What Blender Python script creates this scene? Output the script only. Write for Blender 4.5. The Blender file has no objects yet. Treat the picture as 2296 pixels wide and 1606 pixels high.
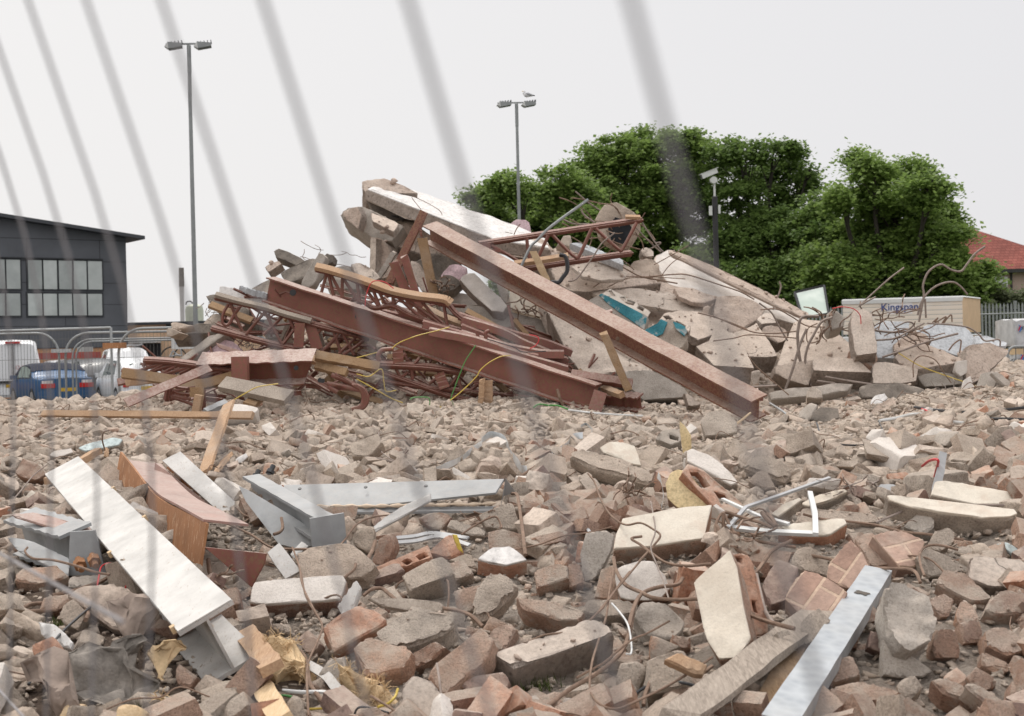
import bpy,bmesh,math,random
import numpy as np
from mathutils import Vector,Matrix,geometry
random.seed(7); RNG=np.random.default_rng(7)
C=bpy.context.scene.collection
S=bpy.context.scene
# ------------------------------------------------------------------ camera
F=3154.0; U0,V0=1148.0,803.0          # focal length in picture units (picture 2296 wide)
CAM=Vector((0,0,1.6)); PITCH=math.radians(0.24); ROLL=math.radians(1.35)
fwd=Vector((0,math.cos(PITCH),-math.sin(PITCH)))
r0=Vector((1,0,0)); u0=r0.cross(fwd)
RT=r0*math.cos(ROLL) - u0*math.sin(ROLL); UP=u0*math.cos(ROLL) + r0*math.sin(ROLL)
cd=bpy.data.cameras.new('camera'); co=bpy.data.objects.new('camera', cd); C.objects.link(co)
cd.sensor_width=36; cd.lens=36*F/2296; cd.clip_start=.02; cd.clip_end=2000
co.matrix_world=Matrix(((RT.x,UP.x,-fwd.x,CAM.x),(RT.y,UP.y,-fwd.y,CAM.y),(RT.z,UP.z,-fwd.z,CAM.z),(0,0,0,1)))
cd.dof.use_dof=True; cd.dof.focus_distance=7.2; cd.dof.aperture_fstop=7.6
S.camera=co
# ------------------------------------------------------------------ sky and sun (bright overcast)
W=bpy.data.worlds.new('World'); S.world=W; W.use_nodes=True
nt=W.node_tree; nt.nodes.clear(); N=nt.nodes.new; L=nt.links.new
out=N('ShaderNodeOutputWorld'); bg=N('ShaderNodeBackground'); bg.inputs[1].default_value=.077
sky=N('ShaderNodeTexSky'); sky.sky_type='NISHITA'; sky.sun_disc=False
SUN_EL,SUN_AZ=math.radians(58),math.radians(-25)      # azimuth from +Y towards +X
sky.sun_elevation=SUN_EL; sky.sun_rotation=SUN_AZ; sky.dust_density=6; sky.air_density=1.0; sky.ozone_density=1
tc=N('ShaderNodeTexCoord'); sx=N('ShaderNodeSeparateXYZ'); L(tc.outputs['Generated'],sx.inputs[0])
cr=N('ShaderNodeMapRange'); cr.inputs[1].default_value=-.45; cr.inputs[2].default_value=.45; L(sx.outputs[0],cr.inputs[0])
mc=N('ShaderNodeMix'); mc.data_type='RGBA'; L(cr.outputs[0],mc.inputs[0])
mc.inputs[6].default_value=(9.1,8.95,8.85,1); mc.inputs[7].default_value=(8.0,7.95,8.15,1)   # cloud layer,whiter to the left
mx=N('ShaderNodeMix'); mx.data_type='RGBA'; mx.inputs[0].default_value=.95
ze=N('ShaderNodeMapRange'); ze.inputs[1].default_value=.28; ze.inputs[2].default_value=1; ze.inputs[3].default_value=1; ze.inputs[4].default_value=2.2; L(sx.outputs[2],ze.inputs[0])      # an overcast sky is brightest overhead
zm=N('ShaderNodeVectorMath'); zm.operation='SCALE'; L(mc.outputs[2],zm.inputs[0]); L(ze.outputs[0],zm.inputs[3])
L(sky.outputs[0],mx.inputs[6]); L(zm.outputs[0],mx.inputs[7]); L(mx.outputs[2],bg.inputs[0]); L(bg.outputs[0],out.inputs[0])
sl=bpy.data.lights.new('sun', 'SUN'); sl.energy=1.2; sl.angle=math.radians(14); sl.color=(1,.95,.88)
so=bpy.data.objects.new('sun', sl); C.objects.link(so)
sd=Vector((math.sin(SUN_AZ)*math.cos(SUN_EL),math.cos(SUN_AZ)*math.cos(SUN_EL),math.sin(SUN_EL)))
so.rotation_euler=sd.to_track_quat('Z', 'Y').to_euler(); so.location=(0,0,30)
S.view_settings.view_transform='Standard'; S.view_settings.look='None'; S.view_settings.exposure=.4; S.view_settings.gamma=1
# ------------------------------------------------------------------ picture points -> places in the world
REG=dict(V=(0,0,2441),A=(0,500,700),B=(600,400,700),C=(1100,400,700),D=(1700,500,741),E=(0,1000,700),F=(500,1000,700),
           G=(1100,1000,700),H=(1700,1000,741),I=(0,1300,600),J=(550,1300,600),K=(1100,1300,600),L=(1700,1260,741),
           M=(0,750,500),N=(280,800,400),O=(480,650,400),P=(850,780,450),Q=(1250,780,600),R=(2200,650,357.4),
           S=(0,0,900),T=(0,780,250),U=(1640,400,429.2))
def uv(R,x,y):
    a,b,w=REG[R]; k=w/2296*.9406
    return a*.9406 + x*k,b*.9406 + y*k
def ray(u,v): return fwd + RT*((u-U0)/F) - UP*((v-V0)/F)
def at(R,x,y,d): u,v=uv(R,x,y); return CAM + ray(u,v)*d
def pix(p):
    q=Vector(p) - CAM; z=q.dot(fwd)
    return U0 + F*q.dot(RT)/z,V0 - F*q.dot(UP)/z,z
# value noise ------------------------------------------------------
LAT=RNG.random((32,32,32))*2-1
def vnoise(p):
    p=np.asarray(p,float); i=np.floor(p).astype(int); f=p-i; f=f*f*(3-2*f); i &= 31; j=(i+1) & 31
    x,y,z=f[..., 0],f[..., 1],f[..., 2]
    def g(a,b,c): return LAT[a,b,c]
    X0,Y0,Z0,X1,Y1,Z1=i[..., 0],i[..., 1],i[..., 2],j[..., 0],j[..., 1],j[..., 2]
    c00=g(X0,Y0,Z0)*(1-x)+g(X1,Y0,Z0)*x; c10=g(X0,Y1,Z0)*(1-x)+g(X1,Y1,Z0)*x
    c01=g(X0,Y0,Z1)*(1-x)+g(X1,Y0,Z1)*x; c11=g(X0,Y1,Z1)*(1-x)+g(X1,Y1,Z1)*x
    return (c00*(1-y)+c10*y)*(1-z)+(c01*(1-y)+c11*y)*z
def fbm(p,oct=3):
    p=np.asarray(p,float); s=0; a=1.
    for k in range(oct): s=s + a*vnoise(p*(2.03**k)+k*7.7); a *= .5
    return s
# lie of the rubble ------------------------------------------------
HY=[0,2.5,3.5,4,5,6,8.5,10,11,12.5,13.5]; HZ=[.2,.42,.5,.57,.68,.78,.95,1.04,1.1,1.16,1.2]
SX=[-5,-3.4,-2,0,2.4,3.5,5]; SZ=[-.1,-.03,.05,.0,-.06,-.01,.04]
MX=[-4.2,-3.3,-2.5,-1.5,0,1.7,3.0,4.6,6]; MZ=[0,.25,.75,.8,1.0,.75,.3,.1,0]
def ter(x,y):
    x=np.asarray(x,float); y=np.asarray(y,float)
    near=np.interp(y,HY,HZ) + np.interp(x,SX,SZ)*np.clip((y-8)/3,0,1)
    wl=np.clip((x+2.5)/3,0,1)                       # the heap reaches farther back on the right
    yend=15.2+3.8*wl; ye2=19+4*wl
    back=np.clip((y-yend)/(ye2-yend),0,1); back=back*back*(3-2*back)
    z=near*(1-back)
    side=np.clip((np.abs(x)-11)/5,0,1); z=z*(1-side*side*(3-2*side))
    m=np.interp(x,MX,MZ)*np.exp(-((y-16.2)/1.15)**2)
    p=np.stack([x*.55,y*.55,x*0+3.3],-1); q=np.stack([x*1.9,y*1.9,x*0+8.3],-1)
    nz=.11*vnoise(p)+.045*vnoise(q)
    return z + m + nz*np.clip(z*1.5,0,1)
def tz(x,y): return float(ter(x,y))
def tdepth(u,v,off=0., dmax=24):
    r=ray(u,v); d=2.2
    while d < dmax:
        p=CAM + r*d
        if p.z <= tz(p.x,p.y)+off: return d
        d+=.04
    return d
def tp(R,x,y,off=0.): u,v=uv(R,x,y); return CAM + ray(u,v)*tdepth(u,v,off)
# screen map of the hand-placed pieces,so the random rubble keeps off them
MASK=np.zeros((402,574),np.float32)
def mark(pts3,grow=0):
    P=[pix(p) for p in pts3]; z=min(p[2] for p in P); q=[(p[0]/4,p[1]/4) for p in P]
    for yy in range(max(0,int(min(p[1] for p in q))-1),min(402,int(max(p[1] for p in q))+2)):
        xs=[]
        for (x0,y0),(x1,y1) in zip(q,q[1:]+q[:1]):
            if (y0 <= yy+.5) != (y1 <= yy+.5): xs.append(x0+(yy+.5-y0)*(x1-x0)/(y1-y0))
        xs.sort()
        for a,b in zip(xs[::2],xs[1::2]):
            a=max(0,int(a)-grow); b=min(574,int(b)+1+grow)
            if b > a: MASK[yy,a:b]=np.maximum(MASK[yy,a:b],z)
# ------------------------------------------------------------------ tagging
def tag(o,label=None,cat=None,group=None,kind=None):
    if label: o['label']=label
    if cat: o['category']=cat
    if group: o['group']=group
    if kind: o['kind']=kind
    return o
def empty(name,loc,label,cat,group=None):
    o=bpy.data.objects.new(name,None); C.objects.link(o); o.location=loc; o.empty_display_size=.1
    bpy.context.view_layer.update()
    return tag(o,label,cat,group)
def wloc(o):
    p=Vector(o.location)
    while o.parent: o=o.parent; p=p + Vector(o.location)
    return p
def mesh_obj(name,v,f,mat,parent=None,smooth=None,loc=None):
    v=np.asarray(v,float).reshape(-1,3)
    if parent is not None: org=np.array(wloc(parent))
    elif loc is not None: org=np.array(loc)
    else: org=np.array([v[:, 0].mean(),v[:, 1].mean(),v[:, 2].min()])
    me=bpy.data.meshes.new(name)
    if isinstance(f,np.ndarray):
        k=f.shape[1]; me.vertices.add(len(v)); me.vertices.foreach_set('co', (v-org).ravel())
        me.loops.add(f.size); me.loops.foreach_set('vertex_index', f.ravel().astype(np.int32))
        me.polygons.add(len(f)); me.polygons.foreach_set('loop_start', np.arange(0,f.size,k,dtype=np.int32))
        me.update(calc_edges=True)
    else:
        me.from_pydata((v-org).tolist(),[],f); me.update()
    me.materials.append(mat)
    if smooth is not None:
        me.polygons.foreach_set('use_smooth', np.ones(len(me.polygons),bool)); me.set_sharp_from_angle(angle=math.radians(smooth))
    o=bpy.data.objects.new(name,me); C.objects.link(o)
    if parent is not None: o.parent=parent
    else: o.location=org
    return o
class MB:
    def __init__(s): s.v=[]; s.f=[]
    def add(s,v,f):
        n=len(s.v); s.v+=[tuple(p) for p in v]; s.f+=[tuple(i+n for i in q) for q in f]; return s
    def obox(s,c,ax,ay,az):
        c,ax,ay,az=map(Vector,(c,ax,ay,az)); P=[]
        for k in (-1,1):
            for j,i in ((-1,-1),(-1,1),(1,1),(1,-1)): P.append(c+ax*i+ay*j+az*k)
        F_=[(0,3,2,1),(4,5,6,7),(0,1,5,4),(1,2,6,5),(2,3,7,6),(3,0,4,7)]
        if ax.cross(ay).dot(az) < 0: F_=[q[::-1] for q in F_]
        return s.add(P,F_)
    def box(s,x0,x1,y0,y1,z0,z1):
        return s.obox(((x0+x1)/2,(y0+y1)/2,(z0+z1)/2),((x1-x0)/2,0,0),(0,(y1-y0)/2,0),(0,0,(z1-z0)/2))
    def bar(s,A,B,w,h,up=(0,0,1)):
        A,B,up=Vector(A),Vector(B),Vector(up); d=(B-A); l=d.length; d.normalize()
        sd_=d.cross(up).normalized(); u_=sd_.cross(d)
        return s.obox((A+B)/2,d*l/2,sd_*w/2,u_*h/2)
    def tube(s,pts,r,n=6,cap=True):
        pts=[Vector(p) for p in pts]; rs=r if isinstance(r,(list,tuple)) else [r]*len(pts); V_=[]; F_=[]; ref=None
        for i,p in enumerate(pts):
            t=(pts[min(i+1,len(pts)-1)]-pts[max(i-1,0)]); t=t.normalized() if t.length > 1e-9 else Vector((0,0,1))
            if ref is None: ref=t.orthogonal().normalized()
            a=(ref - t*ref.dot(t)); a=a.normalized() if a.length > 1e-6 else t.orthogonal().normalized(); ref=a; b=t.cross(a)
            for k in range(n): th=2*math.pi*k/n; V_.append(p+(a*math.cos(th)+b*math.sin(th))*rs[i])
        for i in range(len(pts)-1):
            for k in range(n): k2=(k+1) % n; F_.append((i*n+k,i*n+k2,(i+1)*n+k2,(i+1)*n+k))
        if cap: F_.append(tuple(range(n-1,-1,-1))); F_.append(tuple((len(pts)-1)*n+k for k in range(n)))
        return s.add(V_,F_)
    def extrude(s,sec,A,B,sd_,u_):
        """section [(x,y)] swept from A to B; x along sd_,y along u_"""
        n=len(sec); V_=[Vector(A)+sd_*x+u_*y for x,y in sec]+[Vector(B)+sd_*x+u_*y for x,y in sec]
        F_=[(i,(i+1) % n,n+(i+1) % n,n+i) for i in range(n)]+[tuple(range(n-1,-1,-1)),tuple(range(n,2*n))]
        return s.add(V_,F_)
    def build(s,name,mat,parent=None,smooth=None,loc=None): return mesh_obj(name,s.v,s.f,mat,parent,smooth,loc)
def frame(A,B,up):
    d=(Vector(B)-Vector(A)).normalized(); sd_=d.cross(Vector(up)).normalized(); return d,sd_,sd_.cross(d)
def smoothpath(pts,k=6):
    pts=[Vector(p) for p in pts]
    if len(pts) < 3: return pts
    o=[]
    P=[pts[0]*2-pts[1]]+pts+[pts[-1]*2-pts[-2]]
    for i in range(1,len(P)-2):
        for j in range(k):
            t=j/k; a,b,c,d=P[i-1:i+3]
            o.append(.5*((2*b)+(c-a)*t+(2*a-5*b+4*c-d)*t*t+(-a+3*b-3*c+d)*t**3))
    o.append(pts[-1]); return o
# ------------------------------------------------------------------ materials
class NT:
    def __init__(s,name,rough=.9,metal=0., spec=.3):
        s.m=bpy.data.materials.new(name); s.m.use_nodes=True; s.t=s.m.node_tree; s.b=s.t.nodes['Principled BSDF']
        s.b.inputs['Roughness'].default_value=rough; s.b.inputs['Metallic'].default_value=metal; s.b.inputs['Specular IOR Level'].default_value=spec
        s._co=None
    def n(s,t): return s.t.nodes.new(t)
    def l(s,a,b): s.t.links.new(a,b)
    def co(s,isl=False):
        if s._co is None:
            tc=s.n('ShaderNodeNewGeometry'); oi=s.n('ShaderNodeObjectInfo'); m=s.n('ShaderNodeMath'); m.operation='MULTIPLY'; m.inputs[1].default_value=37
            s.l(oi.outputs['Random'],m.inputs[0]); a=s.n('ShaderNodeVectorMath'); a.operation='ADD'
            s.l(tc.outputs['Position'],a.inputs[0]); s.l(m.outputs[0],a.inputs[1]); s._co=a.outputs[0]
            g=s.n('ShaderNodeNewGeometry'); ad=s.n('ShaderNodeMath'); ad.operation='ADD'; fr=s.n('ShaderNodeMath'); fr.operation='FRACT'
            s.l(oi.outputs['Random'],ad.inputs[0]); s.l(g.outputs['Random Per Island'],ad.inputs[1]); s.l(ad.outputs[0],fr.inputs[0]); s.rnd=fr.outputs[0]
            s.geo=g
        return s._co
    def noise(s,scale,detail=4,rough=.6,vec=None,dist=0):
        n=s.n('ShaderNodeTexNoise'); n.inputs['Scale'].default_value=scale; n.inputs['Detail'].default_value=detail
        n.inputs['Roughness'].default_value=rough; n.inputs['Distortion'].default_value=dist; s.l(vec or s.co(),n.inputs['Vector']); return n.outputs[0]
    def vor(s,scale,feat='F1', vec=None):
        n=s.n('ShaderNodeTexVoronoi'); n.feature=feat; n.inputs['Scale'].default_value=scale; s.l(vec or s.co(),n.inputs['Vector']); return n.outputs[0]
    def ramp(s,fac,stops):
        r=s.n('ShaderNodeValToRGB'); e=r.color_ramp.elements
        while len(e) < len(stops): e.new(.5)
        for i,(p,c) in enumerate(stops): e[i].position=p; e[i].color=(*c,1) if len(c)==3 else c
        s.l(fac,r.inputs[0]); return r.outputs[0]
    def g(s, *v): return (v[0],)*3
    def mix(s,f,a,b,mode='MIX'):
        m=s.n('ShaderNodeMix'); m.data_type='RGBA'; m.blend_type=mode
        for k,x in ((0,f),(6,a),(7,b)):
            if hasattr(x, 'links'): s.l(x,m.inputs[k])
            else: m.inputs[k].default_value=x if k==0 else (*x,1)
        return m.outputs[2]
    def scale(s,vec):
        m=s.n('ShaderNodeVectorMath'); m.operation='MULTIPLY'; s.l(s.co(),m.inputs[0]); m.inputs[1].default_value=vec; return m.outputs[0]
    def bump(s,h,st=.4,dist=.01,nrm=None):
        b=s.n('ShaderNodeBump'); b.inputs['Strength'].default_value=st; b.inputs['Distance'].default_value=dist; s.l(h,b.inputs['Height'])
        if nrm: s.l(nrm,b.inputs['Normal'])
        return b.outputs[0]
    def done(s,col,nrm=None,rough=None):
        if hasattr(col, 'links'): s.l(col,s.b.inputs['Base Color'])
        else: s.b.inputs['Base Color'].default_value=(*col,1)
        if nrm: s.l(nrm,s.b.inputs['Normal'])
        if rough: s.l(rough,s.b.inputs['Roughness'])
        return s.m
def k3(x): return (x,x,x)
def stone(name,dark,light,tints,fine=90,bump=.5,pit=.5,bumpd=.006,stain=None,dust=0,crack=0,grain=1.):
    """broken masonry: large patches,fine grain,pits,and one tint per piece"""
    t=NT(name,.95,0,.15); co=t.co()
    c=t.ramp(t.noise(7,6,.65),[(.3,dark),(.7,light)])
    if name=='crushed_rubble_dust':      # dark earth shows at the near left
        sp=t.n('ShaderNodeSeparateXYZ'); tq=t.n('ShaderNodeTexCoord'); t.l(tq.outputs['Object'],sp.inputs[0]); e=t.n('ShaderNodeMath'); e.operation='MULTIPLY_ADD'; e.inputs[1].default_value=.5; t.l(sp.outputs[1],e.inputs[0]); t.l(sp.outputs[0],e.inputs[2])
        f_=t.n('ShaderNodeMath'); f_.operation='MULTIPLY_ADD'; f_.inputs[1].default_value=1.2; t.l(t.noise(2.2,4,.6),f_.inputs[0]); t.l(e.outputs[0],f_.inputs[2]); mr=t.n('ShaderNodeMapRange'); mr.inputs[1].default_value=1.9; mr.inputs[2].default_value=2.4; t.l(f_.outputs[0],mr.inputs[0])
        c=t.mix(mr.outputs[0],(.15,.11,.085),c)
    st=[(i/(len(tints)-1) if len(tints) > 1 else 0,x) for i,x in enumerate(tints)]
    c=t.mix(1., c,t.ramp(t.rnd,st), 'MULTIPLY')
    gr=t.noise(fine,3,.7); c=t.mix(1., c,t.ramp(gr,[(.25,k3(1-.38*grain)),(.5,k3(1.)),(.8,k3(1+.25*grain))]), 'MULTIPLY')
    v=t.vor(fine*.45); pits=t.ramp(v,[(.0,k3(1-pit)),(.22,k3(1.))]); c=t.mix(1., c,pits, 'MULTIPLY')
    if stain: c=t.mix(t.ramp(t.noise(4.3,5,.7),[(.52,k3(0)),(.62,k3(1))]),c,stain)
    if dust:      # settled masonry dust on faces that look up
        sp=t.n('ShaderNodeSeparateXYZ'); t.l(t.geo.outputs['Normal'],sp.inputs[0]); u=t.n('ShaderNodeMapRange'); u.inputs[1].default_value=.25; u.inputs[2].default_value=.9; t.l(sp.outputs[2],u.inputs[0])
        m=t.n('ShaderNodeMath'); m.operation='MULTIPLY'; t.l(u.outputs[0],m.inputs[0]); t.l(t.ramp(t.noise(13,5,.7),[(.35,k3(dust*.5)),(.6,k3(min(1,dust*1.4)))]),m.inputs[1]); c=t.mix(m.outputs[0],c,(.56,.47,.39))
    n1=t.bump(t.noise(24,8,.8),bump,bumpd*4)
    if crack:
        av=t.n('ShaderNodeVectorMath'); av.operation='ADD'; nz=t.n('ShaderNodeTexNoise'); nz.inputs['Scale'].default_value=3; nz.inputs['Detail'].default_value=4; t.l(co,nz.inputs['Vector']); t.l(co,av.inputs[0]); t.l(nz.outputs[1],av.inputs[1])
        ck=t.ramp(t.vor(crack, 'DISTANCE_TO_EDGE', av.outputs[0]),[(0,k3(.45)),(.008,k3(1))]); ck=t.mix(t.ramp(t.noise(1.4,3,.5),[(.5,k3(0)),(.6,k3(1))]),(1,1,1),ck); c=t.mix(1., c,ck, 'MULTIPLY'); n1=t.bump(ck,.8,.02,n1)
    n2=t.bump(gr,bump,bumpd,n1); n3=t.bump(pits,bump*.6,bumpd*.6,n2)
    return t.done(c,n3)
M={}
DT=[(1., .95,.9),(.93,.9,.87),(1.06,.98,.9),(.85,.81,.77),(1.12,1.06,.99),(1.02,.92,.85),(.96,.94,.91)]
M['conc']=stone('dusty_concrete', (.37,.315,.27),(.65,.58,.51),DT,fine=130,dust=.4,bump=.8,bumpd=.008,grain=1.1)
M['conc_far']=stone('dusty_concrete_coarse', (.35,.295,.25),(.62,.55,.48),DT,fine=45,bump=.8,dust=.25)
M['soil']=stone('crushed_rubble_dust', (.27,.22,.18),(.49,.42,.355),[(1,1,1),(1,1,1)],fine=55,bump=.9,bumpd=.012)
M['slab']=stone('cast_concrete', (.43,.36,.305),(.61,.53,.46),[(1,1,1),(.95,.93,.91),(1.04,1., .97)],fine=60,bump=.35,pit=.3,dust=.3,crack=.9)
M['sidec']=stone('broken_concrete_edge', (.36,.285,.235),(.6,.51,.44),[(1,1,1),(.9,.87,.85)],fine=38,bump=1., pit=.7,bumpd=.012)
M['greyconc']=stone('grey_concrete', (.33,.295,.255),(.5,.45,.4),[(1,1,1),(.85,.84,.83)],fine=120,bump=.4,pit=.4,dust=.35)
M['pink']=stone('broken_pink_concrete', (.45,.35,.285),(.64,.53,.45),[(1,1,1),(.94,.9,.88)],fine=50,bump=.8,dust=.4,crack=1.3)
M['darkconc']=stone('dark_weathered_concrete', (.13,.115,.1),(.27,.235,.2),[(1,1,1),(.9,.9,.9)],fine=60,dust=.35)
M['whitetop']=stone('white_roof_coating', (.6,.57,.54),(.7,.675,.65),[(1,1,1),(1,1,1)],fine=30,bump=.1,pit=0)
M['cream']=stone('cream_painted_plaster', (.6,.53,.44),(.74,.68,.58),[(1,1,1),(.95,.95,.96),(1.03,1,.97)],fine=110,bump=.2,pit=.05,stain=(.6,.51,.42),grain=.3)
M['yellow']=stone('ochre_painted_plaster', (.56,.43,.24),(.66,.53,.32),[(1,1,1),(.97,.97,.97)],fine=70,bump=.25,pit=.15)
M['palecap']=stone('pale_plaster_skim', (.55,.5,.45),(.7,.65,.6),[(1,1,1),(.97,.96,.95)],fine=110,bump=.3,pit=.15,grain=.5)
BT=[(1,1,1),(1.08,1.06,1.02),(.6,.54,.54),(1.05,.93,.84),(.85,.86,.88),(1.12,1.12,1.1),(.75,.66,.62),(.95,1,1.02)]
M['brick']=stone('old_brick', (.37,.23,.165),(.66,.465,.365),BT,fine=130,bump=.8,bumpd=.008,grain=1.1,stain=(.53,.44,.365),dust=.62)
M['redbrick']=stone('red_brick', (.38,.185,.12),(.56,.33,.235),[(1,1,1),(.9,.85,.8)],fine=80,stain=(.5,.38,.3),dust=.45)
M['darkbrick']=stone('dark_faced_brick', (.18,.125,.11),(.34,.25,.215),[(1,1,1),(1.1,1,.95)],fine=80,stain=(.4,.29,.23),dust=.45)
M['bluepaint']=stone('blue_paint', (.035,.15,.185),(.07,.24,.28),[(1,1,1),(1,1,1)],fine=60,bump=.2,pit=.1,stain=(.42,.4,.37))
M['lilac']=stone('lilac_painted_concrete', (.5,.36,.38),(.62,.47,.49),[(1,1,1),(1,1,1)],fine=50,bump=.2)
M['foam']=stone('pale_blue_grey_board', (.42,.43,.44),(.53,.54,.55),[(1,1,1),(.97,.97,.97)],fine=40,bump=.15,pit=0)
M['aerated']=stone('blueish_plaster', (.45,.53,.53),(.62,.68,.66),[(1,1,1),(1,1,1)],fine=50)
def masonry():
    t=NT('brick_masonry', .95,0,.15); co=t.co(); br=t.n('ShaderNodeTexBrick')
    sp=t.n('ShaderNodeTexCoord')
    t.l(sp.outputs['UV'],br.inputs['Vector'])
    br.inputs['Scale'].default_value=1; br.inputs['Brick Width'].default_value=.2; br.inputs['Row Height'].default_value=.075
    br.inputs['Mortar Size'].default_value=.006; br.inputs['Mortar Smooth'].default_value=.3
    br.inputs['Color1'].default_value=(.36,.24,.19,1); br.inputs['Color2'].default_value=(.46,.33,.27,1); br.inputs['Mortar'].default_value=(.58,.44,.34,1)
    c=t.mix(1., br.outputs[0],t.ramp(t.noise(14,6,.7),[(.25,k3(.65)),(.75,(1.35,1.3,1.25))]), 'MULTIPLY')
    c=t.mix(t.ramp(t.noise(5,5,.7),[(.5,k3(0)),(.7,k3(.8))]),c,(.5,.39,.32))
    n=t.bump(t.noise(60,4,.7),.5,.008,t.bump(br.outputs[1],.6,-.008)); return t.done(c,n)
M['masonry']=masonry()
def paintsteel(name,base,rust,amount=.55,dust=None,dusta=.5,rough=.6,streak=(6,6,6)):
    t=NT(name,rough,0,.4); co=t.co()
    c=t.mix(1., base,t.ramp(t.noise(5,5,.6),[(.3,k3(.75)),(.7,k3(1.2))]), 'MULTIPLY')
    r=t.ramp(t.noise(9,7,.75,t.scale(streak)),[(amount,k3(0)),(amount+.06,k3(1))]); c=t.mix(r,c,rust)
    if dust:      # dust lies where the surface faces up
        sp=t.n('ShaderNodeSeparateXYZ'); t.l(t.geo.outputs['Normal'],sp.inputs[0])
        u=t.n('ShaderNodeMapRange'); u.inputs[1].default_value=.1; u.inputs[2].default_value=.8; t.l(sp.outputs[2],u.inputs[0])
        m=t.n('ShaderNodeMath'); m.operation='MULTIPLY'; t.l(u.outputs[0],m.inputs[0]); t.l(t.ramp(t.noise(6,6,.7),[(.32,k3(dusta*.55)),(.6,k3(dusta*1.5))]),m.inputs[1])
        sk=t.mix(1., m.outputs[0],t.ramp(t.noise(42,5,.8),[(.38,k3(.35)),(.6,k3(1.15))]), 'MULTIPLY'); c=t.mix(sk,c,dust)
    return t.done(c,t.bump(t.noise(60,4,.7),.3,.004))
M['oxide']=paintsteel('red_oxide_steel', (.225,.082,.063),(.2,.105,.06),.5,(.43,.33,.28),.75)
M['oxide2']=paintsteel('rusty_red_beam_steel', (.19,.07,.053),(.25,.135,.08),.47,(.37,.27,.215),.75)
M['oxidebar']=paintsteel('dark_red_bar_steel', (.19,.07,.053),(.17,.085,.055),.5,(.34,.22,.18),.6)
M['pinksteel']=paintsteel('faded_pink_primer', (.34,.2,.165),(.28,.14,.07),.58,(.42,.33,.285),.6)
M['rust']=paintsteel('rust_plate', (.33,.155,.07),(.55,.36,.23),.56,None,0,.8,(12,1.2,1.2))
M['greysteel']=paintsteel('grey_painted_steel', (.3,.31,.315),(.22,.14,.09),.68,(.4,.37,.34),.3,.6)
M['whitesteel']=paintsteel('white_painted_steel', (.57,.55,.52),(.4,.34,.28),.6,None,0,.75,(10,2,10))
M['whitedirty']=paintsteel('worn_white_painted_steel', (.5,.48,.455),(.36,.3,.25),.57,None,0,.5,(14,3,14))
def galv():
    t=NT('galvanised_steel', .5,.35,.5); t.co(); v=t.vor(26)
    c=t.ramp(v,[(0,(.33,.35,.37)),(1,(.47,.49,.5))]); c=t.mix(t.ramp(t.noise(3,5,.6),[(.4,k3(0)),(.75,k3(.6))]),c,(.47,.45,.42))
    return t.done(c,t.bump(t.noise(30,3),.1,.003),t.ramp(t.noise(12,4),[(.3,k3(.35)),(.7,k3(.6))]))
M['galv']=galv()
def plain(name,col,rough=.6,metal=0,var=.15,sc=8,spec=.4,bump=.1):
    t=NT(name,rough,metal,spec); t.co()
    c=t.mix(1., col,t.ramp(t.noise(sc,5,.65),[(.25,k3(1-var)),(.75,k3(1+var))]), 'MULTIPLY')
    return t.done(c,t.bump(t.noise(sc*6,3),bump,.004))
M['rebar']=plain('rusty_rebar', (.22,.15,.11),.85,0,.35,25,.2,.6)
M['wire']=plain('bent_steel_wire', (.25,.2,.17),.7,.2,.3,25)
M['cable']=plain('black_cable', (.03,.03,.032),.5)
M['redwire']=plain('red_cable', (.55,.035,.04),.4)
M['yelwire']=plain('yellow_cable', (.55,.4,.07),.45)
M['grnwire']=plain('green_cable', (.07,.25,.06),.45)
M['whitepl']=plain('white_plastic', (.6,.6,.585),.45,0,.1,6)
M['alu']=plain('bare_aluminium', (.4,.4,.4),.6,.15,.15,10)
M['postgalv']=plain('weathered_galvanised_post', (.27,.28,.28),.55,.3,.2,5)
M['nearwire']=plain('grey_fence_wire', (.3,.28,.28),.6,.2)
M['herasw']=plain('galvanised_fence_wire', (.16,.16,.155),.5,.3)
def timber(name,a,b,sc=(3,3,3)):
    t=NT(name,.8,0,.2); t.co(); g=t.noise(9,5,.6,t.scale((14,1.5,14)),.8)
    c=t.ramp(g,[(.3,a),(.7,b)]); c=t.mix(t.ramp(t.noise(3,4),[(.5,k3(0)),(.75,k3(.45))]),c,(.42,.36,.3)); return t.done(c,t.bump(g,.4,.006))
M['timber']=timber('sawn_orange_timber', (.33,.2,.12),(.5,.34,.215))
M['timber2']=timber('brown_timber', (.22,.135,.075),(.38,.25,.14))
M['oldtimber']=timber('weathered_grey_timber', (.19,.155,.125),(.38,.32,.265))
M['palewood']=timber('pale_timber', (.5,.35,.2),(.66,.5,.32))
M['felt']=plain('dusty_roofing_felt', (.23,.205,.18),.95,0,.6,14,.1,.9)
M['felt2']=plain('dusty_brown_sacking', (.27,.215,.18),.95,0,.4,9,.1,.8)
M['wool']=plain('yellow_mineral_wool', (.62,.46,.28),.95,0,.45,14,.05,1)
M['foil']=plain('crumpled_foil_strip', (.6,.62,.63),.35,.4,.2,14)
M['leafm']=None
def leaf(name,a,b):
    t=NT(name,.55,0,.25); t.co(); c=t.ramp(t.rnd,[(0,a),(1,b)]); c=t.mix(t.ramp(t.noise(.55,3),[(.35,k3(0)),(.65,k3(.7))]),c,tuple(x*1.15 for x in b)); m=t.done(c)
    tr=t.n('ShaderNodeBsdfTranslucent'); t.l(c,tr.inputs[0]); mixs=t.n('ShaderNodeMixShader'); mixs.inputs[0].default_value=.5
    o=t.t.nodes['Material Output']; t.l(t.b.outputs[0],mixs.inputs[1]); t.l(tr.outputs[0],mixs.inputs[2]); t.l(mixs.outputs[0],o.inputs[0]); return m
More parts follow.
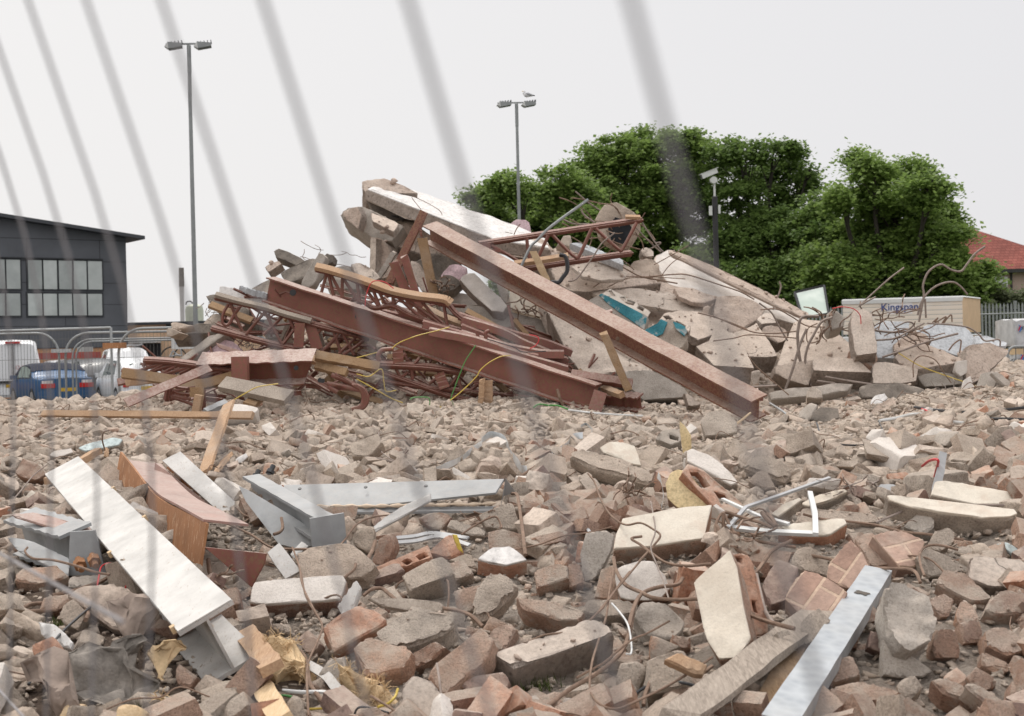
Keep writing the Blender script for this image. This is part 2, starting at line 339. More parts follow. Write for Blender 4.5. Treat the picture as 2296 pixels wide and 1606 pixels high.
M['leaf']=leaf('sycamore_leaves', (.1,.165,.045),(.23,.32,.085))
M['leafd']=leaf('dark_maple_leaves', (.08,.135,.037),(.165,.24,.065))
M['leafg']=leaf('grey_green_scrub', (.07,.09,.045),(.15,.17,.09))
M['bark']=plain('bark', (.05,.043,.035),.95,0,.4,6)
# ------------------------------------------------------------------ slabs,blocks,plates cut along an outline
NV=dict(u=(0,-.35,.94),t=(0,-.55,.83),T=(0,-.7,.72),f=(0,-.9,.43),F=(0,-.98,.2),l=(-.5,-.55,.67),r=(.5,-.55,.67),fl=(-.55,-.78,.3),fr=(.55,-.78,.3),
          tl=(-.25,-.55,.8),tr=(.25,-.55,.8),d=(0,-.95,-.3))
def nvec(n): return Vector(NV[n] if isinstance(n,str) else n).normalized()
def onplane(R,pts,d0,n,ref=0):
    n=nvec(n); u,v=uv(R, *pts[ref]); P0=CAM + ray(u,v)*d0; o=[]
    for p in pts:
        r=ray(*uv(R, *p)); o.append(CAM + r*((P0-CAM).dot(n)/r.dot(n)))
    return o
def restdepth(R,pts,n,th,sink=.02):
    """depth at which the lowest outline corner,th below the top face,rests on the rubble"""
    n=nvec(n); k=max(range(len(pts)),key=lambda i: uv(R, *pts[i])[1]); u,v=uv(R, *pts[k]); r=ray(u,v); d=2.4
    while d < 24:
        p=CAM+r*d-n*th
        if p.z < tz(p.x,p.y)-sink: break
        d+=.03
    return d,k
SLAB={}
def slabmesh(O,n,th,res=.03,rough=.01,chip=.012,holes=(),rfreq=9., rows=None):
    """O: 3-D outline on a plane with normal n (towards the viewer); solid grows th along -n"""
    n=Vector(n); o=O[0]; e1=(O[1]-O[0]).normalized(); e1=(e1-n*e1.dot(n)).normalized(); e2=n.cross(e1)
    def to2(p): q=p-o; return (q.dot(e1),q.dot(e2))
    def resamp(P,jit):
        out=[]
        for a,b in zip(P,P[1:]+P[:1]):
            l=math.hypot(b[0]-a[0],b[1]-a[1]); k=max(1,int(l/res+.5))
            for i in range(k):
                t=i/k; out.append((a[0]+(b[0]-a[0])*t,a[1]+(b[1]-a[1])*t))
        A=np.array(out); w=np.stack([A[:, 0]*rfreq*1.7,A[:, 1]*rfreq*1.7,A[:, 0]*0+o.x*5],-1)
        A[:, 0]+=vnoise(w)*jit+vnoise(w*3.1)*jit*.5; A[:, 1]+=vnoise(w+9)*jit+vnoise(w*3.1+4)*jit*.5
        return [tuple(p) for p in A]
    def inside(p,P):
        c=False
        for (x0,y0),(x1,y1) in zip(P,P[1:]+P[:1]):
            if (y0 <= p[1]) != (y1 <= p[1]) and p[0] < x0+(p[1]-y0)*(x1-x0)/(y1-y0): c=not c
        return c
    P=[to2(p) for p in O]; ar=sum(a[0]*b[1]-a[1]*b[0] for a,b in zip(P,P[1:]+P[:1]))
    if ar < 0: P=P[::-1]
    B=resamp(P,rough*.9); loops=[B]+[resamp([to2(p) for p in h],rough*.3) for h in holes]
    xs=[p[0] for p in B]; ys=[p[1] for p in B]; pts=[]; edges=[]
    for lp in loops:
        k=len(pts); m=len(lp); pts+=lp; edges+=[(k+i,k+(i+1) % m) for i in range(m)]
    bd=np.array(pts); nx=int((max(xs)-min(xs))/res); ny=int((max(ys)-min(ys))/res)
    if nx*ny > 30000: nx=ny=0
    for i in range(nx+1):
        for j in range(ny+1):
            p=(min(xs)+(i+.5*(j % 2))*res+random.uniform(-.2,.2)*res,min(ys)+j*res+random.uniform(-.2,.2)*res)
            if inside(p,B) and not any(inside(p,h) for h in loops[1:]):
                dd=(bd-np.array(p)); 
                if (dd*dd).sum(1).min() > (res*.55)**2: pts.append(p)
    r=geometry.delaunay_2d_cdt([Vector(p) for p in pts],edges,[],1,1e-6,False)
    V2,tris=r[0],r[2]
    if len(loops) > 1: tris=[t for t in tris if not any(inside(tuple(sum((V2[i] for i in t),Vector((0,0)))/3),h) for h in loops[1:])]
    m=len(V2); A=np.array([tuple(v) for v in V2]); cnt={}
    for t in tris:
        k=len(t)
        a2=sum(V2[t[i]].x*V2[t[(i+1) % k]].y-V2[t[i]].y*V2[t[(i+1) % k]].x for i in range(k))
        if a2 < 0: t.reverse()
        for i in range(k): cnt[(t[i],t[(i+1) % k])]=1
    be=[(a,b) for (a,b) in cnt if (b,a) not in cnt]
    bn=np.zeros((m,2))
    for a,b in be:
        d=A[b]-A[a]; q=np.array([d[1],-d[0]])/(np.hypot(*d)+1e-9); bn[a]+=q; bn[b]+=q
    bn /= (np.hypot(bn[:, 0],bn[:, 1])[:, None]+1e-9)
    rows=rows or max(1,min(8,int(th/res+.5))); E1,E2,NN,OO=(np.array(x) for x in (e1,e2,n,o))
    isb=np.zeros(m,bool); 
    for a,b in be: isb[a]=isb[b]=True
    ch=chip*(.6+.9*np.clip(vnoise(np.stack([A[:, 0]*14,A[:, 1]*14,A[:, 0]*0+1.5],-1))+.3,0,1.3))*isb
    Ain=A-bn*(ch[:, None])
    lay=lambda Q,h: OO+Q[:, :1]*E1+Q[:, 1:2]*E2-np.asarray(h)[:, None]*NN
    top=lay(Ain,np.zeros(m)+ch*.15); bot=lay(Ain,np.full(m,th)-ch*.3)
    SLAB['tris']=len(tris); V=[top,bot]; faces=[tuple(t) for t in tris]+[tuple(i+m for i in reversed(t)) for t in tris]
    bi=np.where(isb)[0]; mp={int(b): i for i,b in enumerate(bi)}; prev={int(b): int(b) for b in bi}; base=2*m
    cc=min(chip,th*.3)
    for k in range(rows+1):
        h=cc+(th-2*cc)*k/rows; V.append(lay(A[bi],np.full(len(bi),h)))
        for a,b in be: faces.append((prev[a],base+mp[a],base+mp[b],prev[b]))
        prev={int(b): base+mp[int(b)] for b in bi}; base+=len(bi)
    for a,b in be: faces.append((prev[a],a+m,b+m,prev[b]))
    V=np.concatenate(V); q=V*rfreq
    D=np.stack([fbm(q,3),fbm(q+5.5,3),fbm(q+11.1,3)],-1)*rough*.8
    return V+D,faces,(o,e1,e2,n)
HEROES=[]
def addslab(name,label,cat,O,n,th,mat,res,rough,chip,holes,parent=None,smooth=38,rfreq=9.):
    nv=nvec(n); v,f,fr=slabmesh(O,nv,th,res,rough,chip,holes,rfreq)
    ob=mesh_obj(name,v,f,M[mat],parent,smooth)
    if mat in ('slab', 'pink') and th > .05:      # broken edges show the aggregate
        ob.data.materials.append(M['sidec']); n2=2*SLAB['tris']; ob.data.polygons.foreach_set('material_index', (np.arange(len(f)) >= n2).astype(np.int32))
    if mat=='masonry':
        me=ob.data; ul=me.uv_layers.new(name='UVMap'); o,e1,e2,n3=fr; lc=wloc(ob)
        dat=np.zeros(len(me.loops)*2); 
        for p in me.polygons:
            a=p.normal; ax=max(((abs(a.dot(n3)),0),(abs(a.dot(e1)),1),(abs(a.dot(e2)),2)))[1]
            for li in p.loop_indices:
                q=me.vertices[me.loops[li].vertex_index].co+lc-o; x,y,z=q.dot(e1),q.dot(e2),q.dot(n3)
                dat[li*2:li*2+2]=((x,y),(y,z),(x,z))[ax]
        ul.data.foreach_set('uv', dat)
    if parent is None: tag(ob,label,cat)
    return ob
def blk(R,pts,n,th,mat,name,label,cat=None,d=None,rough=None,chip=None,res=None,holes=(),cap=None,sink=.02,parent=None,grow=0,rfreq=9., nomark=False):
    """block whose top face fills the outline; d=depth (None: lay it on the rubble)"""
    ref=0
    if d is None: d,ref=restdepth(R,pts,n,th,sink)
    O=onplane(R,pts,d,n,ref); nn=nvec(n)
    H=[]
    for h in holes:
        hh=[]
        for p in h:
            r=ray(*uv(R, *p)); hh.append(CAM+r*((O[0]-CAM).dot(nn)/r.dot(nn)))
        H.append(hh)
    res=res or max(.012,.0022*d); rough=.004 if rough is None else rough; chip=.007 if chip is None else chip
    if d > 10.4: rough *= .6; chip=min(chip,.012)
    if not nomark:
        mark(O,grow); mark([p-nn*th for p in O],0)
    ob=addslab(name,label,cat or name.replace('_', ' '),O,n,th,mat,res,rough,chip,H,parent,rfreq=rfreq)
    if cap:       # a skin of paint or plaster on the top face,as a part
        O2=[p+nn*.009 for p in O]; c0=sum(O2,Vector())/len(O2); O2=[c0+(p-c0)*.985 for p in O2]
        v,f,_=slabmesh(O2,nn,.014,res,rough,.003,[[c0+(p-c0)*1.03 for p in h] for h in H])
        base=ob if parent is None else parent
        loc=Vector(ob.location)
        mo=mesh_obj('painted_face', v,f,M[cap],base,38) if parent is None else mesh_obj('painted_face', v,f,M[cap],parent,38)
    return ob
# ------------------------------------------------------------------ rocks: convex lumps with chipped faces
_ico={}
def ico(k):
    if k not in _ico:
        bm=bmesh.new(); bmesh.ops.create_icosphere(bm,subdivisions=k,radius=1)
        v=np.array([x.co[:] for x in bm.verts]); f=np.array([[w.index for w in x.verts] for x in bm.faces]); bm.free(); _ico[k]=(v,f)
    return _ico[k]
def hull(P,k):
    """convex lump through the points,its flat faces divided finely enough to roughen"""
    bm=bmesh.new()
    for p in P: bm.verts.new(p)
    r=bmesh.ops.convex_hull(bm,input=bm.verts); bmesh.ops.delete(bm,geom=[g for g in set(r['geom_interior']+r['geom_unused']) if isinstance(g,bmesh.types.BMVert)],context='VERTS')
    lim={1: 9,2: .9,3: .42,4: .2}[k]
    for _ in range(5):
        e=[x for x in bm.edges if x.calc_length() > lim]
        if not e: break
        bmesh.ops.subdivide_edges(bm,edges=e,cuts=1); bmesh.ops.triangulate(bm,faces=[x for x in bm.faces if len(x.verts) > 3])
    bmesh.ops.recalc_face_normals(bm,faces=bm.faces); bm.verts.index_update()
    v=np.array([x.co[:] for x in bm.verts]); f=np.array([[w.index for w in x.verts] for x in bm.faces]); bm.free(); return v,f
def rock(kind,k,rng):
    """unit-size lump with straight broken faces; returns verts,faces"""
    if kind=='chunk':
        P=rng.normal(size=(15,3)); P /= np.linalg.norm(P,axis=1)[:, None]; P *= rng.uniform(.75,1.05,15)[:, None]; P *= np.array([1,rng.uniform(.65,.95),rng.uniform(.45,.8)]); a=.06
    else:
        br=kind=='brick'; P=[]; hx=rng.uniform(.6,1.) if br else 1.; jit=.03 if br else .13; sc=np.array([hx,.48,.33]) if br else np.array([1,rng.uniform(.45,.9),rng.uniform(.18,.6)])
        for c in [(x,y,z) for x in (-1,1) for y in (-1,1) for z in (-1,1)]:
            c=np.array(c,float); c=c+rng.normal(0,jit,3); cut=rng.random()
            if br and c[0] > 0 and hx < .85: c[0]+=rng.normal(0,.22)
            if cut < (.24 if br else .4):
                w=rng.uniform(.08,.45 if br else .6)
                for ax in range(3): q=c.copy(); q[ax] -= math.copysign(w*rng.uniform(.5,1.2),c[ax]); P.append(q*sc)
            else:
                for ax in range(3): q=c.copy(); q[ax] -= math.copysign(.05,c[ax]); P.append(q*sc)
        a=.03 if br else .045
    p,f=hull(P,k); q=p*2.6+rng.uniform(0,30,3)
    if k > 1: p=p*(1+fbm(q,4)*a)[:, None]; p=p+np.stack([vnoise(p*7+i*3.1+rng.uniform(0,9)) for i in range(3)],-1)*a*.3
    return p,f
LR=np.random.default_rng(11)
LIB={(kd,k): [rock(kd,k,LR) for _ in range(n)] for kd,k,n in (('chunk', 4,14),('block', 4,16),('brick', 4,16),('chunk', 3,14),('block', 3,14),('brick', 3,14),('chunk', 2,12),('block', 2,12),('brick', 2,8),('chunk', 1,10),('block', 1,8))}
def rotm(rng,tilt=.5):
    a=rng.uniform(0,6.283); b,c=rng.normal(0,tilt,2)
    return np.array((Matrix.Rotation(a,3, 'Z') @ Matrix.Rotation(b,3, 'X') @ Matrix.Rotation(c,3, 'Y')))
# ------------------------------------------------------------------ steel sections
def secI(w,h,tf=.014,tw=.009):
    a,b=w/2,h/2; return [(-a,-b),(a,-b),(a,-b+tf),(tw/2,-b+tf),(tw/2,b-tf),(a,b-tf),(a,b),(-a,b),(-a,b-tf),(-tw/2,b-tf),(-tw/2,-b+tf),(-a,-b+tf)]
def secC(w,h,t=.012): a,b=w/2,h/2; return [(-a,-b),(a,-b),(a,-b+t),(-a+t,-b+t),(-a+t,b-t),(a,b-t),(a,b),(-a,b)]
def secL(w,h,t=.008): return [(0,0),(w,0),(w,t),(t,t),(t,h),(0,h)]
def secBox(w,h): a,b=w/2,h/2; return [(-a,-b),(a,-b),(a,b),(-a,b)]
def beam(A,B,w,h,up,mat,name,label,cat='steel beam', sec='I', parts=None,parent=None,dent=.006,n=24,nomark=False,skew=0):
    d,sd_,u_=frame(A,B,up); se=dict(I=secI(w,h),C=secC(w,h),B=secBox(w,h),L=secL(w,h))[sec]
    m=MB(); k=len(se); P=[Vector(A).lerp(Vector(B),i/n) for i in range(n+1)]; V_=[]; F_=[]
    for i,p in enumerate(P):
        w3=Vector((math.sin(i*1.3+A[0]*7),math.cos(i*.9+A[1]*5),math.sin(i*1.7)))*dent
        for x,y in se: V_.append(p+sd_*(x)+u_*y+w3*(.4+.6*abs(y)/h*2)+d*(skew*y if i in (0,n) else 0))
    for i in range(n): F_+=[(i*k+j,i*k+(j+1) % k,(i+1)*k+(j+1) % k,(i+1)*k+j) for j in range(k)]
    F_+=[tuple(range(k-1,-1,-1)),tuple(n*k+j for j in range(k))]
    m.add(V_,F_); o=m.build(name,M[mat],parent)
    if parent is None: tag(o,label,cat)
    if not nomark:
        A,B=Vector(A),Vector(B); hh=u_*h/2; mark([A+hh+sd_*w/2,B+hh+sd_*w/2,B+hh-sd_*w/2,A+hh-sd_*w/2]); mark([A+hh,B+hh,B-hh,A-hh]); mark([A-hh+sd_*w/2,B-hh+sd_*w/2,B-hh-sd_*w/2,A-hh-sd_*w/2])
    return o,(d,sd_,u_)
def plankobj(A,B,w,h,up,mat,name,label,cat,parent=None,wob=.003,broken=0., nomark=False):
    """timber or bar,slightly uneven; up=normal of its wide face (w across,h thick)"""
    d,sd_,u_=frame(A,B,up); n=10; V_=[]; F_=[]; A,B=Vector(A),Vector(B); l=(B-A).length
    for i in range(n+1):
        p=A.lerp(B,i/n)
        for j,(x,y) in enumerate(secBox(w,h)):
            e=Vector((random.uniform(-1,1),random.uniform(-1,1),random.uniform(-1,1)))*wob
            q=p+sd_*x+u_*y+e
            if i in (0,n) and broken: q+=d*random.uniform(-1,1)*broken
            V_.append(q)
    for i in range(n): F_+=[(i*4+j,i*4+(j+1) % 4,(i+1)*4+(j+1) % 4,(i+1)*4+j) for j in range(4)]
    F_+=[(3,2,1,0),tuple(n*4+j for j in range(4))]
    o=MB().add(V_,F_).build(name,M[mat],parent)
    if parent is None: tag(o,label,cat)
    if not nomark: mark([A+sd_*w/2,B+sd_*w/2,B-sd_*w/2,A-sd_*w/2]); mark([A+u_*h/2,B+u_*h/2,B-u_*h/2,A-u_*h/2])
    return o
def wire(R,pts,r,mat,name,label,cat,d=None,off=.06,parent=None,n=6,k=6,domark=False):
    """bent rod through picture points; d None: follows the rubble at height off"""
    P=[]
    for i,p in enumerate(pts):
        o=off[i] if isinstance(off,(list,tuple)) else off
        if d is None: P.append(tp(R,p[0],p[1],o))
        else:
            dd=d if not isinstance(d,(list,tuple)) else d[0]+(d[1]-d[0])*i/(len(pts)-1)
            P.append(at(R,p[0],p[1],dd))
    if d is None:      # keep the rod smooth in depth: no jumps between neighbours
        z=[pix(p)[2] for p in P]; z2=[sum(z[max(0,i-1):i+2])/len(z[max(0,i-1):i+2]) for i in range(len(z))]
        P=[at(R,p[0],p[1],q) for p,q in zip(pts,z2)]
    o=MB().tube(smoothpath(P,k),(r*.8 if r < .013 else r*.62),n).build(name,M[mat],parent,smooth=60)
    if parent is None: tag(o,label,cat)
    return o
def disc(m,c,nrm,r,th,n=14):
    m.tube([Vector(c),Vector(c)+Vector(nrm).normalized()*th],r,n); return m
def text(name,s,size,M4,mat,parent,ext=.002,spacing=1., bold=0.):
    cu=bpy.data.curves.new(name, 'FONT'); cu.body=s; cu.size=size; cu.extrude=ext; cu.align_x='CENTER'; cu.align_y='CENTER'; cu.space_character=spacing; cu.offset=bold
    t=bpy.data.objects.new(name,cu); C.objects.link(t); dg=bpy.context.evaluated_depsgraph_get(); me=bpy.data.meshes.new_from_object(t.evaluated_get(dg)); bpy.data.objects.remove(t)
    me.transform(Matrix.Translation(-wloc(parent)) @ M4); me.materials.clear(); me.materials.append(mat)
    o=bpy.data.objects.new(name,me); C.objects.link(o); o.parent=parent; return o

def onface2(parent,name,R,poly,mat,ref,d,n,off=.01,res=.025,rough=.006,th=.014,n0=0):
    """a skin (paint,patch) lying on a face that was built from reference corner ref at depth d"""
    nv=nvec(n); O=onplane(R,[ref]+list(poly),d,n)[1:]; v,f,_=slabmesh([p+nv*off for p in O],nv,th,res,rough,.003)
    return mesh_obj(name,v,f,M[mat] if isinstance(mat,str) else mat,parent,40)
# ================================================================== SETTING
m=MB()
def groundmesh():
    xs=np.concatenate([[-400,-120,-40,-22],np.arange(-16,16.01,2),[22,40,120,400]]); ys=np.concatenate([[-60,-20,-4],np.arange(0,30.1,3),[45,80,160,400,900]])
    X,Y=np.meshgrid(xs,ys); v=np.stack([X.ravel(),Y.ravel(),X.ravel()*0],-1); w=len(xs)
    f=np.array([[j*w+i,j*w+i+1,(j+1)*w+i+1,(j+1)*w+i] for j in range(len(ys)-1) for i in range(w-1)]); return v,f
def asphalt():
    t=NT('car_park_asphalt', .9,0,.2); co=t.co(); c=t.ramp(t.noise(.4,5,.6),[(.3,(.045,.045,.046)),(.7,(.085,.083,.08))]); return t.done(c,t.bump(t.noise(90,3),.4,.004))
v,f=groundmesh(); g=mesh_obj('ground', v,f,asphalt(),loc=(0,0,0)); g['kind']='structure'; g['label']='dark asphalt ground of the car park around the site'
# grass verge by the right-hand fence
def grassmat():
    t=NT('rough_grass', .9,0,.1); co=t.co(); return t.done(t.ramp(t.noise(2.5,5,.7),[(.3,(.04,.065,.015)),(.7,(.1,.13,.035))]),t.bump(t.noise(40,4),.8,.03))
gv=mesh_obj('grass_verge', [(-5,27,.004),(60,27,.004),(60,110,.004),(-5,110,.004)],[(0,1,2,3)],grassmat(),loc=(0,27,.004)); gv['kind']='structure'; gv['label']='rough green grass verge in front of the palisade fence'
# the rubble bed
xs=np.concatenate([np.arange(-17,-9,.2),np.arange(-9,9,.045),np.arange(9,17,.2)]); ys=np.concatenate([np.arange(.3,2.4,.15),np.arange(2.4,9,.035),np.arange(9,17,.06),np.arange(17,24,.2)])
X,Y=np.meshgrid(xs,ys); Z=ter(X,Y); k=np.clip(Z*4,0,1)
q=np.stack([X*6,Y*6,X*0+2],-1)
Z=Z + (.02*fbm(q,4)+.012*np.abs(vnoise(q*2.6))-.012)*k - .02*(1-k)
w=len(xs); v=np.stack([X.ravel(),Y.ravel(),Z.ravel()],-1)
I,J=np.meshgrid(np.arange(w-1),np.arange(len(ys)-1)); b=(J*w+I).ravel(); f=np.stack([b,b+1,b+w+1,b+w],-1)
tr_=mesh_obj('rubble_bed', v,f,M['soil'],loc=(0,0,0),smooth=50); tr_['kind']='structure'; tr_['label']='dusty brown bed of crushed rubble covering the demolition site'
# ================================================================== FAR BUILDINGS
def panelwall(name,base,pw,ph,line=.45):
    t=NT(name,.5,0,.35); co=t.co(); br=t.n('ShaderNodeTexBrick'); br.offset=.5; br.inputs['Scale'].default_value=1; br.inputs['Brick Width'].default_value=pw; br.inputs['Row Height'].default_value=ph
    br.inputs['Mortar Size'].default_value=.018; t.l(t.tcuv,br.inputs['Vector']) if hasattr(t, 'tcuv') else None
    tcn=t.n('ShaderNodeTexCoord'); t.l(tcn.outputs['UV'],br.inputs['Vector'])
    br.inputs['Color1'].default_value=(*base,1); br.inputs['Color2'].default_value=tuple(x*1.06 for x in base)+(1,); br.inputs['Mortar'].default_value=tuple(x*line for x in base)+(1,)
    c=t.mix(1., br.outputs[0],t.ramp(t.noise(.5,5,.65),[(.3,k3(.82)),(.7,k3(1.15))]), 'MULTIPLY'); return t.done(c,t.bump(br.outputs[1],.4,-.02))
MW_dark=panelwall('charcoal_cladding', (.095,.1,.112),3.2,.95)
MW_brick=panelwall('orange_brick', (.55,.28,.14),.225,.075,.75)
MW_beige=panelwall('beige_brick', (.72,.49,.32),.225,.075,.85)
def wallbox(name,P0,sdir,ndir,s0,s1,z0,z1,t0,t1,mat,parent,z1b=None):
    """box on a wall: s along,z up,t out of the wall; z1b=height at s1"""
    P0=Vector(P0); up=Vector((0,0,1)); z1b=z1 if z1b is None else z1b
    def q(s,z,t): p=P0+sdir*s+ndir*t; return Vector((p.x,p.y,z))
    V_=[q(s0,z0,t0),q(s1,z0,t0),q(s1,z0,t1),q(s0,z0,t1),q(s0,z1,t0),q(s1,z1b,t0),q(s1,z1b,t1),q(s0,z1,t1)]
    F_=[(0,3,2,1),(4,5,6,7),(0,1,5,4),(1,2,6,5),(2,3,7,6),(3,0,4,7)]
    o=mesh_obj(name,V_,F_,mat,parent); me=o.data; ul=me.uv_layers.new(name='UVMap'); W_=[(s0,z0),(s1,z0),(s1+t1-t0,z0),(s0,z0)]
    for p in me.polygons:
        for li in p.loop_indices:
            i=me.loops[li].vertex_index; z=V_[i].z; s=(s0 if i in (0,3,4,7) else s1)
            if abs(p.normal.dot(sdir)) > .7: s=(t0 if i in (0,1,4,5) else t1)
            ul.data[li].uv=(s+50,z+50)
    return o
def wallframe(R,pa,da,pb,db):
    """a vertical wall through two picture points at given depths"""
    a=at(R, *pa,da); b=at(R, *pb,db); a.z=0; b.z=0; s=(b-a).normalized(); n=Vector((s.y,-s.x,0))
    if n.dot(-a) < 0: n=-n
    def sz(R2,x,y):
        r=ray(*uv(R2,x,y)); t=(a-CAM).dot(n)/r.dot(n); p=CAM+r*t; return (p-a).dot(s),p.z
    return a,s,n,sz
a,s,n,sz=wallframe('A', (0,800),60,(1000,800),63.3)
bd=empty('office_building', (a.x,a.y,0), 'charcoal clad building with a band of wide windows and a sloping roof', 'building')
e1s,_=sz('A', 992,600); ztop0=sz('A', 0,66)[1]; ztop1=sz('A', 992,222)[1]; SL=(ztop1-ztop0)/e1s; x0=-26
zb=sz('A', 400,1085)[1]
wallbox('brick_plinth', a,s,n,x0+.1,e1s-.1,0,zb,-14,-.05,MW_brick,bd)
wallbox('wall', a,s,n,x0,e1s,zb,ztop0+SL*x0,-14,0,MW_dark,bd,ztop1)
roofm=plain('dark_roof_edge', (.05,.053,.06),.5)
def slabroof(s0,s1,t0,t1,th):
    def q(s_,t_,dz): p=a+s*s_+n*t_; return Vector((p.x,p.y,ztop0+SL*s_+dz))
    V_=[q(s0,t0,.0),q(s1,t0,.0),q(s1,t1,.0),q(s0,t1,.0),q(s0,t0,th),q(s1,t0,th),q(s1,t1,th),q(s0,t1,th)]
    return mesh_obj('roof', V_,[(0,3,2,1),(4,5,6,7),(0,1,5,4),(1,2,6,5),(2,3,7,6),(3,0,4,7)],roofm,bd)
slabroof(x0-.5,sz('A', 1095,240)[0],-14.5,.6,.15)
t_=NT('reflective_glass', .08,0,.6); co_=t_.co(); cc_=t_.ramp(t_.noise(.7,4,.6),[(.3,(.3,.33,.315)),(.75,(.5,.53,.51))]); cc_=t_.mix(1., cc_,t_.ramp(t_.rnd,[(0,k3(.82)),(1,k3(1.12))]), 'MULTIPLY'); M['glass']=t_.done(cc_)
framem=plain('dark_window_frame', (.03,.033,.037),.5)
cols=[(-120,-82),(-75,38),(45,158),(215,328),(335,445),(455,563),(570,676),(683,797)]
cols=[(-560,-450),(-440,-335),(-325,-215)]+[(-120-80,-90)]+cols[1:]
for (xa,xb) in cols:
    for (ya,yb) in ((398,622),(658,828)):
        sa,z1_=sz('A', max(xa,0) if xa >= 0 else xa,ya); sb,z0_=sz('A', xb,yb); sa=sz('A', xa,ya)[0]
        z1_=sz('A', 400,ya)[1]; z0_=sz('A', 400,yb)[1]
        wf=wallbox('window', a,s,n,sa-.07,sb+.07,z0_-.07,z1_+.07,0,.05,framem,bd)
        wallbox('pane', a,s,n,sa,sb,z0_,z1_,.053,.06,M['glass'],wf)
wallbox('window_sill', a,s,n,x0+.3,sz('A', 800,400)[0],sz('A', 400,385)[1],sz('A', 400,378)[1],0,.12,framem,bd)
# low beige building with flat roof behind the flue
a,s,n,sz=wallframe('A', (1000,900),78,(1700,900),78)
lb=empty('low_brick_building', (a.x,a.y,0), 'low beige brick building with a thin flat roof behind the steel flue', 'building')
zt=sz('A', 1200,884)[1]
wallbox('wall', a,s,n,-2,12,0,zt-.12,-8,0,MW_beige,lb); wallbox('roof', a,s,n,-2.3,12.3,zt-.12,zt+.03,-8.3,.3,roofm,lb)
wallbox('roof_band', a,s,n,sz('A', 1280,0)[0],12,zt-.3,zt-.125,0,.12,framem,lb)
wallbox('entrance_canopy', a,s,n,sz('A', 1020,0)[0],sz('A', 1235,0)[0],sz('A', 1100,1045)[1],sz('A', 1100,1030)[1],0,1.2,M['whitepl'],lb)
wallbox('doorway', a,s,n,sz('A', 1030,0)[0],sz('A', 1232,0)[0],0,sz('A', 1100,1048)[1],.01,.06,framem,lb)
# flue and tank
p=at('A', 1427,870,82); h=at('A', 1425,455,82).z
fl=empty('steel_flue', (p.x,p.y,0), 'tall slim pale flue with dark cap behind the lamp post', 'chimney')
MB().tube([(p.x,p.y,0),(p.x,p.y,h-1.1)],.13,16).build('pipe', plain('flue_metal', (.55,.52,.5),.5,.2),fl,40)
MB().tube([(p.x,p.y,h-1.1),(p.x,p.y,h)],.15,16).build('cap', M['darkconc'],fl,40)
p=at('A', 1520,800,80); ht=at('A', 1520,740,80).z; r_=70*.287*80/F
tk=empty('storage_tank', (p.x,p.y,0), 'cream cylindrical tank with domed top beside the flue', 'tank')
MB().tube([(p.x,p.y,0),(p.x,p.y,ht-.35),(p.x,p.y,ht-.12),(p.x,p.y,ht)],[r_,r_,r_*.9,r_*.45],24).build('vessel', plain('tank_cream', (.5,.52,.4),.5),tk,40)
MB().tube(smoothpath([at('A', 1455,745,80),at('A', 1460,722,80),at('A', 1490,718,80),at('A', 1505,735,80)]),.04,6).build('pipe', M['cable'],tk,40)
# ================================================================== LAMP POSTS
def floodlight(c,dx,parent,tail):
    """box floodlight pointing sideways-down: dx=which way its lens looks"""
    c=Vector(c); ax=Vector((dx,-.15,-.12)).normalized(); up=Vector((0,0,1)); sd_=ax.cross(up).normalized(); u_=sd_.cross(ax)
    body=MB(); l,w_,h_=.23,.16,.09
    body.add([c+ax*x+sd_*y+u_*z for x,y,z in ((-l,-w_,-h_*.75),(l*.55,-w_,-h_),(l*.55,w_,-h_),(-l,w_,-h_*.75),(-l,-w_,h_*.2),(l*.55,-w_,h_),(l*.55,w_,h_),(-l,w_,h_*.2))],
             [(0,3,2,1),(4,5,6,7),(0,1,5,4),(1,2,6,5),(2,3,7,6),(3,0,4,7)])
    o=body.build('floodlight', M['postgalv'],parent)
    MB().add([c+ax*x+sd_*y+u_*z for x,y,z in ((l*.55,-w_,-h_),(l,-w_*.6,-h_*.1),(l,w_*.6,-h_*.1),(l*.55,w_,-h_),(l*.55,-w_,h_),(l*.55,w_,h_))],
             [(0,3,2,1),(0,1,4),(1,2,5,4),(2,3,5),(0,4,5,3)]).build('lens', M['whitepl'],parent)
    f=MB()
    for k in range(5): f.obox(c-ax*(.24-.09*k)+u_*(h_*.7),ax*.01,sd_*w_*.8,u_*.035)
    f.build('cooling_fins', framem,parent)
def lamp(R,top,base,d,label,hs=1.):
    t=at(R, *top,d); b=at(R, *base,d); lp=empty('lamp_post', (t.x,t.y,0),label, 'lamp post', 'tall galvanised lamp posts with twin floodlights')
    x,y,z=t; MB().tube([(x,y,0),(x,y,3),(x,y,z-.75)],[.09,.062,.048],12).build('pole', M['postgalv'],lp,50)
    MB().tube([(x,y,z-.75),(x,y,z-.02)],.056,12).build('collar', M['postgalv'],lp,50)
    MB().bar((x-.62,y,z+.02),(x+.6,y,z+.02),.06,.04).build('crossarm', M['postgalv'],lp)
    floodlight((x-.42,y,z-.02),-1,lp,0); o=floodlight((x+.38,y-.05,z-.04),-.9,lp,1)
    return lp
lamp('S', (1148,272),(1185,1900),38, 'tall lamp post with twin floodlights rising left of the rubble heap')
lamp('V', (1158,232),(1165,500),46, 'tall lamp post with a gull on it, rising in front of the trees')
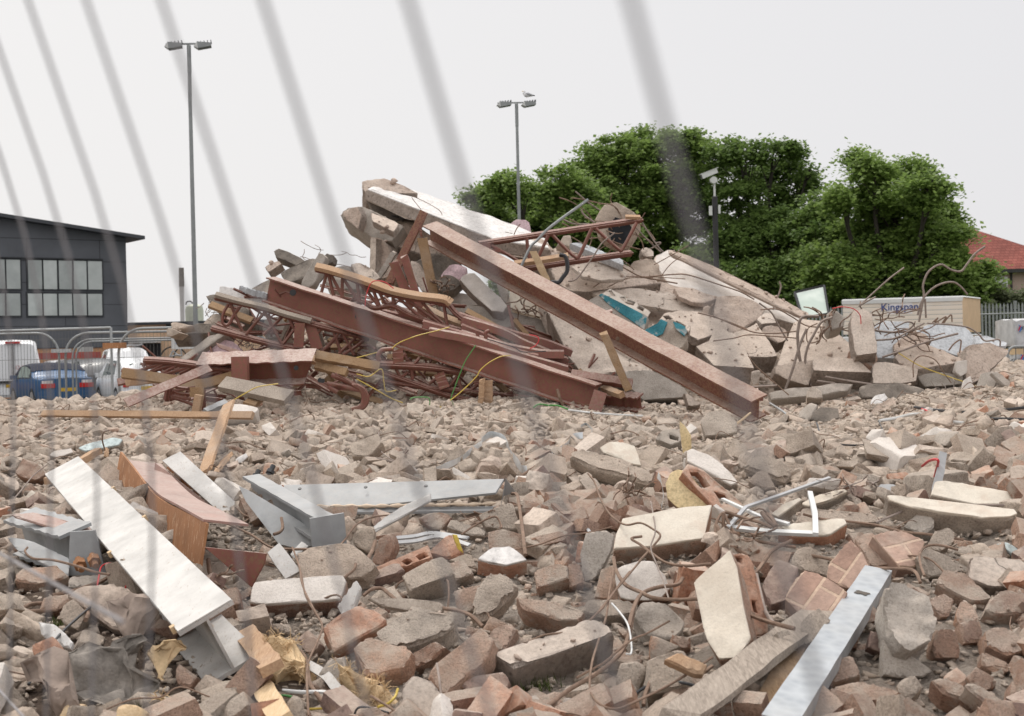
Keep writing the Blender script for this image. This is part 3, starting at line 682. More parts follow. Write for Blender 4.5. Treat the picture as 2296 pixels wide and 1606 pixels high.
# gull on the right-hand lamp
gp=at('V', 1181,218,46); W_=plain('gull_white', (.75,.74,.74),.8); G_=plain('gull_grey', (.42,.42,.44),.8); K_=plain('gull_black', (.04,.04,.04),.8)
gu=empty('gull', (gp.x,gp.y,gp.z-.02), 'white and grey gull perched on the right-hand lamp head', 'bird')
def blob(pts,rs,mat,name): MB().tube(smoothpath(pts,4),[rs[0]]+[np.interp(i/(4*(len(pts)-1)),np.linspace(0,1,len(rs)),rs) for i in range(1,4*(len(pts)-1)+1)],10).build(name,mat,gu,60)
z0=gp.z+.05
blob([gp+Vector((-.10,0,.09)),gp+Vector((-.05,0,.08)),gp+Vector((.05,0,.06)),gp+Vector((.2,0,.03))],[.02,.075,.07,.01],W_, 'body')
blob([gp+Vector((-.09,0,.1)),gp+Vector((-.075,0,.16)),gp+Vector((-.07,0,.2)),gp+Vector((-.05,0,.215))],[.05,.045,.04,.015],W_, 'head')
blob([gp+Vector((-.05,-.04,.12)),gp+Vector((.06,-.05,.09)),gp+Vector((.22,-.03,.05))],[.02,.05,.012],G_, 'wing')
blob([gp+Vector((.15,-.03,.065)),gp+Vector((.27,-.02,.035))],[.02,.005],K_, 'wing_tip')
blob([gp+Vector((-.1,0,.2)),gp+Vector((-.15,0,.185))],[.012,.004],M['yelwire'], 'beak')
for dy in (-.02,.02): blob([gp+Vector((0,dy,.02)),gp+Vector((0,dy,-.03))],[.006,.006],M['redbrick'], 'leg')
# ================================================================== CCTV POLE
t=at('U', 337,230,45); cc=empty('camera_pole', (t.x,t.y,0), 'black pole with a white security camera in front of the trees', 'security camera'); x,y,z=t
MB().tube([(x,y,0),(x,y,z-.35),(x,y,z-.34)],[.095,.085,.06],12).build('pole', plain('black_pole', (.03,.028,.03),.6),cc,50)
MB().tube([(x,y,z-.36),(x,y,z+.1)],.035,10).build('neck', M['whitepl'],cc,50)
MB().box(x-.19,x-.1,y-.1,y+.02,z-.95,z-.65).build('junction_box', M['whitepl'],cc); MB().box(x+.1,x+.17,y-.06,y+.02,z-.9,z-.62).build('junction_box', M['whitepl'],cc)
disc(MB(),(x-.03,y-.14,z+.17),(0,1,0),.11,.2,18).build('swivel', M['whitepl'],cc,40)
A_=Vector((x-.42,y-.1,z+.28)); B_=Vector((x+.08,y,z+.48)); MB().bar(A_,B_,.16,.15).build('camera_housing', M['whitepl'],cc)
MB().bar(A_+Vector((-.06,0,.07)),B_+Vector((.03,0,.095)),.19,.02).build('sun_shield', M['whitepl'],cc)
MB().bar(A_+Vector((-.012,0,-.005)),A_+Vector((.01,0,.004)),.12,.11).build('lens', K_,cc)
# ================================================================== HOUSE
d=76; ho=empty('red_roofed_house', tuple(at('D', 2500,900,d).xy)+(0,), 'pinkish rendered house with red tiled hipped roof behind the trees on the right', 'house')
def tiles():
    t=NT('red_roof_tiles', .8,0,.2); t.co(); br=t.n('ShaderNodeTexBrick'); tcn=t.n('ShaderNodeTexCoord'); t.l(tcn.outputs['Object'],br.inputs['Vector']) ; mp=t.n('ShaderNodeMapping'); mp.inputs['Rotation'].default_value=(math.radians(90),0,0)
    t.l(tcn.outputs['Object'],mp.inputs[0]); t.l(mp.outputs[0],br.inputs['Vector'])
    br.inputs['Scale'].default_value=1; br.inputs['Brick Width'].default_value=.26; br.inputs['Row Height'].default_value=.16; br.inputs['Mortar Size'].default_value=.012
    br.inputs['Color1'].default_value=(.2,.06,.045,1); br.inputs['Color2'].default_value=(.26,.085,.065,1); br.inputs['Mortar'].default_value=(.12,.03,.025,1)
    return t.done(t.mix(1., br.outputs[0],t.ramp(t.noise(1,5,.6),[(.3,k3(.8)),(.7,k3(1.2))]), 'MULTIPLY'))
eL=at('D', 1480,457,d); eR=at('D', 2800,457,d); rz=at('D', 2040,240,d).z; dz=rz-eL.z; ez=eL.z; rz+=1.25
rx0=at('D', 1700,240,d).x; rx1=at('D', 2060,240,d).x; yb=eL.y
wm=plain('pinkish_render', (.42,.31,.27),.95,0,.1,3)
MB().box(eL.x+.4,eR.x-.4,yb+.4,yb+8.6,0,ez).build('wall', wm,ho)
MB().add([(eL.x,yb,ez),(eR.x,yb,ez),(eR.x,yb+9,ez),(eL.x,yb+9,ez),(rx0,yb+4.5,rz),(rx1,yb+4.5,rz)],[(0,1,5,4),(1,2,5),(2,3,4,5),(3,0,4),(3,2,1,0)]).build('roof', tiles(),ho)
MB().box(eL.x,eR.x,yb-.06,yb+.05,ez-.18,ez+.02).build('gutter', K_,ho)
px_=at('D', 2217,500,d).x; MB().tube([(px_,yb+.3,0),(px_,yb+.3,ez)],.06,8).build('downpipe', K_,ho)
wa=at('D', 2090,575,d); wb=at('D', 2190,492,d); wf=MB().box(wa.x,wb.x,yb+.3,yb+.45,wa.z,wb.z).build('window', M['whitepl'],ho)
for i in range(2):
    xa=wa.x+.12+i*(wb.x-wa.x)/2; MB().box(xa,xa+(wb.x-wa.x)/2-.24,yb+.27,yb+.297,wa.z+.12,wb.z-.6).build('pane', M['glass'],ho)
    MB().box(xa,xa+(wb.x-wa.x)/2-.24,yb+.27,yb+.297,wb.z-.5,wb.z-.12).build('pane', M['glass'],ho)
ch=at('D', 1960,170,d); MB().box(ch.x-.9,ch.x+.75,yb+3.9,yb+5.1,rz-.6,ch.z).build('chimney', M['redbrick'],ho)
gx=at('D', 2035,236,d).x; MB().add([(ch.x-1.3,yb+3.2,rz-.2),(gx,yb+3.2,rz-.05),(ch.x+.2,yb+3.2,ch.z-.25),(ch.x-1.3,yb+3.2,ch.z-.25),(ch.x-1.3,yb+4,rz-.2),(gx,yb+4,rz-.05),(ch.x+.2,yb+4,ch.z-.25),(ch.x-1.3,yb+4,ch.z-.25)],[(0,1,2,3),(7,6,5,4),(1,5,6,2),(2,6,7,3),(0,3,7,4)]).build('gable', M['slab'],ho)
aa=at('D', 1998,60,d); m=MB().tube([(aa.x,yb+4.5,rz-.2),(aa.x,yb+4.5,aa.z)],.05,5); m.bar((aa.x-.55,yb+4.5,aa.z-.1),(aa.x+.6,yb+4.5,aa.z+.12),.05,.05)
for k in range(6): m.bar((aa.x-.45+.18*k,yb+4.5,aa.z-.3+.04*k),(aa.x-.45+.18*k,yb+4.5,aa.z+.15+.04*k),.035,.035)
m.build('aerial', K_,ho)
# ================================================================== TREES
def tree(name,label,clumps,d,base,mat,n,lsz,group='trees beyond the site', limbs=True,seed=1,cluster=None):
    rng=np.random.default_rng(seed); bp=at('V', base[0],800,d); root=empty(name,(bp.x,bp.y,0),label, 'tree' if name != 'shrub' else 'shrub', group)
    CL=[]
    for (u,v,ru,rv) in clumps:
        dd=d+rng.uniform(-2.5,2.5); c=CAM+ray(u,v)*dd; CL.append((np.array(c),np.array([ru*d/F,min(ru,90)*d/F*.9,rv*d/F])))
    area=sum(r[0]*r[2] for _,r in CL); P=[]
    for c,r in CL:
        ns=max(8,int(cluster*(r[0]*r[2])**.5*3)) if cluster else max(14,int(24*(r[0]*r[2])))
        dv=rng.normal(size=(ns,3)); dv /= np.linalg.norm(dv,axis=1)[:, None]; rad=rng.uniform(.25,1.12,ns)**.6
        sc=c+dv*r*rad[:, None]; k=int(n*r[0]*r[2]/area/ns)+1
        for s_ in sc:
            q=rng.normal(size=(k,3))*np.array([.3,.3,.16])*rng.uniform(.6,1.35); q[:, 2] -= .25*(q[:, 0]**2+q[:, 1]**2); P.append(s_+q)
    P=np.concatenate(P); m_=len(P)
    a=rng.uniform(0,6.283,m_); t1=np.stack([np.cos(a),np.sin(a),rng.normal(0,.35,m_)-.15],-1); t1 /= np.linalg.norm(t1,axis=1)[:, None]
    up=np.stack([rng.normal(0,.5,m_),rng.normal(0,.5,m_),np.ones(m_)],-1); t2=np.cross(up,t1); t2 /= np.linalg.norm(t2,axis=1)[:, None]; t3=np.cross(t1,t2)
    s1=lsz*rng.uniform(.6,1.25,m_)[:, None]; s2=s1*.48
    v=np.stack([P-t1*s1*.5,P-t2*s2-t3*s2*.3,P+t1*s1*.55-t3*s1*.12,P+t2*s2-t3*s2*.3],1).reshape(-1,3)
    b=np.arange(m_)*4; f=np.concatenate([np.stack([b,b+1,b+2],-1),np.stack([b,b+2,b+3],-1)])
    mesh_obj('crown', v,f,M[mat],root)
    if limbs:
        zt_=np.mean([c[2] for c,_ in CL]); fork=Vector((bp.x,bp.y,zt_*.38)); w=MB().tube([(bp.x,bp.y,-.1),(bp.x+.05,bp.y,fork.z*.6),fork],[.34,.27,.22],10)
        for c,r in CL:
            c=Vector(c); mid=fork.lerp(c,.5)+Vector((rng.normal(0,.3),rng.normal(0,.3),.5)); w.tube(smoothpath([fork,mid,c+Vector((0,0,r[2]*.4))],4),[.15-.014*i for i in range(9)],6)
            for _ in range(6):
                dv=rng.normal(size=3); dv /= np.linalg.norm(dv); e=c+Vector(dv*r*.95); s0=mid.lerp(c,rng.uniform(.2,1)); w.tube([s0,s0.lerp(e,.5)+Vector((0,0,.15)),e],[.055,.035,.012],4)
        w.build('trunk', M['bark'],root)
    return root
tree('sycamore_tree', 'broad low green tree at the left end of the row, behind the right-hand lamp post', [(1082,438,30,20),(1112,452,50,34),(1150,418,52,32),(1205,455,60,45),(1250,408,50,32),(1290,445,60,50),(1180,500,62,40),(1100,480,34,26),(1265,520,80,50),(1345,520,80,60)],62,(1230,), 'leaf', 46000,.175,seed=1)
tree('sycamore_tree', 'tallest domed tree in the middle of the row', [(1330,375,58,42),(1392,335,65,32),(1462,320,72,32),(1540,326,62,32),(1595,362,45,44),(1400,405,80,52),(1500,405,90,62),(1330,455,70,60),(1450,490,90,70),(1560,480,72,70),(1440,560,120,50)],66,(1470,), 'leaf', 72000,.175,seed=2)
tree('sycamore_tree', 'airy tree with branches showing, behind the black camera pole', [(1655,350,55,30),(1735,342,55,26),(1700,398,60,30),(1770,375,30,26),(1650,435,46,36),(1745,452,46,30),(1800,415,34,22),(1815,385,16,10),(1690,500,60,40)],64,(1700,), 'leafd', 22000,.17,seed=3)
tree('sycamore_tree', 'pointed bushy green tree standing right of the others, in front of the red roof', [(1925,352,24,20),(1955,392,48,36),(2040,388,50,32),(2075,425,45,34),(2000,460,90,56),(1885,445,34,24),(2110,490,60,38),(2125,525,34,24),(1920,540,80,60),(2050,550,95,60),(2095,575,50,46),(1880,600,80,60),(2000,640,100,55),(2110,640,70,50)],55,(2010,), 'leaf', 78000,.17,seed=4)
tree('maple_tree', 'dark dense tree filling the gap behind the camera pole and glass pane', [(1640,560,70,60),(1720,540,80,66),(1800,510,66,54),(1850,465,44,34),(1840,590,80,75),(1740,630,95,60),(1560,610,90,50),(1860,680,110,40)],60,(1750,), 'leafd', 62000,.175,seed=5)
tree('shrub', 'loose green shrub below the right-hand tree near the house window', [(2200,625,40,34),(2165,660,60,30),(2130,600,40,40)],54,(2180,), 'leaf', 9000,.2, 'shrubs by the palisade fence', limbs=False,seed=6)
tree('shrub', 'grey green scrub growing over the palisade fence below the house', [(2260,672,50,26),(2310,690,50,34),(2200,690,60,26),(2250,745,90,50),(2150,720,60,40)],53,(2260,), 'leafg', 16000,.15, 'shrubs by the palisade fence', limbs=False,seed=7)

tree('hedge', 'long dark hedge filling the view under the tree crowns behind the palisade fence', [(1120+70*i,690+(i % 3)*22,62,62) for i in range(17)]+[(1150+90*i,770,80,50) for i in range(13)],58,(1700,), 'leafd', 60000,.22, 'trees beyond the site', limbs=False,seed=8)

cp=MB().box(-70,2,36,57,.01,.2).build('car_park', g.data.materials[0],None,None,(0,36,0)); cp['kind']='structure'; cp['label']='raised asphalt car park in front of the charcoal building'
# ================================================================== TEMPORARY FENCES (mesh panels on round tube frames)
def heras(x0,y0,x1,y1,label,z=2.0,rl=True,rr=True,wires=True,group='temporary mesh fence panels behind the rubble', midbar=False):
    A,B=Vector((x0,y0,0)),Vector((x1,y1,0)); s=(B-A).normalized(); L_=(B-A).length; r=.3
    root=empty('fence_panel', (x0,y0,0),label, 'fence panel', group); m=MB(); P=[]
    def q(a,z_): return A+s*a+Vector((0,0,z_))
    P+=[q(.02,.05)]
    P+=([q(.02,z-r)]+[q(.02+r-r*math.cos(t),z-r+r*math.sin(t)) for t in np.linspace(.3,1.57,6)]) if rl else [q(.02,z),q(.03,z+.001)]
    P+=([q(L_-.02-r+r*math.sin(t),z-r+r*math.cos(t)) for t in np.linspace(0,1.3,6)]+[q(L_-.02,z-r)]) if rr else [q(L_-.03,z+.001),q(L_-.02,z)]
    P+=[q(L_-.02,.05)]
    m.tube(P,.017,8); m.tube([q(.02,.12),q(L_-.02,.12)],.016,6); m.build('frame', M['postgalv'],root,60)
    if wires:
        w=MB()
        for k in range(1,int(L_/.045)):
            a=k*.045; zt=z
            if (rl and a < r): zt=z-r+math.sqrt(max(0,r*r-(r-a)**2))
            if (rr and L_-a < r): zt=z-r+math.sqrt(max(0,r*r-(r-L_+a)**2))
            w.bar(q(a,.12),q(a,zt),.002,.002,(0,1,0))
        for k in range(8): w.bar(q(.03,.15+.25*k),q(L_-.03,.15+.25*k),.003,.003)
        w.build('wire_mesh', M['herasw'],root)
    return root
def gx(R,x,y,d): p=at(R,x,y,d); return p.x,p.y
def hz(R,y,d,x=600): return at(R,x,y,d).z
heras(*gx('M', -2400,215,19.3), *gx('M', 655,215,18.8), 'left of the two mesh panels clipped together in front of the blue car', z=hz('M', 206,18.9,400))
f4=heras(*gx('M', 693,215,18.8), *gx('M', 2900,215,19.4), 'right of the two mesh panels clipped together in front of the blue car', z=hz('M', 202,18.8,900))
c=at('M', 672,405,18.75); MB().bar(c-Vector((.13,0,-.01)),c+Vector((.13,0,.01)),.05,.05).build('clip', M['galv'],f4)
heras(*gx('M', -2000,160,18.6), *gx('M', 1230,145,17.6), 'square-cornered mesh panel with its rail passing highest across the white van', z=hz('M', 146,17.6,1200),rl=False,rr=False)
f2=heras(*gx('M', 1272,150,17.5), *gx('M', 3600,158,17.8), 'mesh panel with rounded corner standing against the beige building and white hatchback', z=hz('M', 155,17.5,1400))
c=at('M', 1255,340,17.45); MB().bar(c-Vector((.14,0,0)),c+Vector((.14,0,0)),.07,.07).build('clip', M['rust'],f2)
heras(*gx('M', 775,275,24.5), *gx('M', 3000,265,25.2), 'farther mesh panel with rounded corner and a small white sign on its rail', z=hz('M', 267,24.6,1300),wires=False)
heras(*gx('M', 815,290,26), *gx('M', 2500,288,26.5), 'farthest mesh panel, its rail just below the one with the sign', z=hz('M', 289,26,1300),wires=False)
c=at('M', 2092,275,24.4); o=tag(MB().box(c.x-.34,c.x+.3,c.y-.02,c.y,c.z-.16,c.z+.12).build('sign_board', M['whitepl']), 'small white sign with blue lettering hung on the farther fence rail', 'sign')
text('lettering', 'HERAS', .17,Matrix.Translation((c.x-.02,c.y-.03,c.z-.02)) @ Matrix.Rotation(math.pi/2,4, 'X'),plain('sign_blue', (.1,.22,.5),.5),o,.002)
# ================================================================== PALISADE FENCE,right
d=50; p0=at('R', 880,470,d); root=empty('palisade_fence', (-4,d,0), 'tall galvanised palisade fence of upright pales behind the panel packs', 'fence'); H_=p0.z
m=MB(); X0=p0.x-14; k=0
while X0+k*.131 < p0.x+14:
    x=X0+k*.131; m.add([(x,d,.05),(x+.068,d,.05),(x+.068,d+.015,.05),(x,d+.015,.05),(x,d,H_-.1),(x+.068,d,H_-.1),(x+.068,d+.015,H_-.1),(x,d+.015,H_-.1),(x+.034,d,H_),(x+.034,d+.015,H_)],
        [(0,1,5,8,4),(3,7,9,6,2),(1,2,6,5),(0,4,7,3),(5,6,9,8),(4,8,9,7),(0,3,2,1)]); k+=1
o=m.build('pales', M['postgalv'],root)
r_=MB(); zr=at('R', 1100,577,d).z; r_.bar((X0,d+.03,zr),(p0.x+14,d+.03,zr),.03,.05); r_.bar((X0,d+.03,.4),(p0.x+14,d+.03,.4),.03,.05); r_.build('rail', framem,root)
for xx in (X0+1.2,X0+4,X0+6.8,X0+9.6,X0+12.4,at('R', 1398,445,d).x,at('R', 1398,445,d).x+2.8): MB().box(xx,xx+.1,d+.02,d+.12,0,H_+.06).build('post', M['postgalv'],root)
# ================================================================== INSULATION PACKS
def bandmat():
    t=NT('stacked_panel_wrap', .5,0,.4); t.co(); tcn=t.n('ShaderNodeTexCoord'); sp=t.n('ShaderNodeSeparateXYZ'); t.l(tcn.outputs['Object'],sp.inputs[0]); mm=t.n('ShaderNodeMath'); mm.operation='MULTIPLY'; mm.inputs[1].default_value=1/.088; t.l(sp.outputs[2],mm.inputs[0])
    fr=t.n('ShaderNodeMath'); fr.operation='FRACT'; t.l(mm.outputs[0],fr.inputs[0])
    c=t.ramp(fr.outputs[0],[(.0,(.34,.33,.31)),(.09,(.34,.33,.31)),(.13,(.68,.6,.5)),(.6,(.74,.65,.55))]); c=t.mix(t.ramp(t.noise(3,5),[(.5,k3(0)),(.8,k3(.6))]),c,(.76,.74,.7)); return t.done(c,t.bump(t.noise(9,4),.4,.01))
MP=bandmat(); endm=plain('panel_pack_end', (.60,.42,.26),.7,0,.12,4); kb=plain('logo_blue', (.03,.06,.22),.5)
d=28; a_=at('D', 957,675,d); b_=at('D', 1840,645,d-.6); c_=at('D', 1972,655,d+.9); zb_=at('D', 1972,905,d+.9).z; zt_=b_.z
def pack(z0,z1,name,label):
    root=empty(name,(a_.x,a_.y,z0),label, 'panel pack'); n_=Vector(((b_-a_).y,-(b_-a_).x,0)).normalized()
    A=[Vector((a_.x,a_.y,0)),Vector((b_.x,b_.y,0)),Vector((c_.x,c_.y,0))]; A.append(A[0]+(A[2]-A[1])); h=(z1-z0)
    v=[p+Vector((0,0,z0)) for p in A]+[p+Vector((0,0,z1)) for p in A]
    mesh_obj('long_side', v,[(0,1,5,4),(2,3,7,6),(3,0,4,7)],MP,root)
    mesh_obj('end_face', [v[1],v[2],v[6],v[5]],[(0,1,2,3)],endm,root)
    e=Vector((0,0,.025)); s1=(A[1]-A[0]).normalized()
    mesh_obj('top_wrap', [v[4]-s1*.02+n_*.02,v[5]+s1*.02+n_*.02,v[6]+s1*.02,v[7]-s1*.02]+[p+e for p in v[4:]]+[p-e*3 for p in (v[4]-s1*.02+n_*.02,v[5]+n_*.02)],[(4,5,6,7),(0,1,5,4),(1,2,6,5),(2,3,7,6),(3,0,4,7),(8,9,1,0)],M['whitepl'],root)
    return root,s1,n_,A
pk,s1,n_,A=pack(zb_,zt_, 'panel_pack', 'cream pack of insulation panels lettered in blue, topmost of its stack')
def onface(R,x,y,off=.004):
    r=ray(*uv(R,x,y)); t=(A[0]+n_*off-CAM).dot(n_)/r.dot(n_); return CAM+r*t
q0,q1,q2,q3=onface('D', 1285,672),onface('D', 1472,657),onface('D', 1472,768),onface('D', 1285,775)
mesh_obj('label_sheet', [q0,q1,q2,q3],[(3,2,1,0)],plain('label_sheet_white', (.72,.69,.67),.45,0,.05),pk)
ct=onface('D', 1378,720,.012); rotm4=Matrix.Translation(ct) @ Matrix(((s1.x,0,-n_.x*-1,0),(s1.y,0,n_.y,0),(0,1,0,0),(0,0,0,1)))
dz_=(b_.z-a_.z)/(A[1]-A[0]).length
text('lettering', 'Kingspan', .2,rotm4 @ Matrix.Rotation(math.radians(0),4, 'Z'),kb,pk,.003,1., .0015)
pack(zb_-.74,zb_-.06, 'panel_pack', 'cream pack of insulation panels, directly below the lettered pack')
pack(.1,zb_-.80, 'panel_pack', 'cream pack of insulation panels at the bottom of the stack, on the ground')
for k in range(3): z=(zb_-.06,zb_-.8,0)[k]; tag(MB().bar(A[0]+Vector((.15,.1,z+.03)),A[1]+Vector((-.1,.1,z+.03)),.08,.056 if k < 2 else .1).build('timber_bearer', M['palewood']),('pale timber bearer under the lettered pack', 'pale timber bearer between the two lower packs', 'pale timber bearer under the bottom pack')[k], 'timber')
# wrapped packs at the right edge
wrapm=plain('crinkled_white_wrap', (.5,.5,.5),.5,0,.25,6,.4,1.2); lr=plain('logo_red', (.5,.03,.05),.5); lbm=plain('logo_bright_blue', (.04,.16,.42),.5)
def wrap(ya,yb,label):
    d=26; p=at('R', 1412,ya,d); q=at('R', 1412,yb,d); v,f,_=slabmesh([Vector((p.x,d,q.z)),Vector((p.x+1.9,d,q.z)),Vector((p.x+1.9,d,p.z)),Vector((p.x,d,p.z))],(0,-1,0),1.1,.05,.02,.03,(),6)
    o=tag(mesh_obj('wrapped_pack', v,f,wrapm,None,40),label, 'pallet pack'); return o,p,d
def leafmark(o,R,x,y,d):
    for dx,dz,mm,ang in ((-8,0,lr,.5),(2,-8,lbm,-.6),(6,20,lbm,.4)):
        c=at(R,x+dx,y+dz,d-.035); m=MB(); m.add([c+Vector((math.sin(t+ang)*.018*(1+.0)*1.0+math.sin(ang)*math.cos(t)*.03,0,math.cos(t)*.055)) for t in np.linspace(0,6.28,12)[:-1]],[tuple(range(11))]); m.build('emblem', mm,o)
o,p,d=wrap(720,1120, 'white wrapped pack with a red and blue emblem, upper one at the right edge'); leafmark(o, 'R', 1490,850,d)
c=at('R', 1538,850,d-.03); text('lettering', 'K', .1,Matrix.Translation(c) @ Matrix.Rotation(math.pi/2,4, 'X'),K_,o)
o,p,d=wrap(1262,1640, 'white wrapped pack with dark lettering, lower of the two at the right edge'); leafmark(o, 'R', 1525,1300,d)
c=at('R', 1475,1362,d-.03); text('lettering', 'EUTA', .13,Matrix.Translation(c) @ Matrix.Rotation(math.pi/2,4, 'X'),K_,o,.002,.9)
p=at('R', 1412,1225,26); tag(MB().box(p.x,p.x+1.9,26.02,27,p.z-.04,p.z+.07).build('timber_bearer', M['palewood']), 'pale timber bearer between the two white wrapped packs', 'timber')
q=at('R', 1412,1640,26); tag(MB().box(p.x,p.x+1.9,26.02,27,0,q.z-.02).build('timber_bearer', M['palewood']), 'timber pallet under the lower white wrapped pack', 'timber')
# crowd barrier and white rail
d=21.5; a_=at('R', 1300,1135,d); root=empty('crowd_barrier', (a_.x,d,0), 'galvanised pedestrian barrier with rounded corner at the right edge', 'barrier'); r=.12
m=MB().tube([(a_.x,d,.05),(a_.x,d,a_.z-r)]+[(a_.x+r-r*math.cos(t),d,a_.z-r+r*math.sin(t)) for t in np.linspace(.3,1.57,5)]+[(a_.x+2.1,d,a_.z),(a_.x+2.25,d,a_.z-.1),(a_.x+2.25,d,.05)],.021,8); m.tube([(a_.x,d,.25),(a_.x+2.25,d,.25)],.018,6)
m.build('frame', M['postgalv'],root,60); zt_=a_.z-.22; m=MB()
for k in range(17): m.tube([(a_.x+.12+.125*k,d,.25),(a_.x+.12+.125*k,d,a_.z)],.007,5)
m.tube([(a_.x,d,zt_),(a_.x+2.25,d,zt_)],.008,5); m.build('bars', M['herasw'],root)
x0_,y0_=gx('R', -100,660,30.6); x1_,y1_=gx('R', 2100,545,30)
heras(x0_,y0_,x1_,y1_, 'mesh fence panel on the right whose top rail crosses in front of the palisade fence', z=hz('R', 640,30.4,900),group='temporary mesh fence panels on the right')
# ================================================================== PARKED CARS
gl=NT('car_glass', .08,0,.7); gl.co(); M['carglass']=gl.done((.10,.125,.12)); gl=NT('clear_car_glass', .1,0,.6); gl.co(); M['carglass2']=gl.done((.36,.42,.38))
tyre=plain('tyre', (.02,.02,.02),.9); rim=plain('alloy_rim', (.45,.45,.46),.4,.5); redl=plain('tail_lamp_red', (.5,.02,.02),.25,0,.1); clearl=plain('clear_lamp', (.7,.62,.6),.2); plate=plain('yellow_plate', (.62,.38,.03),.5,0,.05); blackp=plain('black_trim', (.02,.02,.02),.6)
def paint(name,c): t=NT(name,.42,0,.4); t.co(); t.b.inputs['Coat Weight'].default_value=.15; return t.done(c)
def car(x,y,yaw,L_,W_,prof,paintc,label,roofpaint=None,platez=None,lamps='wide', tumble=.32,cat='car', reg='', seed=0,glass='carglass', group='vehicles parked behind the fence', rearwin=None,back=None):
    """prof: stations (s from rear 0 to front 1,z top,z belt); rear end faces local -Y"""
    root=empty('van' if cat=='van' else 'parked_car', (x,y,.2),label,cat,group); root.rotation_euler=(0,0,yaw); Rz=Matrix.Rotation(yaw,4, 'Z')
    st=np.linspace(0,1,29); zt=np.interp(st,[p[0] for p in prof],[p[1] for p in prof]); zb=np.interp(st,[p[0] for p in prof],[p[2] for p in prof]); hw=W_/2
    def row(s,t,b):
        n_=1-.10*max(0,(abs(s-.5)-.38)/.12)**2; w=hw*n_; tw=max(.25,w-tumble*max(0,t-b)); y_=(s-.5)*L_
        P=[(w*.9,.22),(w,.4),(w*1.005,(b+.4)/2),(w*.985,b-.03),(w*.965,b)]
        P+=[(w*.965-(w*.965-tw)*.92,b+(t-b)*.9),(tw-.05,t-.035),(tw-.16,t)] if t-b > .08 else [(w*.93,b+(t-b)*.5),(w*.85,t-.01),(w*.6,t+.005)]
        P=P+[(0,t+.03)]; return [(a_,y_,z_) for a_,z_ in P]+[(-a_,y_,z_) for a_,z_ in reversed(P[:-1])]
    V_=[]; F_=[]
    for s_,t,b in zip(st,zt,zb): V_+=row(s_,t,b)
    k=17
    for i in range(len(st)-1): F_+=[(i*k+j,i*k+(j+1) % k,(i+1)*k+(j+1) % k,(i+1)*k+j) for j in range(k)]
    F_+=[tuple(range(k)),tuple((len(st)-1)*k+j for j in reversed(range(k)))]
    def part(name,v,f,mat,par=None,sm=None):
        me=bpy.data.meshes.new(name); me.from_pydata([tuple(p) for p in v],[],f); me.materials.append(mat)
        if sm: me.polygons.foreach_set('use_smooth', np.ones(len(me.polygons),bool)); me.set_sharp_from_angle(angle=math.radians(sm))
        o=bpy.data.objects.new(name,me); C.objects.link(o); o.parent=par or root; return o
    body=part('body', V_,[q[::-1] for q in F_],paintc,None,50)
    if roofpaint:     # fabric roof over the cabin
        idx=[i for i in range(len(st)) if zt[i]-zb[i] > .12]; v=[]; 
        for i in idx:
            R_=row(st[i],zt[i]+.012,zb[i]); v+=[(a_*1.012,y_,z_+.006) for a_,y_,z_ in R_[4:13]]
        part('soft_top', v,[(i*9+j,(i+1)*9+j,(i+1)*9+j+1,i*9+j+1) for i in range(len(idx)-1) for j in range(8)],roofpaint,None,60)
    def side(s0,s1,zlo,zhi,sgn,lean0=0,lean1=0,mat=None):
        v=[]
        for s_,f_ in ((s0,0),(s1,0),(s1-lean1,1),(s0+lean0,1)):
            t=np.interp(s_,st,zt); b=np.interp(s_,st,zb); z_=b+.02+(t-b)*(zlo if f_==0 else zhi); n_=1-.10*max(0,(abs(s_-.5)-.38)/.12)**2; w=hw*n_; tw=max(.25,w-tumble*max(0,t-b))
            a_=w*.965-(w*.965-tw)*(z_-b)/(t-b+1e-6)+.012; v.append((sgn*a_,(s_-.5)*L_,z_))
        part('side_window', v,[(0,1,2,3)],mat or M[glass])
    if cat=='car':
        for sgn in (-1,1): side(.27,.5,.04,.84,sgn,.03,0); side(.515,.70,.04,.84,sgn,0,.075)
    # rear window: follows the tailgate slope
    if rearwin:
        s0,z0,s1,z1,w0,w1=rearwin; dy=-.015
        part('rear_window', [(-w0,(s0-.5)*L_+dy,z0),(w0,(s0-.5)*L_+dy,z0),(w1,(s1-.5)*L_+dy,z1),(-w1,(s1-.5)*L_+dy,z1)],[(0,1,2,3)],M[glass])
    s0=.70; part('windscreen', [(-.6,(.80-.5)*L_,0.0)]*0 or [(-hw*.8,(.80-.5)*L_+.02,np.interp(.8,st,zb)+.03),(hw*.8,(.80-.5)*L_+.02,np.interp(.8,st,zb)+.03),(hw*.62,(.69-.5)*L_+.02,np.interp(.69,st,zt)-.02),(-hw*.62,(.69-.5)*L_+.02,np.interp(.69,st,zt)-.02)],[(3,2,1,0)],M[glass])
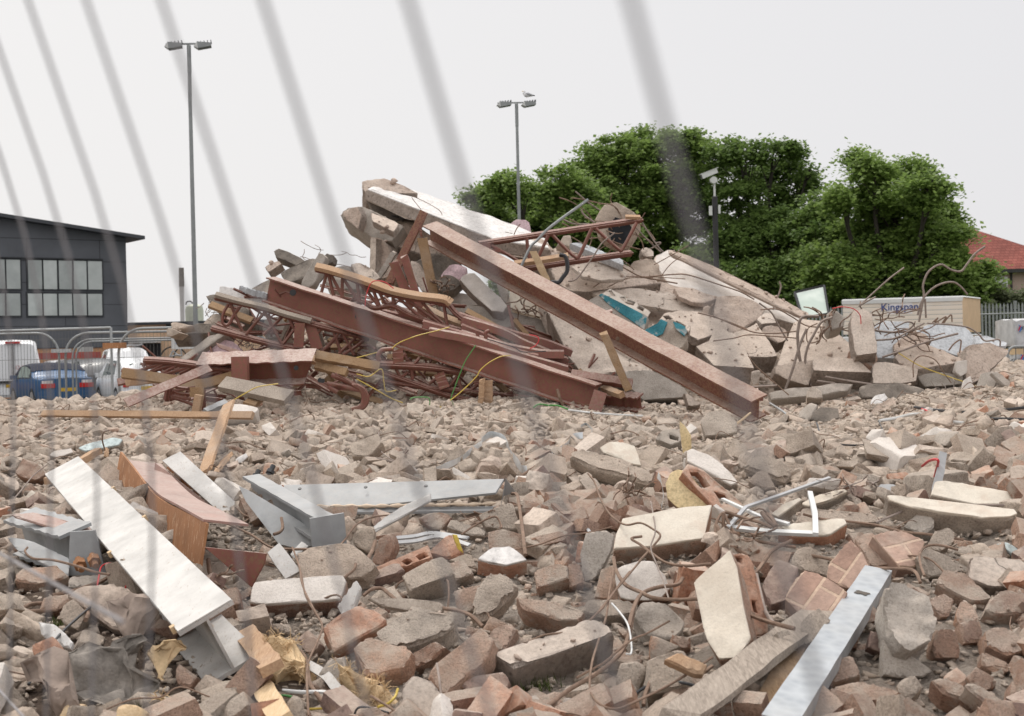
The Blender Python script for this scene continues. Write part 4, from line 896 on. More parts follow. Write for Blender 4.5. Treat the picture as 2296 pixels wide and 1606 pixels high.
    for sgn in (-1,1):
        for sy in (.19,.81):
            m=MB().tube([(sgn*(hw-.2),(sy-.5)*L_,.31),(sgn*(hw+.005),(sy-.5)*L_,.31)],.31,20); w=part('wheel', m.v,m.f,tyre,None,50)
            m=MB().tube([(sgn*(hw),(sy-.5)*L_,.31),(sgn*(hw+.012),(sy-.5)*L_,.31)],.2,16); part('rim', m.v,m.f,rim,w)
        zl=np.interp(0., st,zb)
        m=MB()
        if lamps=='wide': m.box(min(sgn*hw*.42,sgn*hw*.9),max(sgn*hw*.42,sgn*hw*.9),-L_/2-.03,-L_/2+.05,zl-.26,zl-.12); m2=MB().box(min(sgn*hw*.5,sgn*hw*.86),max(sgn*hw*.5,sgn*hw*.86),-L_/2-.03,-L_/2+.05,zl-.12,zl-.03); part('tail_lamp_clear', m2.v,m2.f,clearl)
        elif lamps=='tall': m.box(min(sgn*hw*.74,sgn*hw*.93),max(sgn*hw*.74,sgn*hw*.93),-L_/2-.03,-L_/2+.06,zl-.28,zl+.05)
        else: m.box(min(sgn*hw*.86,sgn*hw*.97),max(sgn*hw*.86,sgn*hw*.97),-L_/2-.03,-L_/2+.06,1.0,1.35)
        part('tail_lamp', m.v,m.f,redl)
        m=MB().box(min(sgn*(hw+.02),sgn*(hw+.2)),max(sgn*(hw+.02),sgn*(hw+.2)),(.66-.5)*L_,(.69-.5)*L_,np.interp(.66,st,zb)-.02,np.interp(.66,st,zb)+.12); part('door_mirror', m.v,m.f,blackp if cat=='van' else paintc)
    pz=platez or np.interp(0,st,zb)-.32; m=MB().box(-.26,.26,-L_/2-.035,-L_/2-.01,pz-.055,pz+.055); pl=part('number_plate', m.v,m.f,plate)
    m=MB().box(-hw*.96,hw*.96,-L_/2-.06,-L_/2+.2,.3,.5); part('bumper', m.v,m.f,paintc)
    return root,part,Rz
hatch=[(0,.95,.9),(.02,1.05,.93),(.12,1.36,.95),(.25,1.47,.97),(.5,1.5,.95),(.68,1.42,.93),(.80,.99,.96),(.97,.82,.8),(1,.6,.58)]
conv=[(0,.9,.88),(.05,.93,.9),(.2,.96,.93),(.25,1.15,.92),(.36,1.34,.92),(.55,1.38,.92),(.68,1.3,.9),(.79,.95,.92),(.97,.72,.7),(1,.55,.53)]
blue=paint('metallic_blue', (.025,.085,.19)); 
def gpos(R,x,d): p=at(R,x,500,d); return p.x,p.y
def rearpos(R,x,d,yaw,L_=4.1,side=0,W_=1.7):
    """centre of a car whose rear middle (or rear left corner,side 1) is seen at picture x"""
    px_,py_=gpos(R,x,d); y=math.radians(yaw); return px_-math.sin(y)*L_/2+side*math.cos(y)*W_/2,py_+math.cos(y)*L_/2+side*math.sin(y)*W_/2,y
r_,part,_=car(*rearpos('T', 1450,44,32),4.1,1.8,conv,blue, 'blue convertible with black fabric roof, seen from behind at the left edge', plain('navy_fabric_roof', (.025,.028,.045),.95),platez=.56,glass='carglass2')
part('rear_window', [(-.5,-1.12,1.0),(.5,-1.12,1.0),(.46,-.78,1.2),(-.46,-.78,1.2)],[(0,1,2,3)],M['carglass2'])
car(*rearpos('T', 1640,51.5,17),4.1,1.7,hatch,paint('dark_grey_paint', (.05,.055,.07)), 'dark grey hatchback with a tall red lamp, just behind the blue convertible', lamps='tall', rearwin=(.025,1.03,.11,1.33,.58,.5))
car(*rearpos('T', 1500,55.5,24,4.4),4.4,1.75,hatch,paint('silver_white_paint', (.6,.61,.62)), 'silver-white car mostly hidden behind the dark grey hatchback', lamps='tall')
car(*rearpos('M', 1320,42,28,4.0,1),4.0,1.7,hatch,paint('white_paint', (.68,.69,.7)), 'white hatchback with curved rear side window beside the rusty lattice frame', lamps='tall', rearwin=(.025,1.03,.11,1.33,.58,.5))
car(*rearpos('M', 1150,47.5,24),4.1,1.72,hatch,paint('graphite_paint', (.07,.075,.08)), 'graphite car between the dark grey hatchback and the white hatchback', lamps='tall', rearwin=(.025,1.03,.11,1.33,.58,.5))
van=[(0,2.1,1.15),(.02,2.2,1.15),(.1,2.24,1.15),(.7,2.22,1.15),(.8,2.0,1.15),(.9,1.25,1.15),(1,.9,.88)]
wp=paint('van_white', (.74,.74,.74))
r_,part,_=car(*rearpos('T', 280,50,19,5.2),5.2,1.98,van,wp, 'tall white van with red lettering on its back doors, at the left edge', cat='van', lamps='van', tumble=.2,platez=.62)
def vbox(name,x0,x1,z0,z1,mat,off=.0): m=MB().box(x0,x1,-2.66-off,-2.6,z0,z1); return part(name,m.v,m.f,mat)
vbox('brake_light', -.25,.25,2.12,2.2,redl,.02); vbox('door_seam', -.012,.012,.5,2.1,blackp); vbox('badge_plate', .52,.95,.98,1.1,plate,.01); vbox('door_handle', .06,.2,.75,1.05,blackp,.03); vbox('rear_step', -.8,-.02,.72,.8,blackp,.04)
cu=bpy.data.curves.new('lettering', 'FONT'); cu.body='O·BONO'; cu.size=.2; cu.extrude=.003; cu.align_x='CENTER'; t_o=bpy.data.objects.new('t', cu); C.objects.link(t_o)
me=bpy.data.meshes.new_from_object(t_o.evaluated_get(bpy.context.evaluated_depsgraph_get())); bpy.data.objects.remove(t_o); me.transform(Matrix.Translation((.48,-2.675,1.2)) @ Matrix.Rotation(math.pi/2,4, 'X')); me.materials.clear(); me.materials.append(plain('van_lettering', (.42,.2,.2),.5))
o=bpy.data.objects.new('lettering', me); C.objects.link(o); o.parent=r_
van2=[(0,1.75,1.1),(.03,1.85,1.1),(.1,1.9,1.1),(.6,1.92,1.1),(.72,1.85,1.1),(.86,1.15,1.1),(1,.85,.83)]
cx,cy=gpos('M', 1370,55); r_,part,_=car(cx,cy,math.radians(200),4.8,1.85,van2,wp, 'white people carrier with ladders on its roof, behind the white hatchback', cat='car', lamps='van')
for k in range(2):
    m=MB()
    for sgn in (-.18,.18): m.bar((-.35+.7*k+sgn,-2.3,2.02+.05*k),(-.35+.7*k+sgn,1.4,2.04+.05*k),.05,.06)
    for j in range(12): m.bar((-.35+.7*k-.18,-2.2+.31*j,2.03+.05*k),(-.35+.7*k+.18,-2.2+.31*j,2.03+.05*k),.03,.03)
    lo=mesh_obj('ladder', [(Matrix.Translation((cx,cy,.2)) @ Matrix.Rotation(math.radians(200),4, 'Z')) @ Vector(p) for p in m.v],m.f,M['alu']); tag(lo,('aluminium ladder on the roof of the white people carrier, nearer the site', 'aluminium ladder on the roof of the white people carrier, farther from the site')[1-k], 'ladder')
# red trailer board,sign on the brick plinth,bicycle-like frame
p=at('T', 1380,630,58.5); tag(MB().box(p.x-1.3,p.x+1.55,p.y,p.y+.08,p.z-.12,p.z+.14).box(p.x-1.2,p.x-1.1,p.y+.01,p.y+.07,0,p.z-.13).box(p.x+1.4,p.x+1.5,p.y+.01,p.y+.07,0,p.z-.13).build('height_barrier', plain('faded_red_board', (.28,.06,.05),.7)), 'faded red barrier rail in front of the orange brick plinth', 'barrier')
p=at('T', 1860,487,59.5); tag(MB().box(p.x-.17*2,p.x+.17*2,p.y,p.y+.03,p.z-.1,p.z+.1).box(p.x-.02,p.x+.02,p.y+.031,p.y+.06,0,p.z+.1).build('sign_board', plain('grey_sign', (.4,.4,.38),.5)), 'small grey-white sign against the orange brick plinth', 'sign')
d=33; root=empty('bicycle', tuple(at('M', 1900,500,d).xy)+(0,), 'bicycle frame standing by the beige brick wall beyond the fence', 'bicycle'); m=MB()
ps={k: at('M', x,y,d) for k,(x,y) in dict(a=(1858,462),b=(1895,395),c=(1938,440),e=(1990,450),f=(1972,330),g=(2050,330),h=(1960,300)).items()}
for i,j in ('ab', 'bc', 'ac', 'fe', 'fg', 'ce'): m.tube([ps[i],ps[j]],.02,5)
m.build('frame', M['alu'],root)
for c_ in ((1900,500),(2050,480)):
    c=at('M', *c_,d); m=MB(); m.tube([c+Vector((math.cos(t)*.32,0,math.sin(t)*.32)) for t in np.linspace(0,6.283,22)],.018,5); m.build('wheel', tyre,root)
# ================================================================== THE COLLAPSED PILE
# ---- big concrete pieces (outlines in the lettered picture regions,depth d in metres)
blk('B', [(890,165),(960,148),(1150,165),(1300,195),(1700,330),(2010,440),(2175,505),(2320,580),(2330,640),(1880,560),(1700,490),(1500,400),(1300,330),(1150,265),(1000,200)],(.27,-.25,.93),.13, 'slab', 'concrete_piece', 'huge slab with a bright white top, rising highest above the heap', 'concrete slab', d=15.4,rough=.025,chip=.02,res=.04,cap='whitetop')
blk('B', [(865,150),(872,100),(930,90),(1010,86),(1060,95),(1115,125),(1200,150),(1300,195),(1150,175),(960,150),(890,200)],(.1,-.75,.65),.35, 'pink', 'concrete_lump', 'broken pinkish concrete end on the very peak of the heap', 'concrete', d=15.6,rough=.04,chip=.03)
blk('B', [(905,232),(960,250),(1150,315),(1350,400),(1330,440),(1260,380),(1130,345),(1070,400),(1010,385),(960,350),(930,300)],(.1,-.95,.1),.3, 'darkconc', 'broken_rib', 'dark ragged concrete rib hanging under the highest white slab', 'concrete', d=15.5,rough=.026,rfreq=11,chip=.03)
blk('B', [(712,368),(752,310),(790,325),(838,306),(870,318),(950,352),(1160,430),(1185,455),(1110,495),(1085,585),(985,560),(880,505),(840,480),(745,405)],(-.12,-.9,.42),.4, 'greyconc', 'concrete_piece', 'stubby concrete beam with a broken pink end, jutting left below the peak', 'concrete beam', d=15.2,rough=.03,chip=.03)
blk('B', [(710,366),(752,308),(792,324),(838,304),(860,380),(838,478),(745,404)],(-.45,-.85,.2),.12, 'pink', 'broken_end', 'broken pink face of the stubby beam left of the peak', 'concrete', d=15.0,rough=.026,rfreq=11,chip=.02)
blk('B', [(935,350),(1155,432),(1110,500),(945,420)],(-.05,-.6,.8),.08, 'slab', 'concrete_ledge', 'pale ledge of concrete on top of the stubby beam below the peak', 'concrete', d=14.95,rough=.012)
blk('B', [(1085,600),(1095,540),(1130,440),(1180,432),(1260,440),(1360,500),(1500,600),(1540,660),(1400,680),(1250,650),(1180,600)],(-.05,-.8,.6),.35, 'pink', 'concrete_lump', 'crumbling brown concrete mass behind the rusty upright channel', 'concrete', d=15.2,rough=.026,rfreq=11,chip=.03)
blk('B', [(930,540),(1000,558),(1080,620),(1110,680),(1140,830),(1000,875),(925,810)],(-.3,-.93,.2),.4, 'pink', 'concrete_piece', 'upright rough column standing under the stubby concrete beam', 'concrete column', d=15.0,rough=.03,chip=.02)
blk('B', [(930,542),(972,556),(966,860),(925,810)],(-.5,-.85,.1),.1, 'slab', 'concrete_sheet', 'pale straight left face of the upright rough column', 'concrete column', d=14.85,rough=.008)
# left shoulder
blk('B', [(170,648),(200,620),(240,640),(420,728),(400,745),(350,768),(190,690)],(-.1,-.9,.4),.15, 'darkconc', 'concrete_plank', 'dark plank-shaped slab pointing up-left on the left shoulder of the heap', 'concrete slab', d=14.2,rough=.02)
blk('B', [(104,778),(130,752),(205,728),(232,752),(130,816)],(-.2,-.85,.5),.12, 'pink', 'brick_piece', 'pinkish brick end poking out left on the shoulder of the heap', 'brick', d=14.1,rough=.01)
blk('B', [(232,830),(300,780),(480,708),(530,725),(500,790),(400,870),(270,895)],(-.3,-.8,.5),.2, 'darkconc', 'concrete_piece', 'black-stained slab leaning behind the top left beam end', 'concrete slab', d=14.0,rough=.02)
blk('B', [(382,905),(400,870),(520,668),(555,665),(572,690),(470,920),(420,940)],(-.3,-.9,.3),.12, 'greyconc', 'concrete_plank', 'narrow grey slab tilted steeply beside the black-stained slab', 'concrete slab', d=13.8,rough=.02)
blk('B', [(530,720),(590,655),(650,690),(640,740),(560,760)],(0,-.95,.2),.15, 'darkconc', 'concrete_shard', 'jagged grey shard standing on the left shoulder of the heap', 'concrete', d=14,rough=.026,rfreq=11)
blk('B', [(780,750),(830,745),(920,800),(1000,850),(960,880),(860,870),(785,800)],(-.1,-.8,.6),.2, 'slab', 'concrete_lump', 'pale lump just left of the foot of the upright column', 'concrete', d=14.4,rough=.04)
blk('B', [(560,800),(650,770),(760,760),(790,810),(880,870),(850,960),(600,930)],(0,-.9,.45),.3, 'greyconc', 'concrete_lump', 'grey lump behind the lattice with the orange timber edge', 'concrete', d=14.4,rough=.026,rfreq=11)
blk('O', [(660,225),(900,110),(985,95),(960,160),(880,300),(760,290)],(-.3,-.7,.6),.2, 'darkconc', 'concrete_piece', 'weathered slab leaning against the upper left end of the long red beam', 'concrete slab', d=13.7,rough=.03)
blk('O', [(45,310),(230,285),(500,400),(640,500),(620,640),(260,560),(70,390)],(-.2,-.85,.4),.4, 'darkconc', 'concrete_lump', 'rough dark lump under the far left end of the white panel', 'concrete', d=13.6,rough=.026,rfreq=11,chip=.03)
blk('O', [(250,178),(560,235),(900,330),(920,470),(560,400),(235,290)],(-.1,-.93,.3),.03, 'whitetop', 'cladding_sheet', 'dirty white panel standing behind the left truss', 'panel', d=13.3,rough=.006)
beam(at('O', 528,222,13.2),at('O', 900,325,13.1),.05,.05,(0,0,1), 'galv', 'steel_tube', 'shiny galvanised tube lying across the white panel on the left', 'tube', 'B')
blk('M', [(2140,115),(2296,100),(2500,130),(2460,200),(2330,190),(1990,215),(1880,240)],(-.1,-.9,.45),.25, 'darkconc', 'concrete_piece', 'grey beam jutting left over the temporary fence', 'concrete beam', d=13.4,rough=.03)
blk('M', [(1855,110),(1900,92),(2060,95),(2110,120),(2010,150),(1900,155)],(-.1,-.7,.7),.08, 'conc', 'concrete_cake', 'flat broken cake of concrete on the end of the jutting grey beam', 'concrete', d=13.2,rough=.03)
blk('M', [(1815,200),(1850,170),(1900,165),(1950,180),(1975,210),(1900,242),(1830,235)],(-.5,-.8,.2),.12, 'conc', 'concrete_cake', 'round broken lump under the end of the jutting grey beam', 'concrete', d=13.1,rough=.03)
blk('N', [(835,335),(1000,240),(1250,20),(1420,-60),(1500,-40),(1300,100),(1100,230),(935,345)],(-.35,-.75,.5),.14, 'greyconc', 'concrete_plank', 'long slab leaning diagonally from the crest beside the fence up into the heap', 'concrete slab', d=12.9,rough=.02)
blk('N', [(1110,240),(1250,110),(1400,30),(1560,80),(1700,210),(1600,250)],(-.2,-.9,.3),.1, 'lilac', 'pink_sheet', 'pale pink sheet lying behind the short wide beam on the left', 'panel', d=12.9,rough=.02)
blk('N', [(1345,95),(1400,130),(1720,215),(1690,235),(1560,230),(1380,160)],(0,-.9,.3),.02, 'pinksteel', 'metal_offcut', 'thin pink steel offcut resting behind the short wide beam', 'steel plate', d=12.6,rough=.002)
blk('O', [(880,660),(960,620),(1180,600),(1210,780),(1120,860),(900,900),(840,760)],(0,-.9,.4),.3, 'greyconc', 'concrete_lump', 'grey lump seen through the left truss', 'concrete', d=13.6,rough=.026,rfreq=11)
blk('O', [(1190,610),(1250,640),(1090,940),(1060,930)],(-.2,-.95,0),.05, 'oldtimber', 'timber_batten', 'pale batten standing behind the left truss', 'timber', d=13.1,rough=.003)
blk('O', [(1540,720),(1620,760),(1690,990),(1620,1030)],(0,-.97,.1),.06, 'oldtimber', 'timber_batten', 'wide pale batten seen through the right half of the left truss', 'timber', d=13.1,rough=.003)
blk('O', [(1700,780),(2200,900),(2290,1130),(2000,1120),(1760,1060)],(0,-.92,.35),.3, 'darkconc', 'concrete_piece', 'dark slab behind the right half of the left truss', 'concrete slab', d=13.9,rough=.04)
blk('O', [(120,600),(260,560),(250,680),(150,720),(20,720)],(-.3,-.8,.5),.15, 'slab', 'concrete_shard', 'light shard under the left end of the truss chord', 'concrete', d=13.7,rough=.03)
# dark hollow behind the uprights,and the slabs around it
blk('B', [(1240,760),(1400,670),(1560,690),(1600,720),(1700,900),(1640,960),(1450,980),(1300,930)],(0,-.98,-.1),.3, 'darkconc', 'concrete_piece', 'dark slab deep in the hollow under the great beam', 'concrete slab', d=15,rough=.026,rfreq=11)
blk('B', [(1235,720),(1290,750),(1400,930),(1390,980),(1330,960),(1250,830)],(-.3,-.9,.3),.1, 'slab', 'concrete_plank', 'dusty plank-like slab between the two red uprights', 'concrete slab', d=14,rough=.02)
blk('B', [(1480,830),(1530,780),(1600,745),(1690,790),(1660,850),(1580,900),(1500,900)],(0,-.8,.5),.2, 'lilac', 'lilac_lump', 'lump with lilac paint under the great beam', 'concrete', d=14,rough=.03)
blk('B', [(1440,900),(1500,840),(1580,850),(1650,900),(1580,960),(1480,950)],(0,-.9,.3),.2, 'darkconc', 'concrete_lump', 'crumbled lump with loops of wire under the great beam', 'concrete', d=13.8,rough=.026,rfreq=11)
blk('B', [(1628,880),(1645,850),(1700,820),(1740,830),(2005,1085),(1965,1135),(1880,1125),(1760,1010)],(-.1,-.8,.55),.15, 'slab', 'concrete_plank', 'pale square-edged slab sloping down right under the great beam', 'concrete slab', d=13.7,rough=.015,cap='palecap')
blk('B', [(1430,985),(1660,980),(1760,1010),(1820,1080),(1600,1065),(1440,1060)],(0,-.9,.4),.15, 'greyconc', 'concrete_piece', 'short grey beam end in the hollow under the great beam', 'concrete beam', d=14.1,rough=.01)
blk('B', [(1450,1055),(1600,1060),(1900,1110),(2294,1195),(2300,1310),(2150,1290),(1800,1210),(1500,1130)],(0,-.93,.35),.3, 'greyconc', 'concrete_piece', 'long dark grey beam running behind the bundle of bent red bars', 'concrete beam', d=13.6,rough=.02)
blk('C', [(275,900),(330,900),(380,1000),(360,1060),(310,1020)],(0,-.95,0),.15, 'greyconc', 'concrete_shard', 'dark shard behind the pale square-edged slab', 'concrete', d=14.3,rough=.03)
blk('C', [(375,960),(480,990),(600,1060),(620,1170),(500,1140),(380,1090)],(-.1,-.95,.2),.2, 'cream', 'concrete_block', 'cream-faced block wedged under the great beam', 'concrete', d=14.2,rough=.02)
blk('C', [(590,1080),(680,1110),(760,1300),(800,1440),(740,1430),(660,1300)],(-.5,-.85,.1),.2, 'slab', 'concrete_edge', 'pale narrow side face of the leaning wall behind the great beam', 'concrete', d=13.5,rough=.015)
blk('C', [(660,1100),(800,1170),(900,1240),(940,1400),(1010,1490),(1230,1470),(1500,1580),(1200,1600),(960,1620),(840,1500),(760,1300)],(.0,-.72,.68),.25, 'slab', 'concrete_piece', 'broad dusty slab behind the timber prop', 'concrete slab', d=13.3,rough=.03,chip=.02)
blk('C', [(905,1255),(1100,1290),(1300,1440),(1320,1480),(1010,1490),(945,1400)],(0,-.99,.1),.1, 'greyconc', 'concrete_piece', 'shadowed grey slab face just left of the timber prop', 'concrete slab', d=13.6,rough=.015)
blk('Q', [(430,400),(560,330),(830,275),(1140,385),(930,405),(720,450),(560,440)],(0,-.6,.8),.45, 'slab', 'concrete_piece', 'thick slab with dark front edge right of the lower end of the long red beam', 'concrete slab', d=12.9,rough=.025)
blk('Q', [(900,405),(1140,390),(1460,545),(1500,640),(1080,668),(960,560)],(.05,-.95,.3),.3, 'greyconc', 'concrete_piece', 'grey shadowed slab edge under the middle of the great beam', 'concrete slab', d=12.7,rough=.015)
blk('Q', [(1465,580),(1560,640),(1620,690),(1500,715)],(0,-.9,.4),.12, 'slab', 'concrete_lump', 'pale lump poking out under the great beam near its lower end', 'concrete', d=12,rough=.03)
# main floor slabs,right half
blk('C', [(690,780),(700,640),(850,590),(980,640),(1150,690),(1330,800),(1560,900),(1150,930),(990,970),(840,960),(740,890)],(.12,-.66,.74),.25, 'pink', 'concrete_piece', 'stained pinkish slab right of the upper truss', 'concrete slab', d=14.6,rough=.012,chip=.012)
blk('C', [(410,590),(600,540),(660,580),(720,640),(700,740),(560,720),(430,700)],(0,-.75,.65),.25, 'pink', 'concrete_lump', 'cracked pinkish mass behind the left part of the upper truss', 'concrete', d=14.9,rough=.026,rfreq=11,chip=.03)
blk('C', [(850,590),(940,585),(1120,660),(1260,720),(1265,760),(1150,690),(980,640)],(.1,-.6,.8),.08, 'foam', 'cladding_sheet', 'smooth grey-blue panel strip right of the upper truss', 'panel', d=14.5,rough=.008)
blk('C', [(740,600),(790,545),(850,530),(870,570),(830,610)],(0,-.8,.6),.12, 'conc', 'concrete_lump', 'rough lump among the rods of the upper truss', 'concrete', d=14.7,rough=.04)
pts=[(1465,590),(1470,575),(1500,561),(1560,585),(1651,628),(1706,652),(1757,680),(1812,706),(1794,732),(1739,714),(1690,684),(1580,668),(1500,640)]
blk('V', pts,(.33,-.42,.84),.22, 'slab', 'concrete_piece', 'smooth slab sloping down to the right with a crumbly orange upper edge', 'concrete slab', d=15.6,rough=.018,chip=.015,cap='palecap')
blk('V', [(1500,559),(1560,580),(1651,624),(1706,648),(1757,675),(1815,703),(1806,712),(1755,690),(1704,662),(1650,637),(1560,594),(1502,567)],(.33,-.5,.8),.04, 'pink', 'crumbly_edge', 'crumbly orange-brown strip of screed along the top edge of the smooth slab', 'concrete', d=15.5,rough=.022,chip=.01,rfreq=20)
blk('C', [(1300,800),(1350,740),(1450,710),(1520,740),(1560,850),(1440,870)],(.1,-.7,.7),.1, 'conc', 'concrete_lump', 'loose wedge of concrete lying where two big floor slabs meet', 'concrete', d=14.9,rough=.04)
blk('C', [(1385,660),(1440,628),(1490,650),(1500,690),(1440,700)],(0,-.8,.6),.12, 'slab', 'concrete_lump', 'pale lump on the ridge right of the mushroom-shaped block', 'concrete', d=15.3,rough=.04)
blk('V', [(1276,652),(1320,636),(1365,634),(1465,627),(1508,643),(1594,663),(1650,676),(1700,690),(1712,712),(1690,740),(1640,762),(1560,768),(1490,745),(1420,722),(1330,690)],(.1,-.62,.78),.35, 'pink', 'concrete_piece', 'largest cracked floor slab in the middle, spread behind the blue painted blocks', 'concrete slab', d=14.7,rough=.012,chip=.015,rfreq=13)
blk('C', [(2040,1180),(2150,1090),(2294,1060),(2310,1160),(2200,1260),(2150,1320),(2080,1290)],(.3,-.8,.5),.2, 'conc', 'concrete_lump', 'rough broken corner hanging off the largest cracked floor slab', 'concrete', d=14.2,rough=.026,rfreq=11)
blk('D', [(20,640),(200,640),(330,690),(385,740),(300,830),(190,870),(150,930),(90,850),(0,830)],(.2,-.75,.6),.25, 'pink', 'concrete_lump', 'ragged mass of concrete at the right end of the largest floor slab', 'concrete', d=14.3,rough=.026,rfreq=11,chip=.03)
for lb,pts,d_,th_,mt in (('upper cracked layer of screed across the largest floor slab, behind the blue painted blocks', [(1000,955),(1120,925),(1300,935),(1500,960),(1620,975),(1700,1010),(1900,1080),(1870,1150),(1600,1105),(1420,1070),(1300,1045),(1080,1010)],14.42,.05, 'slab'),
    ('ragged flake of screed right of the upper cracked layer', [(1660,940),(1800,935),(1900,985),(1990,1020),(1900,1060),(1800,1050),(1700,1005)],14.4,.05, 'pink'),
    ('broken lower layer hanging over the right end of the blue painted blocks', [(1580,1140),(1700,1115),(1830,1120),(2050,1180),(2090,1260),(1960,1300),(1850,1350),(1780,1300),(1700,1205)],14.0,.09, 'slab'),
    ('thin scaled-off layer on the stained pinkish slab', [(860,770),(1000,735),(1130,745),(1300,820),(1260,870),(1100,880),(950,850)],14.35,.04, 'slab'),
    ('slab flake lying below the smooth sloping slab', [(1900,1020),(2100,1035),(2290,1030),(2300,1075),(2150,1090),(1960,1065)],14.6,.05, 'slab'),
    ('flat wedge under the hanging rough corner on the right', [(2020,1330),(2150,1300),(2290,1230),(2300,1330),(2200,1390),(2080,1390)],13.9,.1, 'slab')):
    blk('C', pts,(.1,-.6,.8),th_,mt, 'concrete_layer', lb, 'concrete', d=d_,rough=.014,chip=.006,rfreq=16)
# painted hollow blocks
bw=empty('blockwork_piece', tuple(at('C', 1200,1200,13.4)), 'fallen length of grey blockwork with a blue painted band', 'blockwork')
blk('C', [(990,1035),(1100,985),(1455,1168),(1425,1282),(1200,1190),(1190,1185)],(-.28,-.9,.33),.1, 'greyconc', 'blocks', '', d=13.5,rough=.008,parent=bw)
onface2(bw, 'blue_paint', 'C', [(1078,996),(1100,988),(1452,1170),(1426,1268),(1408,1256),(1400,1215),(1270,1155),(1170,1085)], 'bluepaint', (990,1035),13.5,(-.28,-.9,.33),.012)
O=onplane('C', [(990,1035),(1100,983),(1455,1166)],13.5,(-.28,-.9,.33)); nt_=(O[2]-O[1]).cross(Vector((0,.85,.45))).normalized()
blk('C', [(1100,983),(1160,945),(1480,1125),(1458,1166)],tuple(nt_ if nt_.z > 0 else -nt_),.02, 'greyconc', 'hollow_tops', '', d=pix(O[1])[2],rough=.004,parent=bw,holes=[[(1150,962),(1175,958),(1210,1005),(1180,1000)],[(1240,1012),(1275,1008),(1290,1035),(1262,1040)],[(1300,1030),(1360,1050),(1345,1078),(1290,1062)],[(1390,1075),(1430,1098),(1420,1125),(1372,1098)]])
bw2=empty('blockwork_piece', tuple(at('C', 1600,1300,13.2)), 'single broken hollow block with flaking blue paint, right of the longer blue piece', 'blockwork')
blk('C', [(1430,1290),(1560,1195),(1660,1205),(1750,1260),(1775,1310),(1745,1395),(1680,1422),(1520,1370)],(-.15,-.9,.4),.2, 'conc', 'block', '', d=13.2,rough=.03,parent=bw2)
for q_ in ([(1440,1290),(1560,1200),(1600,1230),(1580,1300),(1540,1320)],[(1660,1215),(1748,1262),(1762,1300),(1738,1335),(1690,1290)]):
    onface2(bw2, 'blue_paint', 'C', q_, 'bluepaint', (1430,1290),13.2,(-.15,-.9,.4),.03,rough=.02)
blk('C', [(1540,1185),(1590,1135),(1640,1145),(1790,1235),(1780,1285),(1660,1205)],(0,-.5,.86),.1, 'slab', 'hollow_top', '', d=13.3,rough=.006,parent=bw2,holes=[[(1575,1160),(1620,1155),(1650,1180),(1610,1190)],[(1680,1195),(1750,1235),(1745,1255),(1670,1210)]])
# slabs stepping down to the right
blk('V', [(1640,800),(1610,780),(1560,775),(1640,745),(1665,770),(1690,825),(1652,820),(1600,820)],(0,-.6,.8),.22, 'slab', 'concrete_piece', 'broad slab with a dark front edge, right of the great beam', 'concrete slab', d=13.2,rough=.02)
blk('D', [(-60,1060),(0,900),(100,890),(190,1000),(290,1160),(180,1140),(0,1135)],(.05,-.6,.8),.3, 'slab', 'concrete_piece', 'slab with a cracked pale corner directly right of the great beam', 'concrete slab', d=13.3,rough=.02)
blk('D', [(165,960),(320,830),(400,950),(470,1080),(270,1088)],(.1,-.6,.8),.2, 'slab', 'concrete_piece', 'pale slab tongue pointing down, second to the right of the great beam', 'concrete slab', d=13.5,rough=.018)
blk('D', [(320,810),(380,765),(440,765),(470,835),(360,850)],(.1,-.6,.8),.12, 'slab', 'concrete_block', 'small square-edged block lying on the second slab right of the great beam', 'concrete', d=13.9,rough=.02)
blk('D', [(360,900),(440,865),(560,890),(540,960),(480,980),(420,960)],(.1,-.7,.7),.15, 'pink', 'concrete_lump', 'crumbled pinkish lump between two slab tongues on the right', 'concrete', d=13.8,rough=.04)
blk('D', [(495,1095),(540,960),(600,830),(700,810),(820,820),(870,910),(1030,1010),(1045,1085),(735,1108),(720,1140),(470,1160)],(-.03,-.6,.8),.3, 'slab', 'concrete_piece', 'big clean pale slab with loops of rebar rising from its left side', 'concrete slab', d=13.3,rough=.018,chip=.015)
blk('D', [(735,1105),(940,1090),(1050,1100),(1175,1200),(950,1195),(740,1190)],(0,-.75,.66),.25, 'slab', 'concrete_piece', 'flat-fronted beam lying below the big clean pale slab', 'concrete beam', d=12.8,rough=.015)
blk('D', [(455,1152),(735,1110),(738,1200),(700,1290),(560,1260),(458,1210)],(-.03,-.95,.3),.25, 'slab', 'concrete_piece', 'rounded slab front under the loops of rebar', 'concrete slab', d=12.85,rough=.02)
blk('D', [(1015,770),(1050,735),(1100,728),(1170,765),(1180,860),(1205,960),(1210,1060),(1055,1075),(1030,950)],(-.05,-.85,.52),.2, 'slab', 'concrete_post', 'upright post of concrete standing among bent bars on the right', 'concrete post', d=12.9,rough=.015)
blk('D', [(1048,1075),(1120,1035),(1210,1050),(1208,1120),(1180,1185),(1120,1195),(1050,1150)],(0,-.97,.0),.3, 'brick', 'post_end', 'brown broken end with two round bar holes at the foot of the upright post', 'concrete', d=12.8,rough=.03)
blk('D', [(1178,1180),(1200,1120),(1300,1125),(1515,1180),(1500,1272),(1180,1290)],(0,-.85,.5),.2, 'slab', 'concrete_block', 'pale flat-faced block right of the brown post end', 'concrete', d=12.7,rough=.02)
blk('D', [(1350,1090),(1360,1060),(1440,1020),(1560,995),(1700,1040),(1865,1110),(1800,1130),(1520,1172),(1400,1160)],(.05,-.55,.83),.2, 'pink', 'concrete_piece', 'wide slab with a shadowed underside, right part of the heap', 'concrete slab', d=13.0,rough=.03)
